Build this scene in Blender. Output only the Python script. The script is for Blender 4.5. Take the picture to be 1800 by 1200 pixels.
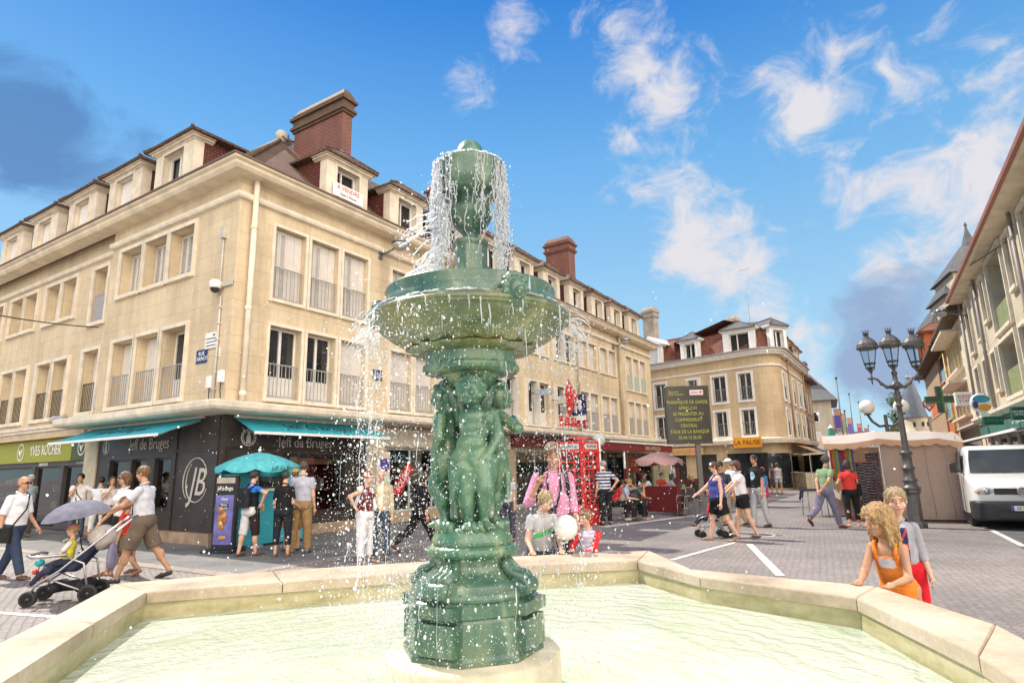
import bpy, bmesh, math, random
import numpy as np
from math import sin, cos, tan, pi, radians, atan2, sqrt, hypot
from mathutils import Matrix, Vector
random.seed(7); rng = np.random.default_rng(7)
for _o in list(bpy.data.objects): bpy.data.objects.remove(_o)
SC = bpy.context.scene
COL = SC.collection
# ------------------------------------------------------------------ camera
CAM_H = 1.6; F_PX = 1080.0; PITCH = radians(11.75); ROLL = radians(1.15)
fw = Vector((0, cos(PITCH), sin(PITCH))); _r0 = Vector((1, 0, 0)); _u0 = Vector((0, -sin(PITCH), cos(PITCH)))
rt = _r0*cos(ROLL) - _u0*sin(ROLL); up = _r0*sin(ROLL) + _u0*cos(ROLL)
cam = bpy.data.cameras.new('camera'); co = bpy.data.objects.new('camera', cam); COL.objects.link(co)
co.matrix_world = Matrix(((rt.x, up.x, -fw.x, 0), (rt.y, up.y, -fw.y, 0), (rt.z, up.z, -fw.z, CAM_H), (0, 0, 0, 1)))
cam.sensor_width = 36; cam.lens = F_PX/1800*36; cam.clip_start = 0.05; cam.clip_end = 5000
SC.camera = co
# ------------------------------------------------------------------ light
SUN_EL = radians(53); SUN_AZ = radians(-52)            # azimuth from +Y towards +X
to_sun = Vector((sin(SUN_AZ)*cos(SUN_EL), cos(SUN_AZ)*cos(SUN_EL), sin(SUN_EL)))
sl = bpy.data.lights.new('sun', 'SUN'); sl.energy = 2.7; sl.angle = radians(0.5); sl.color = (1.0, 0.93, 0.82)
so = bpy.data.objects.new('sun', sl); COL.objects.link(so); so.rotation_euler = to_sun.to_track_quat('Z', 'Y').to_euler()
SC.view_settings.view_transform = 'Standard'; SC.view_settings.look = 'None'
SC.view_settings.exposure = 1.2; SC.view_settings.gamma = 1.0

def pix_dir(u, v): return (fw*F_PX + rt*(u-900) + up*(600-v))
def at(u, v, z=0.0):                                    # pixel of the photo -> point of the horizontal plane z
    d = pix_dir(u, v); t = (z-CAM_H)/d.z; return Vector((d.x*t, d.y*t, z))
def atY(u, v, Y):
    d = pix_dir(u, v); t = Y/d.y; return Vector((d.x*t, Y, CAM_H+d.z*t))

# sky: Nishita plus procedural clouds, with unseen bright ones added behind the camera as fill
W = bpy.data.worlds.new('World'); SC.world = W; W.use_nodes = True
def build_world():
    nt = W.node_tree; N = nt.nodes; L = nt.links; N.clear()
    out = N.new('ShaderNodeOutputWorld'); bg = N.new('ShaderNodeBackground'); L.new(bg.outputs[0], out.inputs[0])
    bg.inputs[1].default_value = 0.13
    sky = N.new('ShaderNodeTexSky'); sky.sky_type = 'NISHITA'; sky.sun_disc = False
    sky.sun_elevation = SUN_EL; sky.sun_rotation = SUN_AZ; sky.air_density = 1.0; sky.dust_density = 0.2; sky.ozone_density = 2.0
    tc = N.new('ShaderNodeTexCoord')
    def M(op, a, b=None, clamp=False):
        n = N.new('ShaderNodeMath'); n.operation = op; n.use_clamp = clamp
        for i, x in enumerate((a, b)):
            if x is None: continue
            if isinstance(x, (int, float)): n.inputs[i].default_value = x
            else: L.new(x, n.inputs[i])
        return n.outputs[0]
    sep = N.new('ShaderNodeSeparateXYZ'); L.new(tc.outputs['Generated'], sep.inputs[0])
    cmb = N.new('ShaderNodeCombineXYZ'); L.new(M('MULTIPLY', sep.outputs[0], 2.6), cmb.inputs[0]); L.new(M('MULTIPLY', sep.outputs[1], 2.6), cmb.inputs[1]); L.new(M('MULTIPLY', sep.outputs[2], 3.6), cmb.inputs[2])
    def noise(scale, detail, rough, dist, off):
        mp = N.new('ShaderNodeMapping'); mp.inputs[1].default_value = off; L.new(cmb.outputs[0], mp.inputs[0])
        n = N.new('ShaderNodeTexNoise'); n.inputs['Scale'].default_value = scale; n.inputs['Detail'].default_value = detail
        n.inputs['Roughness'].default_value = rough; n.inputs['Distortion'].default_value = dist
        L.new(mp.outputs[0], n.inputs['Vector']); return n.outputs[0]
    def blob(u, v, rad, amp):
        d = pix_dir(u, v).normalized()
        dp = N.new('ShaderNodeVectorMath'); dp.operation = 'DOT_PRODUCT'; L.new(tc.outputs['Generated'], dp.inputs[0]); dp.inputs[1].default_value = d
        a = M('ARCCOSINE', M('MINIMUM', dp.outputs['Value'], 1.0))
        mr = N.new('ShaderNodeMapRange'); mr.interpolation_type = 'SMOOTHERSTEP'; L.new(a, mr.inputs[0])
        mr.inputs[1].default_value = 0.0; mr.inputs[2].default_value = radians(rad); mr.inputs[3].default_value = amp; mr.inputs[4].default_value = 0.0
        return mr.outputs[0]
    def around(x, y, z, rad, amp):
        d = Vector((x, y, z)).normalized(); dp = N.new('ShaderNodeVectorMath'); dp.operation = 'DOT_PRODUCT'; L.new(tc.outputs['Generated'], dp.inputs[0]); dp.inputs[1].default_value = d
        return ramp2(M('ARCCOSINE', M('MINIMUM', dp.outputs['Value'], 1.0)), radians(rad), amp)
    def ramp2(x, r, amp):
        mr = N.new('ShaderNodeMapRange'); mr.interpolation_type = 'SMOOTHERSTEP'; L.new(x, mr.inputs[0]); mr.inputs[1].default_value = r*.3; mr.inputs[2].default_value = r; mr.inputs[3].default_value = amp; mr.inputs[4].default_value = 0.0
        return mr.outputs[0]
    def addup(lst):
        r = lst[0]
        for x in lst[1:]: r = M('ADD', r, x)
        return r
    def ramp(x, a, b):
        mr = N.new('ShaderNodeMapRange'); mr.interpolation_type = 'SMOOTHSTEP'; L.new(x, mr.inputs[0]); mr.inputs[1].default_value = a; mr.inputs[2].default_value = b
        return mr.outputs[0]
    def mix(f, a, b):
        m = N.new('ShaderNodeMix'); m.data_type = 'RGBA'
        L.new(f, m.inputs[0])
        for i, x in ((6, a), (7, b)):
            if isinstance(x, tuple): m.inputs[i].default_value = (*x, 1)
            else: L.new(x, m.inputs[i])
        return m.outputs[2]
    # deepen the blue as the photograph shows it
    hsv = N.new('ShaderNodeHueSaturation'); hsv.inputs['Saturation'].default_value = SKY_SAT; hsv.inputs['Value'].default_value = SKY_VAL
    L.new(sky.outputs[0], hsv.inputs['Color'])
    gr = N.new('ShaderNodeValToRGB'); L.new(sep.outputs[2], gr.inputs[0]); el = gr.color_ramp.elements
    for _ in range(3): el.new(.5)
    for e_, (p_, c_) in zip(el, ((0, (1.7, 2.5, 3.0)), (.2, (1.45, 2.4, 3.05)), (.46, (.66, 1.68, 2.95)), (.65, (.15, .84, 2.45)), (1, (.07, .55, 1.9)))): e_.position = p_; e_.color = tuple(x/4 for x in c_)+(1,)
    g4 = N.new('ShaderNodeVectorMath'); g4.operation = 'SCALE'; L.new(gr.outputs[0], g4.inputs[0]); g4.inputs[3].default_value = 4.0
    bm = N.new('ShaderNodeValue'); bm.outputs[0].default_value = .82; blue = mix(bm.outputs[0], hsv.outputs[0], g4.outputs[0])
    white = addup([blob(1090, 55, 5, .12), blob(1150, 140, 5, .18), blob(840, 140, 6, .2), blob(900, 25, 5, .22), blob(1130, 320, 11, 0.285), blob(1270, 400, 9, 0.318), blob(1300, 480, 9, 0.251), blob(1120, 80, 10, 0.251), blob(1210, 190, 5, 0.201), blob(1420, 170, 9, 0.251),
                   blob(1400, 210, 5, 0.184), blob(1450, 90, 10, 0.133), blob(920, 20, 6, 0.167), blob(830, 130, 6, 0.108), blob(1660, 110, 9, 0.211), blob(1760, 150, 8, 0.182), blob(1560, 390, 10, 0.253), blob(1700, 340, 8, 0.211), blob(1480, 320, 4, 0.184),
                   blob(1620, 500, 7, 0.211), blob(1360, 600, 8, 0.285), blob(1750, 290, 6, 0.182), blob(1180, 460, 5, 0.167), blob(920, 370, 5, 0.118), blob(1470, 660, 7, 0.217), blob(1640, 700, 7, 0.140), around(.3, -1, .45, 75, .7), around(.9, -.5, .5, 50, .4)])  # last two: out-of-view bright clouds added to fill the shaded facades
    grey = addup([blob(1480, 520, 10, 0.245), blob(1600, 560, 10, 0.257), blob(1560, 640, 8, 0.233), blob(1500, 690, 6, 0.184), blob(1640, 450, 7, 0.134)])
    leftg = addup([blob(40, 200, 9, 0.306), blob(175, 250, 10, 0.255), blob(-90, 250, 12, 0.306), blob(330, 225, 6, 0.170)])
    n1 = noise(5.2, 11, .62, .5, (3.1, 7.7, 0)); n2 = noise(3.2, 9, .62, .4, (9.3, 1.2, 0))
    m_w = ramp(M('ADD', n1, white), .70, 1.04); m_g = ramp(M('ADD', n2, grey), .70, 1.02)
    m_l = ramp(M('ADD', n2, leftg), .74, 1.08)
    haze = ramp(sep.outputs[2], .34, .0)
    c = mix(M('MULTIPLY', haze, .2), blue, CL_HAZE)
    c = mix(M('MULTIPLY', m_w, .95), c, mix(ramp(sep.outputs[1], .1, -.15), CL_WHITE, CL_FILL))
    c = mix(M('MULTIPLY', m_g, .85), c, CL_GREY); c = mix(M('MULTIPLY', m_l, .75), c, CL_LEFT)
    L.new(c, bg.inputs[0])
SKY_SAT = 1.42; SKY_VAL = 0.58
CL_WHITE = (2.75, 2.65, 2.75); CL_GREY = (1.05, 1.35, 2.05); CL_LEFT = (.33, .72, 1.6); CL_HAZE = (1.5, 2.4, 3.0); CL_FILL = (13, 11.6, 10.0)
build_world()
# ------------------------------------------------------------------ helpers: tags, meshes
def tag(o, label, cat, group=None):
    o['label'] = label; o['category'] = cat
    if group: o['group'] = group
    return o
def empty(name, loc=(0, 0, 0), rz=0.0):
    o = bpy.data.objects.new(name, None); COL.objects.link(o); o.location = loc; o.rotation_euler = (0, 0, rz); o.empty_display_size = .1
    return o
def root(name, label, cat, loc=(0, 0, 0), rz=0.0, group=None): return tag(empty(name, loc, rz), label, cat, group)
def dup(r, loc=None, rz=None, label=None, group=None):
    kids = {}
    for o in COL.objects:
        if o.parent is not None: kids.setdefault(o.parent, []).append(o)
    def cp(o, par):
        c = o.copy(); COL.objects.link(c)
        if par is not None: c.parent = par
        for k in kids.get(o, []): cp(k, c)
        return c
    n = cp(r, None)
    if loc is not None: n.location = loc
    if rz is not None: n.rotation_euler = (0, 0, rz)
    if label: n['label'] = label
    if group: n['group'] = group
    return n

class MB:
    """collects geometry; build() links it as ONE mesh object. UVs are metres, box-projected in the local frame."""
    def __init__(s, M=None): s.v = []; s.f = []; s.mi = []; s.sm = []; s.uv = []; s.m = 0; s.M = M or Matrix(); s.smooth = False
    def add(s, verts, faces, smooth=None, m=None, uvs=None):
        b = len(s.v); M = s.M; smooth = s.smooth if smooth is None else smooth; m = s.m if m is None else m
        vs = [Vector(p) for p in verts]
        s.v.extend([(M @ p)[:] for p in vs])
        for k, f in enumerate(faces):
            s.f.append([b+i for i in f]); s.mi.append(m); s.sm.append(smooth)
            if uvs is not None: s.uv.extend(uvs[k]); continue
            if len(f) >= 3:
                n = Vector((0, 0, 0))
                for i in range(1, len(f)-1): n += (vs[f[i]]-vs[f[0]]).cross(vs[f[i+1]]-vs[f[0]])
                ax = max(range(3), key=lambda i: abs(n[i]))
            else: ax = 2
            for i in f:
                p = vs[i]; s.uv.append((p.y, p.z) if ax == 0 else ((p.x, p.z) if ax == 1 else (p.x, p.y)))
    def box(s, x0, x1, y0, y1, z0, z1, **k):
        s.add([(x0,y0,z0),(x1,y0,z0),(x1,y1,z0),(x0,y1,z0),(x0,y0,z1),(x1,y0,z1),(x1,y1,z1),(x0,y1,z1)],
              [(0,3,2,1),(4,5,6,7),(0,1,5,4),(1,2,6,5),(2,3,7,6),(3,0,4,7)], **k)
    def bbox(s, x0, x1, y0, y1, z0, z1, b=.01, **k):     # box with chamfered vertical and top edges
        b = min(b, (x1-x0)/2.01, (y1-y0)/2.01, (z1-z0)/2.01)
        s.prism([(x0+b,y0),(x1-b,y0),(x1,y0+b),(x1,y1-b),(x1-b,y1),(x0+b,y1),(x0,y1-b),(x0,y0+b)], z0, z1-b, top=[(x0+b,y0+b),(x1-b,y0+b),(x1-b,y0+b),(x1-b,y1-b),(x1-b,y1-b),(x0+b,y1-b),(x0+b,y1-b),(x0+b,y0+b)], ztop=z1, **k)
    def prism(s, poly, z0, z1, top=None, ztop=None, cap=True, **k):
        n = len(poly); v = [(p[0], p[1], z0) for p in poly]+[(p[0], p[1], z1) for p in poly]
        f = [(i, (i+1) % n, n+(i+1) % n, n+i) for i in range(n)]
        if top is not None:
            v += [(p[0], p[1], ztop) for p in top]; f += [(n+i, n+(i+1) % n, 2*n+(i+1) % n, 2*n+i) for i in range(n)]
            if cap: f += [tuple(range(n-1, -1, -1)), tuple(range(2*n, 3*n))]
        elif cap: f += [tuple(range(n-1, -1, -1)), tuple(range(n, 2*n))]
        s.add(v, f, **k)
    def extr(s, prof, a, b, **k):                        # profile in (y,z) swept along x from a to b
        n = len(prof); v = [(a, y, z) for y, z in prof]+[(b, y, z) for y, z in prof]
        s.add(v, [(i, n+i, n+(i+1) % n, (i+1) % n) for i in range(n)]+[tuple(range(n)), tuple(range(2*n-1, n-1, -1))], **k)
    def quad(s, a, b, c, d, **k): s.add([a, b, c, d], [(0, 1, 2, 3)], **k)
    def tube(s, pts, r, n=8, cap=True, smooth=True, **k):
        pts = [Vector(p) for p in pts]; rs = r if isinstance(r, (list, tuple)) else [r]*len(pts)
        v = []; prev = None
        for i, p in enumerate(pts):
            t = (pts[min(i+1, len(pts)-1)]-pts[max(i-1, 0)])
            t = t.normalized() if t.length > 1e-9 else Vector((0, 0, 1))
            if prev is None:
                a = t.orthogonal().normalized()
                if abs(t.z) < .99: a = t.cross(Vector((0, 0, 1))).normalized()
            else:
                a = prev-t*prev.dot(t); a = a.normalized() if a.length > 1e-6 else t.orthogonal().normalized()
            prev = a; b = t.cross(a)
            for j in range(n):
                q = 2*pi*j/n; v.append(p+(a*cos(q)+b*sin(q))*rs[i])
        f = []
        for i in range(len(pts)-1):
            for j in range(n): f.append((i*n+j, i*n+(j+1) % n, (i+1)*n+(j+1) % n, (i+1)*n+j))
        if cap: f += [tuple(range(n-1, -1, -1)), tuple(range((len(pts)-1)*n, len(pts)*n))]
        s.add(v, f, smooth=smooth, **k)
    def lathe(s, prof, n=24, c=(0, 0, 0), a0=0, a1=2*pi, smooth=True, flute=None, **k):   # prof [(r,z)]
        full = abs(a1-a0-2*pi) < 1e-6; m = n if full else n+1; v = []
        for r, z in prof:
            for j in range(m):
                q = a0+(a1-a0)*j/n; rr = r*(1+(flute(q, z) if flute else 0)); v.append((c[0]+rr*cos(q), c[1]+rr*sin(q), c[2]+z))
        f = []
        for i in range(len(prof)-1):
            for j in range(n): f.append((i*m+j, i*m+(j+1) % m, (i+1)*m+(j+1) % m, (i+1)*m+j))
        s.add(v, f, smooth=smooth, **k)
        if prof[0][0] > 1e-4 and full: s.add([v[j] for j in range(n)], [tuple(range(n-1, -1, -1))], **k)
        if prof[-1][0] > 1e-4 and full: s.add([v[(len(prof)-1)*n+j] for j in range(n)], [tuple(range(n))], **k)
    def ball(s, c, r, n=12, **k):
        r = (r, r, r) if isinstance(r, (int, float)) else r; v = []; h = max(4, n//2)
        for i in range(h+1):
            t = pi*i/h
            for j in range(n): q = 2*pi*j/n; v.append((c[0]+r[0]*sin(t)*cos(q), c[1]+r[1]*sin(t)*sin(q), c[2]-r[2]*cos(t)))
        f = []
        for i in range(h):
            for j in range(n): f.append((i*n+j, i*n+(j+1) % n, (i+1)*n+(j+1) % n, (i+1)*n+j))
        s.add(v, f, smooth=True, **k)
    def text(s, txt, size, origin, xdir, ydir, depth=.004, align='CENTER', shear=0, **k):
        """letters standing on the plane spanned by xdir, ydir"""
        cu = bpy.data.curves.new('t', 'FONT'); cu.body = txt; cu.size = size; cu.align_x = align; cu.align_y = 'CENTER'; cu.extrude = depth; cu.shear = shear; cu.resolution_u = 3
        cu.space_line = .9
        ob = bpy.data.objects.new('t', cu); COL.objects.link(ob)
        me = ob.to_mesh()
        X = Vector(xdir).normalized(); Y = Vector(ydir).normalized(); Z = X.cross(Y); sx = Vector(xdir).length; sy = Vector(ydir).length
        O = Vector(origin)+Z*depth
        vs = [O+X*(p.co.x*sx)+Y*(p.co.y*sy)+Z*p.co.z for p in me.vertices]
        s.add(vs, [tuple(p.vertices) for p in me.polygons], **k)
        ob.to_mesh_clear(); bpy.data.objects.remove(ob); bpy.data.curves.remove(cu)
    def mesh(s, name, mats):
        me = bpy.data.meshes.new(name); me.from_pydata(s.v, [], s.f)
        mats = mats if isinstance(mats, (list, tuple)) else [mats]
        for m in mats: me.materials.append(m)
        me.polygons.foreach_set('material_index', s.mi); me.polygons.foreach_set('use_smooth', s.sm)
        uv = me.uv_layers.new(name='uv'); uv.data.foreach_set('uv', np.array(s.uv, 'f').ravel())
        me.update(); return me
    def build(s, name, mats, parent=None):
        o = bpy.data.objects.new(name, s.mesh(name, mats)); COL.objects.link(o)
        if parent is not None: o.parent = parent
        return o
def structure(o): o['kind'] = 'structure'; return o
def obj_from(name, me, parent=None):
    o = bpy.data.objects.new(name, me); COL.objects.link(o)
    if parent is not None: o.parent = parent
    return o

# ------------------------------------------------------------------ materials
def newmat(name):
    m = bpy.data.materials.new(name); m.use_nodes = True; nt = m.node_tree
    return m, nt, nt.nodes['Principled BSDF']
def _noise(nt, scale, detail=4, rough=.55, coord='Object', sc=None):
    tc = nt.nodes.new('ShaderNodeTexCoord'); n = nt.nodes.new('ShaderNodeTexNoise')
    n.inputs['Scale'].default_value = scale; n.inputs['Detail'].default_value = detail; n.inputs['Roughness'].default_value = rough
    if sc:
        mp = nt.nodes.new('ShaderNodeMapping'); mp.inputs['Scale'].default_value = sc; nt.links.new(tc.outputs[coord], mp.inputs[0]); nt.links.new(mp.outputs[0], n.inputs['Vector'])
    else: nt.links.new(tc.outputs[coord], n.inputs['Vector'])
    return n.outputs[0]
def _ramp(nt, fac, stops):
    r = nt.nodes.new('ShaderNodeValToRGB'); e = r.color_ramp.elements
    while len(e) < len(stops): e.new(.5)
    for el, (p, c) in zip(e, stops): el.position = p; el.color = (*c, 1)
    nt.links.new(fac, r.inputs[0]); return r.outputs[0]
def _mixc(nt, f, a, b, mode='MIX'):
    m = nt.nodes.new('ShaderNodeMix'); m.data_type = 'RGBA'; m.blend_type = mode
    for i, x in ((0, f), (6, a), (7, b)):
        if isinstance(x, tuple): m.inputs[i].default_value = (*x, 1)
        elif isinstance(x, (int, float)): m.inputs[i].default_value = x
        else: nt.links.new(x, m.inputs[i])
    return m.outputs[2]
def _bump(nt, b, h, strength, dist):
    n = nt.nodes.new('ShaderNodeBump'); n.inputs['Strength'].default_value = strength; n.inputs['Distance'].default_value = dist
    nt.links.new(h, n.inputs['Height']); nt.links.new(n.outputs[0], b.inputs['Normal']); return n
def mat(name, col, rough=.6, var=.12, scale=6, bump=0, bscale=40, metal=0, spec=.5, **k):
    """plain material with slight mottling and optional bump"""
    m, nt, b = newmat(name)
    n = _noise(nt, scale, 5)
    d = tuple(max(0, c*(1-var*1.6)) for c in col); l = tuple(min(1, c*(1+var)) for c in col)
    nt.links.new(_ramp(nt, n, [(.3, d), (.7, l)]), b.inputs['Base Color'])
    b.inputs['Roughness'].default_value = rough; b.inputs['Metallic'].default_value = metal; b.inputs['Specular IOR Level'].default_value = spec
    if bump: _bump(nt, b, _noise(nt, bscale, 4), .6, bump)
    for kk, vv in k.items(): b.inputs[kk].default_value = vv
    return m
def blocks(name, c1, c2, mortar, bw, bh, mw=.006, rough=.8, stain=.25, bumpd=.006, off=.5, scale_n=.7, sm=0):
    """courses of stone or brick on the metre UVs, with weathering"""
    m, nt, b = newmat(name)
    tc = nt.nodes.new('ShaderNodeTexCoord'); br = nt.nodes.new('ShaderNodeTexBrick')
    nt.links.new(tc.outputs['UV'], br.inputs['Vector']); br.offset = off
    br.inputs['Color1'].default_value = (*c1, 1); br.inputs['Color2'].default_value = (*c2, 1); br.inputs['Mortar'].default_value = (*mortar, 1)
    br.inputs['Scale'].default_value = 1; br.inputs['Mortar Size'].default_value = mw; br.inputs['Brick Width'].default_value = bw; br.inputs['Row Height'].default_value = bh; br.inputs['Mortar Smooth'].default_value = sm
    br.inputs['Bias'].default_value = -.2
    n = _noise(nt, scale_n, 7, .65); n2 = _noise(nt, 9, 5, .6)
    c = _mixc(nt, stain, br.outputs[0], _ramp(nt, n, [(.35, (.62, .58, .52)), (.62, (1.1, 1.07, 1.0))]), 'MULTIPLY')
    c = _mixc(nt, .25, c, _ramp(nt, n2, [(.3, (.75, .72, .68)), (.7, (1.1, 1.1, 1.08))]), 'MULTIPLY')
    n3 = _noise(nt, 2.6, 6, .65, sc=(1, 1, .12)); c = _mixc(nt, .30, c, _ramp(nt, n3, [(.36, (.62, .56, .48)), (.56, (1.05, 1.04, 1.02))]), 'MULTIPLY')
    nt.links.new(c, b.inputs['Base Color']); b.inputs['Roughness'].default_value = rough
    h = nt.nodes.new('ShaderNodeMath'); h.operation = 'SUBTRACT'; nt.links.new(n2, h.inputs[0]); nt.links.new(br.outputs['Fac'], h.inputs[1])
    _bump(nt, b, h.outputs[0], .7, bumpd)
    return m
def glassmat(name, col=(.02, .025, .03), rough=.04):
    m, nt, b = newmat(name)
    n = _noise(nt, 1.3, 2)
    nt.links.new(_ramp(nt, n, [(.3, tuple(c*.6 for c in col)), (.7, tuple(c*1.5 for c in col))]), b.inputs['Base Color'])
    b.inputs['Roughness'].default_value = rough; b.inputs['Specular IOR Level'].default_value = .8
    _bump(nt, b, _noise(nt, 1.7, 1), .25, .02)
    return m
def clearglass(name, col=(.9, .95, .95)):
    m, nt, b = newmat(name); out = nt.nodes['Material Output']
    t = nt.nodes.new('ShaderNodeBsdfTransparent'); t.inputs[0].default_value = (*col, 1); g = nt.nodes.new('ShaderNodeBsdfGlossy'); g.inputs['Roughness'].default_value = .03
    fr = nt.nodes.new('ShaderNodeFresnel'); fr.inputs[0].default_value = 1.5; mx = nt.nodes.new('ShaderNodeMixShader')
    nt.links.new(fr.outputs[0], mx.inputs[0]); nt.links.new(t.outputs[0], mx.inputs[1]); nt.links.new(g.outputs[0], mx.inputs[2]); nt.links.new(mx.outputs[0], out.inputs[0])
    return m
MATS = {}
def paint(col, rough=.5, var=.08, **k):
    key = (tuple(round(c, 3) for c in col), rough, var, tuple(sorted(k.items())))
    if key not in MATS: MATS[key] = mat('paint_%d' % len(MATS), col, rough, var, **k)
    return MATS[key]
def cloth(col, var=.15):
    key = ('cloth', tuple(round(c, 3) for c in col))
    if key not in MATS: MATS[key] = mat('cloth_%d' % len(MATS), col, .85, var, scale=9, bump=.012, bscale=14, spec=.2)
    return MATS[key]
STONE = blocks('limestone', (.66, .55, .39), (.605, .50, .345), (.47, .38, .26), .92, .46, .004, stain=.4)
STONE_T = mat('limestone_trim', (.72, .64, .51), .8, .10, 3, .004, 30)
STONE_W = mat('pale_stone_trim', (.68, .60, .48), .8, .12, 3, .004, 30)
CORN = mat('cornice_stone', (.70, .60, .45), .8, .12, 2.0, .004, 30)
BRICK = blocks('red_brick', (.20, .055, .04), (.15, .042, .032), (.26, .2, .16), .22, .072, .009, stain=.5, bumpd=.01)
CHEEK = blocks('cheek_tile', (.17, .045, .03), (.11, .03, .022), (.03, .012, .01), .2, .1, .012, stain=.4, bumpd=.012)
TILE = blocks('roof_tile', (.17, .105, .07), (.105, .063, .045), (.035, .022, .016), .2, .13, .014, stain=.6, bumpd=.02, scale_n=1.2)
TILE_R = blocks('red_roof_tile', (.27, .10, .065), (.19, .07, .05), (.07, .03, .02), .2, .15, .014, stain=.6, bumpd=.02, scale_n=1.2)
SLATE = blocks('slate', (.13, .135, .15), (.10, .105, .115), (.04, .04, .045), .25, .18, .01, stain=.5, bumpd=.01)
GLASS = glassmat('window_glass'); SHUT = mat('shutter_paint', (.62, .58, .53), .6, .06, 5); IRON = mat('black_iron', (.02, .02, .022), .45, .2, 20)
RAILG = mat('grey_rail', (.33, .32, .31), .5, .08, 8); PVC = mat('white_joinery', (.72, .70, .66), .5, .05, 5); ZINC = mat('zinc', (.30, .31, .33), .45, .15, 4, metal=.3)
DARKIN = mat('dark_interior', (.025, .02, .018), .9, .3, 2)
# ------------------------------------------------------------------ building kit
def frame_mat(origin, x, n_in):
    x = Vector((x[0], x[1], 0)).normalized(); y = Vector((n_in[0], n_in[1], 0)).normalized()
    return Matrix(((x.x, y.x, 0, origin[0]), (x.y, y.y, 0, origin[1]), (0, 0, 1, origin[2] if len(origin) > 2 else 0), (0, 0, 0, 1)))
def dirv(deg): return Vector((sin(radians(deg)), cos(radians(deg)), 0))
def wall_grid(mb, s0, s1, z0, z1, holes, depth=.4, back=None):
    """front at y=0; holes [(s0,s1,z0,z1)] get reveals of the given depth"""
    ss = sorted({s0, s1, *[h[0] for h in holes], *[h[1] for h in holes]}); zs = sorted({z0, z1, *[h[2] for h in holes], *[h[3] for h in holes]})
    ss = [s for s in ss if s0-1e-6 <= s <= s1+1e-6]; zs = [z for z in zs if z0-1e-6 <= z <= z1+1e-6]
    for i in range(len(ss)-1):
        for j in range(len(zs)-1):
            cs = (ss[i]+ss[i+1])/2; cz = (zs[j]+zs[j+1])/2
            if any(h[0] < cs < h[1] and h[2] < cz < h[3] for h in holes): continue
            mb.quad((ss[i], 0, zs[j]), (ss[i+1], 0, zs[j]), (ss[i+1], 0, zs[j+1]), (ss[i], 0, zs[j+1]))
    for a, b, c, d in holes:
        mb.quad((a, 0, c), (a, depth, c), (a, depth, d), (a, 0, d)); mb.quad((b, depth, c), (b, 0, c), (b, 0, d), (b, depth, d))
        mb.quad((a, depth, d), (b, depth, d), (b, 0, d), (a, 0, d)); mb.quad((a, 0, c), (b, 0, c), (b, depth, c), (a, depth, c))
def sweep(mb, path, prof, closed=False, m=None, smooth=False):
    """prof [(o,z)] closed polygon swept along the 2-D path; o is to the right of the direction of travel"""
    P = [Vector((p[0], p[1])) for p in path]; n = len(P); offs = []
    for i in range(n):
        a = P[i]-P[i-1] if (i > 0 or closed) else P[1]-P[0]
        b = P[(i+1) % n]-P[i] if (i < n-1 or closed) else P[-1]-P[-2]
        a.normalize(); b.normalize(); na = Vector((a.y, -a.x)); nb = Vector((b.y, -b.x)); q = na+nb; q = q/ max(.2, q.dot(na)); offs.append(q)
    k = len(prof); v = []; dist = [0]
    for i in range(1, n+1): dist.append(dist[-1]+(P[i % n]-P[i-1]).length)
    for i in range(n):
        for o, z in prof: q = P[i]+offs[i]*o; v.append((q.x, q.y, z))
    pl = [0]
    for j in range(k): a, b = prof[j], prof[(j+1) % k]; pl.append(pl[-1]+hypot(b[0]-a[0], b[1]-a[1]))
    f = []; uv = []
    for i in range(n if closed else n-1):
        i2 = (i+1) % n
        for j in range(k):
            j2 = (j+1) % k; f.append((i*k+j, i*k+j2, i2*k+j2, i2*k+j)); uv.append([(dist[i], pl[j]), (dist[i], pl[j+1]), (dist[i+1], pl[j+1]), (dist[i+1], pl[j])])
    if not closed:
        f += [tuple(range(k-1, -1, -1)), tuple(range((n-1)*k, n*k))]; uv += [[prof[j] for j in range(k-1, -1, -1)], [prof[j] for j in range(k)]]
    mb.add(v, f, uvs=uv, m=m, smooth=smooth)

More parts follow.
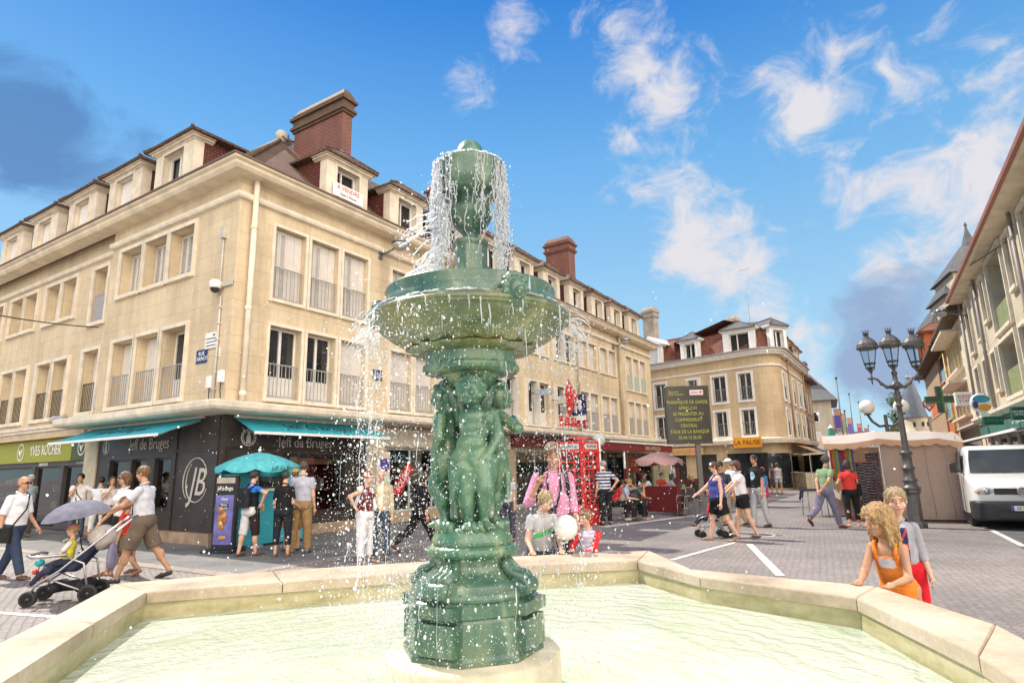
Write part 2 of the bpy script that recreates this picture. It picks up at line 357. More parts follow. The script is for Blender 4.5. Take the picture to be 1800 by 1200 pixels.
def louvres(mb, x0, x1, y, z0, z1, m=0):
    mb.box(x0, x0+.05, y, y+.035, z0, z1, m=m); mb.box(x1-.05, x1, y, y+.035, z0, z1, m=m)
    mb.box(x0+.05, x1-.05, y, y+.035, z0, z0+.08, m=m); mb.box(x0+.05, x1-.05, y, y+.035, z1-.08, z1, m=m)
    z = z0+.10
    while z < z1-.1:
        mb.quad((x0+.05, y+.002, z), (x1-.05, y+.002, z), (x1-.05, y+.03, z+.06), (x0+.05, y+.03, z+.06), m=m); z += .062
def window(par, M, a, b, c, d, depth=.36, kind='glass', rail=None, fw=.10, proud=.05, trim=None, railh=.95, sill=True):
    """part window (joinery and panes) > surround, shutter, railing"""
    mb = MB(M); w = b-a; y = depth-.12
    if kind != 'void':
        jt = .055
        mb.box(a, a+jt, y, y+.06, c, d, m=0); mb.box(b-jt, b, y, y+.06, c, d, m=0); mb.box(a+jt, b-jt, y, y+.06, d-jt, d, m=0); mb.box(a+jt, b-jt, y, y+.06, c, c+jt, m=0)
        mid = (a+b)/2; mb.box(mid-.04, mid+.04, y-.01, y+.06, c+jt, d-jt, m=0)
        lo = c+jt
        if d-c > 1.9: mb.box(a+jt, b-jt, y+.012, y+.05, c+jt, c+.62, m=0); lo = c+.62
        mb.quad((a, y+.03, lo), (b, y+.03, lo), (b, y+.03, d), (a, y+.03, d), m=1)
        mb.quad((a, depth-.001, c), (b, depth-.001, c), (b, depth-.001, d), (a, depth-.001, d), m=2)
    o = mb.build('window', [PVC, GLASS, DARKIN], par)
    t = MB(M)
    t.box(a-fw, a, -proud, .02, c-fw, d+fw); t.box(b, b+fw, -proud, .02, c-fw, d+fw); t.box(a, b, -proud, .02, d, d+fw); t.box(a, b, -proud-(.04 if sill else 0), .02, c-fw, c)
    t.build('surround', trim or STONE_T, o)
    if kind in ('shutter', 'half', 'panel', 'blind', 'open'):
        q = MB(M); ys = y-.07
        if kind == 'shutter':
            n = 4; wd = w/n
            for i in range(n): (louvres(q, a+i*wd+.004, a+(i+1)*wd-.004, ys, c+.02, d-.02) if i in (0, 1) else q.bbox(a+i*wd+.004, a+(i+1)*wd-.004, ys, ys+.035, c+.02, d-.02, .008))
        elif kind == 'panel':
            for i in range(2): x0 = a+i*w/2+.004; x1 = a+(i+1)*w/2-.004; q.box(x0, x1, ys, ys+.03, c+.02, d-.02); q.box(x0+.05, x1-.05, ys-.012, ys, c+.12, c+(d-c)*.45); q.box(x0+.05, x1-.05, ys-.012, ys, c+(d-c)*.5, d-.12)
        elif kind == 'blind':
            q.box(a+.02, b-.02, ys, ys+.03, c+(d-c)*.02, d-.02)
            for i in range(int((d-c)/.1)): q.box(a+.02, b-.02, ys-.006, ys, c+.05+i*.1, c+.05+i*.1+.085)
        elif kind == 'half':
            louvres(q, a+.01, a+w*.27, ys, c+.02, d-.02); louvres(q, a+w*.275, a+w*.5, ys, c+.02, d-.02)
        elif kind == 'open':
            for x in (a+.012, b-.047): q.box(x, x+.035, ys-.28, ys, c+.02, d-.02)
        q.build('shutter', SHUT, o)
    if rail:
        r = MB(M); yr = .05; h = c+railh; mt = IRON if rail == 'dark' else RAILG
        if rail in ('bars', 'dark'):
            r.box(a+.01, b-.01, yr, yr+.035, h-.03, h); r.box(a+.01, b-.01, yr, yr+.03, c+.06, c+.085); n = max(5, int(w/.115))
            for i in range(n+1): x = a+.02+(w-.04)*i/n; r.box(x-.008, x+.008, yr+.006, yr+.022, c+.085, h-.03)
        elif rail == 'solid':
            r.box(a+.01, b-.01, yr, yr+.02, c+.05, h); r.box(a+.01, b-.01, yr-.01, yr+.03, h, h+.03)
        elif rail == 'side': r.box(a-.02, b+.02, -.05, -.02, c+.02, h); mt = paint((.03, .06, .055), .45)
        elif rail == 'green':
            r.box(a+.01, b-.01, yr, yr+.02, c+.05, h); mt = paint((.36, .45, .40), .35)
        elif rail == 'moss':
            n = max(4, int(w/.3))
            for i in range(n): r.box(a+.01+(w-.02)*i/n+.004, a+.01+(w-.02)*(i+1)/n-.004, yr, yr+.02, c+.05, h)
            mt = paint((.24, .27, .12), .6, .15)
        r.build('railing', mt, o)
    return o
def dormer(par, M, s, zb, w=1.6, h=1.3, dep=2.2, kind='open', trim=None, roofw=2.05, tile=None, cheek=None, y0=0, gable=False, wk=.54):
    """part dormer (stone front) > cheek pair, roof, pane"""
    trim = trim or STONE_W; tile = tile or TILE; cheek = cheek or CHEEK
    a, b = s-w/2, s+w/2; ow = w*wk; oa, ob = s-ow/2, s+ow/2; zt = zb+h; wz0 = zb+.12; wz1 = zt-.10
    f = MB(M @ Matrix.Translation((0, y0, 0)))
    wall_grid(f, a, b, zb, zt, [(oa, ob, wz0, wz1)], .32)
    f.box(oa-.09, oa, -.04, .02, wz0-.08, wz1+.085); f.box(ob, ob+.09, -.04, .02, wz0-.08, wz1+.085); f.box(oa, ob, -.04, .02, wz1, wz1+.085); f.box(oa, ob, -.05, .02, wz0-.08, wz0)
    for x0, x1 in ((a, a+.001), (b-.001, b)): f.box(x0, x1, 0, .30, zb, zt)
    # entablature
    e = .09
    for k, (o1, za, zc) in enumerate(((.04, zt-.001, zt+.04), (.11, zt+.04, zt+.10), (.18, zt+.10, zt+.19))): f.box(a-o1, b+o1, -o1, .55, za, zc)
    o = f.build('dormer', trim, par)
    ck = MB(M @ Matrix.Translation((0, y0, 0)))
    for x0, x1 in ((a+.02, a+.06), (b-.06, b-.02)): ck.box(x0, x1, .302, dep, zb-.3, zt+.14)
    ck.build('cheek', cheek, o)
    r = MB(M @ Matrix.Translation((0, y0, 0))); ra, rb = s-roofw/2-.06, s+roofw/2+.06; ze = zt+.2; zr = ze+.62; fy = -.26; ry = fy+.75
    if gable: ry = fy
    vs = [(ra, fy, ze), (rb, fy, ze), (s, ry, zr), (s, dep+1.2, zr), (ra, dep+1.2, ze), (rb, dep+1.2, ze)]
    lo = [(x, y, z-.07) for x, y, z in vs]
    r.add(vs+lo, [(0, 1, 2), (0, 2, 3, 4), (1, 5, 3, 2), (6, 7, 1, 0), (7, 11, 5, 1), (10, 6, 0, 4), (6, 10, 11, 7)])
    r.tube([(s, ry, zr+.01), (s, dep+1.2, zr+.01)], .06, 6); 
    if not gable: r.tube([(ra, fy, ze), (s, ry, zr)], .05, 6); r.tube([(rb, fy, ze), (s, ry, zr)], .05, 6)
    r.build('dormer_roof', tile, o)
    p = MB(M @ Matrix.Translation((0, y0, 0))); y = .2
    p.quad((oa, y+.1, wz0), (ob, y+.1, wz0), (ob, y+.1, wz1), (oa, y+.1, wz1), m=2 if kind == 'open' else 1)
    if kind == 'open': xs = ((oa, oa+.06), (ob-.06, ob), (oa+ow*.36, oa+ow*.42))
    else: xs = ((oa, oa+.06), (ob-.06, ob), (s-.05, s+.05))
    for x0, x1 in xs: p.box(x0, x1, y, y+.06, wz0, wz1, m=0)
    p.box(oa, ob, y+.004, y+.056, wz1-.06, wz1-.001, m=0); p.box(oa, ob, y+.004, y+.056, wz0+.001, wz0+.07, m=0)
    if kind == 'blind': p.box(oa+.02, ob-.02, y-.03, y-.006, wz0+.02, wz1-.02, m=0)
    p.build('pane', [PVC, GLASS, DARKIN], o)
    return o
def chimney(par, M, a, b, y0, y1, z0, z1, mt, capm=None):
    """part chimney (stack) > chimney_cap"""
    m = MB(M); m.box(a, b, y0, y1, z0, z1)
    o = m.build('chimney', mt, par); c = MB(M)
    zz = z1
    for e, h in ((.06, .09), (.12, .10), (.05, .26), (.14, .10)): c.box(a-e, b+e, y0-e, y1+e, zz+.001, zz+h); zz += h
    c.prism([(a-.05, y0-.05), (b+.05, y0-.05), (b+.05, y1+.05), (a-.05, y1+.05)], zz, zz+.14, top=[(a+.08, y0+.08), (b-.08, y0+.08), (b-.08, y1-.08), (a+.08, y1-.08)], ztop=zz+.38)
    c.build('chimney_cap', capm or mt, o); return o
def downpipe(par, M, s, z0, z1, mt, y=-.14, r=.075):
    m = MB(M); m.tube([(s, y, z0), (s, y, z1)], r, 10)
    z = z0+.2
    while z < z1: m.lathe([(r+.018, -.05), (r+.018, .05)], 10, (s, y, z)); z += 2.2
    return m.build('downpipe', mt, par)
# ------------------------------------------------------------------ the corner building by the fountain
CORNER = at(376, 958); AR, AL = 32.2, -57.1; RD, LD = dirv(AR), dirv(AL)
NR = Vector((RD.y, -RD.x, 0)); NL = Vector((-LD.y, LD.x, 0))            # outward normals
NL = -NL if NL.y > 0 else NL
cb = root('corner_building', 'three storey cream stone corner building with white dormers and a large brick chimney', 'building', CORNER)
MR = frame_mat((0, 0, 0), RD, -NR); ML = frame_mat((0, 0, 0), -LD, -NL)  # ML: x = -s
Rlen, Llen = 30.7, 18.5
R2, R1, L2, L1 = [], [], [], []
for base, n in ((1.12, 3), (5.72, 3), (10.0, 3)):
    for i in range(n): R2.append((base+i*1.23, base+i*1.23+1.03)); R1.append((base+i*1.23, base+i*1.23+1.03))
for base in (14.3, 17.05, 19.8, 22.5):
    for i in range(2): R2.append((base+i*1.18, base+i*1.18+1.0)); R1.append((base+i*1.18, base+i*1.18+1.0))
for i in range(3): R2.append((26.3+i*1.18, 26.3+i*1.18+.98)); R1.append((26.3+i*1.18, 26.3+i*1.18+.98))
Z2 = (6.25, 8.3); Z1 = (3.55, 5.5)
wallm = MB(MR)
holesR = [(a, b, *Z2) if a < 14 or a > 26 else (a, b, 6.85, 8.25) for a, b in R2]+[(a, b, *Z1) for a, b in R1]
wall_grid(wallm, 0, Rlen, 3.1, 9.5, holesR, .34)
wallm.quad((Rlen, 0, 0), (Rlen, 9, 0), (Rlen, 9, 9.5), (Rlen, 0, 9.5))
for i in range(3): L2.append((1.98+i*1.42, 3.26+i*1.42, 7.05, 8.5)); L1.append((1.98+i*1.4, 3.22+i*1.4, 3.62, 5.58))
STEP = .28
LB2 = [(7.5, 8.5, 6.6, 8.45), (9.75, 10.9, 7.1, 8.5), (11.05, 12.2, 7.1, 8.5), (13.0, 14.15, 7.1, 8.5), (14.3, 15.45, 7.1, 8.5), (16.2, 17.3, 7.1, 8.5)]
LB1 = [(7.5, 8.6, 3.65, 5.65), (9.7, 10.85, 3.62, 5.58), (11.0, 12.15, 3.62, 5.58), (13.0, 14.1, 3.62, 5.58), (14.25, 15.35, 3.62, 5.58), (16.2, 17.3, 3.62, 5.58)]
wallm.M = ML; neg = lambda hs: [(-b, -a, c, d) for a, b, c, d in hs]
wall_grid(wallm, -6.75, 0, 3.1, 9.5, neg(L2+L1), .5)
wallm.quad((-6.75, STEP, 3.1), (-6.75, 0, 3.1), (-6.75, 0, 9.5), (-6.75, STEP, 9.5))
MLb = ML @ Matrix.Translation((0, STEP, 0)); wallm.M = MLb
wall_grid(wallm, -Llen, -6.75, 3.1, 9.5, neg(LB2+LB1), .5)
wallm.build('wall', STONE, cb)
# windows of the right-hand facade
for i, (a, b) in enumerate(R2):
    z0, z1 = (Z2 if a < 14 or a > 26 else (6.85, 8.25))
    if i < 3: k, r = 'shutter', 'bars'
    elif i < 9: k, r = 'shutter', 'bars'
    elif a > 26: k, r = 'blind', 'green'
    else: k, r = ('blind', 'panel', 'open', 'glass', 'blind', 'blind', 'blind', 'blind')[i-9], None
    window(cb, MR, a, b, z0, z1, .34, k, r, .09)
for i, (a, b) in enumerate(R1):
    if i < 2: k, r = 'glass', 'bars'
    elif i < 6: k, r = 'panel', 'bars'
    elif i < 9: k, r = 'open', 'bars'
    elif a > 22: k, r = 'panel', 'solid'
    else: k, r = ('open', 'glass', 'open', 'glass', 'blind', 'blind', 'panel', 'panel')[i-9], ('solid' if i > 12 else None)
    window(cb, MR, a, b, *Z1, .34, k, r, .09)
for i, (a, b, c, d) in enumerate(L2): window(cb, ML, -b, -a, c, d, .5, 'half' if i < 2 else 'shutter', None, .11, .06)
for i, (a, b, c, d) in enumerate(L1): window(cb, ML, -b, -a, c, d, .5, 'glass' if i == 0 else 'panel', 'bars', .11, .06)
for i, (a, b, c, d) in enumerate(LB2): window(cb, MLb, -b, -a, c, d, .5, 'blind', 'solid' if i == 0 else None, .12, .07)
for i, (a, b, c, d) in enumerate(LB1): window(cb, MLb, -b, -a, c, d, .5, 'blind', 'dark', .12, .07)
pathA = [LD*Llen, Vector((0, 0, 0)), RD*Rlen]
cm = MB(); sweep(cm, pathA, [(0, 9.30), (.42, 9.32), (.46, 9.36), (.5, 9.41), (.5, 9.48), (.58, 9.52), (.58, 9.61), (0, 9.61)])
cm.build('cornice', CORN, cb)
sm_ = MB(); sweep(sm_, [LD*6.75, Vector((0, 0, 0)), RD*Rlen], [(0, 8.72), (.1, 8.74), (.13, 8.8), (.13, 8.88), (0, 8.94)])
sweep(sm_, [LD*Llen-NL*STEP, LD*6.75-NL*STEP], [(0, 8.72), (.1, 8.74), (.13, 8.8), (.13, 8.88), (0, 8.94)])
sm_.build('string_course', STONE_T, cb)
rf = MB(); sweep(rf, pathA, [(.15, 9.55), (.15, 9.66), (-4.7, 14.3), (-9.6, 10.2), (-9.6, 9.6)])
for p in (RD*Rlen,): pass
rf.tube([(NR+NL)*.15+Vector((0, 0, 9.7)), (RD*4.7+LD*4.7)+Vector((0, 0, 14.33))], .09, 6)
rf.build('roof', TILE, cb)
gt = MB(); sweep(gt, pathA, [(.585, 9.58), (.63, 9.585), (.63, 9.625), (.5, 9.65), (.3, 9.64), (.3, 9.612), (.585, 9.612)]); gt.build('gutter', paint((.17, .11, .08), .5), cb)
for i, s in enumerate((3.65, 6.42, 9.1, 11.8, 14.45, 17.1, 19.85, 22.6, 25.3, 28.1)):
    dormer(cb, MR, s, 9.8, 1.72, 1.30, 2.4, 'open' if i in (0, 1) else 'glass')
for i, s in enumerate((3.55, 6.5, 9.5, 12.5, 15.6)): dormer(cb, ML, -s, 9.85, 2.1, 1.42, 2.4, 'blind' if i else 'glass', roofw=2.6)
MC = frame_mat(RD*4.0, LD, RD)                          # the tall chimney stands across the roof
chimney(cb, MC, .75, 3.3, 0, .40, 11, 13.6, BRICK, blocks('weathered_brick', (.17, .085, .055), (.11, .075, .05), (.10, .09, .06), .22, .072, .009, stain=.8, bumpd=.02))
chimney(cb, frame_mat(RD*10.6, LD, RD), 1.2, 2.6, 0, .7, 11, 13.2, BRICK)
chimney(cb, frame_mat(RD*21.3, LD, RD), 1.1, 2.6, 0, .8, 11, 13.9, BRICK)
for s in (.38,): downpipe(cb, MR, s, 3.4, 9.5, STONE_T)
downpipe(cb, MR, 19.4, 3.4, 8.9, paint((.34, .29, .2), .5), r=.06); downpipe(cb, MR, 25.1, 3.4, 9.4, paint((.45, .37, .24), .5))
# ledge over the shops
lg = MB(); sweep(lg, [LD*7.3, Vector((0, 0, 0)), RD*Rlen], [(0, 3.06), (.7, 3.06), (.82, 3.1), (.86, 3.16), (.86, 3.27), (.82, 3.31), (0, 3.42)])
sweep(lg, [LD*Llen-NL*STEP, LD*7.3-NL*STEP], [(0, 2.95), (.25, 2.95), (.3, 3.1), (.4, 3.12), (.4, 3.2), (.45, 3.22), (.45, 3.32), (0, 3.4)])
lg.build('ledge', STONE_W, cb)
# ------------------------------------------------------------------ ground
def cobble_mat():
    m, nt, b = newmat('cobbles')
    tc = nt.nodes.new('ShaderNodeTexCoord'); br = nt.nodes.new('ShaderNodeTexBrick')
    nz = nt.nodes.new('ShaderNodeTexNoise'); nz.inputs['Scale'].default_value = 1.4; nz.inputs['Detail'].default_value = 3; nt.links.new(tc.outputs['UV'], nz.inputs['Vector'])
    mx = nt.nodes.new('ShaderNodeVectorMath'); mx.operation = 'MULTIPLY_ADD'; nt.links.new(nz.outputs['Color'], mx.inputs[0]); mx.inputs[1].default_value = (.10, .10, 0); nt.links.new(tc.outputs['UV'], mx.inputs[2])
    rot = nt.nodes.new('ShaderNodeMapping'); rot.inputs['Rotation'].default_value = (0, 0, radians(57)); nt.links.new(mx.outputs[0], rot.inputs[0]); nt.links.new(rot.outputs[0], br.inputs['Vector'])
    br.inputs['Color1'].default_value = (.285, .255, .238, 1); br.inputs['Color2'].default_value = (.235, .212, .20, 1); br.inputs['Mortar'].default_value = (.185, .166, .155, 1)
    br.inputs['Scale'].default_value = 1; br.inputs['Mortar Size'].default_value = .012; br.inputs['Mortar Smooth'].default_value = .4; br.inputs['Brick Width'].default_value = .115; br.inputs['Row Height'].default_value = .095
    n = _noise(nt, .5, 8, .65, 'UV'); n2 = _noise(nt, 14, 4, .6, 'UV')
    c = _mixc(nt, .6, br.outputs[0], _ramp(nt, n, [(.32, (.5, .49, .5)), (.66, (1.22, 1.18, 1.15))]), 'MULTIPLY')
    c = _mixc(nt, .5, c, _ramp(nt, n2, [(.3, (.5, .5, .5)), (.7, (1.32, 1.28, 1.25))]), 'MULTIPLY')
    nt.links.new(c, b.inputs['Base Color']); b.inputs['Roughness'].default_value = .65
    h = nt.nodes.new('ShaderNodeMath'); h.operation = 'SUBTRACT'; nt.links.new(n2, h.inputs[0]); nt.links.new(br.outputs['Fac'], h.inputs[1]); _bump(nt, b, h.outputs[0], .55, .012)
    return m
COB = cobble_mat()
ASPH = mat('pavement_asphalt', (.16, .155, .15), .85, .2, 1.3, .004, 90)
PAVE = blocks('pavement_slabs', (.33, .29, .25), (.27, .24, .21), (.14, .125, .11), .6, .4, .008, stain=.5)
PAINTW = mat('road_paint_and_sun_strip', (.62, .60, .56), .7, .25, 9)
g = MB(); g.box(-700, 700, -60, 1400, -.4, 0); structure(g.build('ground', COB))
g = MB()
nl = [(CORNER+LD*30+NL*d)[:2] for d in (.0, 2.9)]
poly = [(CORNER+LD*30).xy[:], (CORNER+LD*30+NL*3.1).xy[:], (CORNER+NL*2.35+NR*4.4).xy[:], (CORNER+RD*6+NR*4.3).xy[:], (CORNER+RD*31+NR*3.4).xy[:], (CORNER+RD*31).xy[:], CORNER.xy[:]]
g.prism(poly, -.02, .004); structure(g.build('pavement', ASPH))
g = MB(); sweep(g, [poly[1], poly[2], poly[3], poly[4]][::-1], [(0, -.02), (0, .012), (-.28, .012), (-.28, -.02)]); structure(g.build('kerb', PAVE))
g = MB()
def stripe(mb, pts, w, z=.005):
    P = [at(*p) for p in pts]
    for a, b in zip(P, P[1:]):
        t = (b-a).normalized(); n = Vector((-t.y, t.x, 0))*w/2; mb.quad(a-n+Vector((0,0,z)), b-n+Vector((0,0,z)), b+n+Vector((0,0,z)), a+n+Vector((0,0,z)))
stripe(g, [(1180, 984), (1292, 953)], .10); stripe(g, [(1317, 956), (1372, 1012)], .13, .007)
cc = at(1322, 940); n = 40
for i in range(n):
    a0, a1 = 2*pi*i/n, 2*pi*(i+1)/n; p = lambda a, r: (cc.x+r*cos(a), cc.y+r*sin(a), .009)
    g.quad(p(a0, .45), p(a0, .53), p(a1, .53), p(a1, .45))
stripe(g, [(-40, 1074), (110, 1085)], .10); stripe(g, [(1740, 930), (1800, 960)], .12); stripe(g, [(1060, 926), (1250, 902)], .3)  # last stripe: sunlit ground at the building's shadow edge, painted in as pale colour
structure(g.build('road_marking_and_sun_strip', PAINTW))
g = MB(); r0 = at(1640, 926); D30 = dirv(29.95); N30 = Vector((D30.y, -D30.x, 0))
ra = r0+N30*1.1; g.prism([(ra-D30*22).xy[:], (ra-D30*22+N30*3.6).xy[:], (ra+D30*60+N30*3.6).xy[:], (ra+D30*60).xy[:]], -.02, .004); structure(g.build('road', mat('street_asphalt', (.10, .10, .105), .8, .2, 1.5, .004, 80)))

# ------------------------------------------------------------------ shops of the corner building
BROWN = mat('dark_brown_cladding', (.045, .034, .03), .45, .2, 2); BROWN2 = mat('dark_brown_frame', (.03, .022, .02), .4, .2, 3)
CREAM = mat('cream_pillar', (.62, .52, .38), .7, .1, 4); TAN = mat('tan_plinth', (.36, .25, .17), .7, .2, 3); GREYL = mat('sign_lettering', (.50, .47, .43), .5, .05)
GOLDL = mat('worn_lettering', (.40, .37, .33), .5, .1); TEAL = mat('turquoise_canvas', (.03, .34, .42), .7, .08, 4); WHITE = mat('white_paint', (.78, .77, .75), .45, .04)
GOODS = mat('shop_goods', (.35, .22, .14), .8, .9, 5)
def shop_wall(name, M, a, b, holes, z1, mt, plinth=True):
    m = MB(M); wall_grid(m, a, b, 0.02, z1, holes, .18); o = m.build(name, mt, cb)
    if plinth: p = MB(M); p.box(a, b, -.16, -.002, .006, .26); p.build('plinth', TAN, o)
    return o
def shelf_room(par, M, a, b, z0, z1, depth=1.4, colors=None, seed=1):
    """what one sees inside: back wall, shelves and boxes of goods, in real depth behind the pane"""
    r = random.Random(seed); m = MB(M)
    m.quad((a, depth, z0), (b, depth, z0), (b, depth, z1), (a, depth, z1), m=0); m.quad((a, .2, z0), (b, .2, z0), (b, depth, z0), (a, depth, z0), m=0); m.quad((a, .2, z1), (a, depth, z1), (b, depth, z1), (b, .2, z1), m=0)
    m.quad((a, .2, z0), (a, depth, z0), (a, depth, z1), (a, .2, z1), m=0); m.quad((b, .2, z0), (b, .2, z1), (b, depth, z1), (b, depth, z0), m=0)
    z = z0+.02
    while z < z1-.5:
        m.box(a+.1, b-.1, .5, .9, z, z+.03, m=1); x = a+.15
        while x < b-.35:
            w = r.uniform(.08, .3); h = r.uniform(.08, .32); m.bbox(x, x+w, .55, .8, z+.032, z+.032+h, .01, m=r.randint(2, 5)); x += w+r.uniform(.02, .2)
        z += .55
    cols = colors or [(.5, .42, .3), (.25, .05, .04), (.4, .3, .12), (.6, .58, .55)]
    return m.build('display', [paint((.085, .06, .045), .8), paint((.2, .15, .1))]+[paint(c) for c in cols], par)
def pane(par, M, a, b, c, d, y=.12, mull=(), mt=None, gl=None):
    m = MB(M); m.quad((a, y, c), (b, y, c), (b, y, d), (a, y, d), m=0)
    for x in mull: m.box(x-.03, x+.03, y-.03, y+.03, c, d, m=1)
    m.box(a, b, y-.03, y+.03, d-.06, d, m=1); m.box(a, b, y-.03, y+.03, c, c+.06, m=1)
    return m.build('shop_window', [gl or SHOPGL, mt or BROWN2], par)
def shopglass():
    m, nt, b = newmat('shop_glass'); out = nt.nodes['Material Output']
    t = nt.nodes.new('ShaderNodeBsdfTransparent'); t.inputs[0].default_value = (.62, .66, .66, 1); g = nt.nodes.new('ShaderNodeBsdfGlossy'); g.inputs['Roughness'].default_value = .02
    fr = nt.nodes.new('ShaderNodeFresnel'); fr.inputs[0].default_value = 1.9; mx = nt.nodes.new('ShaderNodeMixShader')
    nt.links.new(fr.outputs[0], mx.inputs[0]); nt.links.new(t.outputs[0], mx.inputs[1]); nt.links.new(g.outputs[0], mx.inputs[2]); nt.links.new(mx.outputs[0], out.inputs[0]); return m
SHOPGL = shopglass()
X1 = (1, 0, 0)
def flat_text(par, M, txt, s, z, size, mt, name='lettering', y=-.012, depth=.006, xs=1, **k):
    m = MB(M); m.text(txt, size, (s, y, z), (xs, 0, 0), (0, 0, 1), depth, **k); return m.build(name, mt, par)
# right-hand front: dark chocolate shop 0..4.8
hR = [(1.75, 3.95, .55, 2.12), (.95, 1.55, .03, 2.12)]
sh = shop_wall('shopfront', MR, 0, 4.78, hR, 3.06, BROWN)
pane(sh, MR, 1.75, 3.95, .55, 2.12, mull=(2.05,)); shelf_room(sh, MR, 1.75, 3.95, .55, 2.12, seed=3, colors=[(.55, .4, .28), (.28, .12, .06), (.1, .3, .34), (.7, .66, .6)])
pane(sh, MR, .95, 1.55, .03, 2.12); shelf_room(sh, MR, .95, 1.55, .03, 2.12, seed=8)
m = MB(MR); m.box(1.95, 3.85, .42, .5, 1.86, 2.02); m.build('shelf_valance', paint((.55, .36, .22)), sh)
m = MB(MR)
for (a, b, c, d) in ((.12, 4.7, 2.24, 2.29), (.12, .17, .3, 2.24), (4.3, 4.36, .3, 2.24)): m.box(a, b, -.035, -.001, c, d)
m.build('moulding', BROWN2, sh)
def emblem(par, M, s, z, r):
    m = MB(M)
    for rr in (r, r*.74):
        n = 28
        for i in range(n):
            a0, a1 = 2*pi*i/n, 2*pi*(i+1)/n; q = lambda a, R: (s+R*cos(a), -.006, z+R*sin(a)); m.quad(q(a0, rr*.9), q(a1, rr*.9), q(a1, rr), q(a0, rr))
    for k in range(14): a = 2*pi*k/14; m.box(s+r*.82*cos(a)-.012, s+r*.82*cos(a)+.012, -.012, -.001, z+r*.82*sin(a)-.02, z+r*.82*sin(a)+.02)
    m.prism([(s-.06, -.012), (s+.06, -.012), (s+.06, -.001), (s-.06, -.001)], z-.14, z+.05); m.prism([(s-.035, -.012), (s+.035, -.012), (s+.035, -.001), (s-.035, -.001)], z+.055, z+.14)
    return m.build('emblem', GREYL, par)
emblem(sh, MR, .72, 2.52, .22)
flat_text(sh, MR, 'Jeff de Bruges', 2.5, 2.42, .40, GOLDL, xs=.82)
# left-hand front: dark shop 0..6.2
hL = [(-5.45, -4.3, .03, 2.08), (-4.2, -3.4, .5, 2.08), (-3.0, -2.2, .75, 2.08)]
shl = shop_wall('shopfront', ML, -6.2, 0, hL, 3.06, BROWN)
for k, (a, b, c, d) in enumerate(hL): pane(shl, ML, a, b, c, d); shelf_room(shl, ML, a, b, c, d, seed=20+k, colors=[(.45, .12, .06), (.1, .25, .3), (.5, .33, .15), (.25, .06, .05)])
m = MB(ML)
for (a, b, c, d) in ((-6.1, -.1, 2.2, 2.25), (-1.98, -1.93, .3, 3.0), (-.14, -.09, .3, 3.0)): m.box(a, b, -.035, -.001, c, d)
m.build('moulding', BROWN2, shl)
flat_text(shl, ML, 'Jeff de Bruges', -3.35, 2.46, .44, GOLDL, xs=.85); emblem(shl, ML, -5.75, 2.45, .2)
m = MB(ML)                                              # the JB monogram with its flourish
m.text('J', 1.05, (-1.12, -.012, 1.40), (.75, 0, 0), (0, 0, 1), .006, shear=.3); m.text('B', .95, (-.78, -.012, 1.42), (.85, 0, 0), (0, 0, 1), .006, shear=.25)
for kx, ph, rr in ((-1.0, .3, .62), (-.92, 2.2, .55)):
    m.tube([(kx+rr*cos(ph+t*.22)*.85, -.008, 1.45+rr*sin(ph+t*.22)*(1-.01*t)) for t in range(18)], [.008+.010*sin(pi*t/17) for t in range(18)], 5)
m.build('monogram', GREYL, shl)
def awning(par, M, a, b, o, z0, z1, txt, tsize, cloth_m, valance=.12, tm=None, txtk={}):
    m = MB(M); th = .02
    m.add([(a, -.1, z0), (b, -.1, z0), (b, -o, z1), (a, -o, z1), (a, -.1, z0-th), (b, -.1, z0-th), (b, -o, z1-th), (a, -o, z1-th)], [(0, 3, 2, 1), (4, 5, 6, 7), (0, 1, 5, 4), (1, 2, 6, 5), (2, 3, 7, 6), (3, 0, 4, 7)])
    ob = m.build('awning', cloth_m, par)
    v = MB(M); v.box(a-.02, b+.02, -o-.05, -o-.002, z1-.05, z1+.015); v.build('front_rail', WHITE, ob)
    r = MB(M); r.box(a, b, -.12, -.02, z0+.004, z0+.09)
    for x in (a+.15, b-.15): r.tube([(x, -.05, z0-.05), (x+.25*(1 if x < (a+b)/2 else -1), -(o+.1)/2, (z0+z1)/2-.07), (x, -o, z1-.06)], .022, 6)
    r.build('awning_arm', paint((.6, .55, .46)), ob)
    if txt:
        d = Vector((0, .1-o, z1-z0)).normalized(); mid = Vector(((a+b)/2, -(o+.1)/2, (z0+z1)/2)); up_ = -d
        t = MB(M); t.text(txt, tsize, mid+Vector((0, 0, .004)), (1, 0, 0), up_, .003, **txtk); t.build('lettering', tm or paint((.02, .11, .14)), ob)
    return ob
awning(cb, ML, -6.5, -.75, 1.15, 3.0, 2.58, 'Jeff de Bruges', .5, TEAL, txtk=dict(shear=.3)); awning(cb, MR, .27, 4.82, .88, 2.98, 2.60, 'Jeff de Bruges', .42, TEAL)
# pillars and the neighbours' fronts
m = MB(ML); m.bbox(-6.95, -6.2, -.06, .5, .004, 3.05, .02); m.build('pillar', CREAM, cb)
m = MB(MR); m.bbox(4.78, 5.5, -.08, .5, .004, 3.05, .02); m.build('pillar', CREAM, cb)
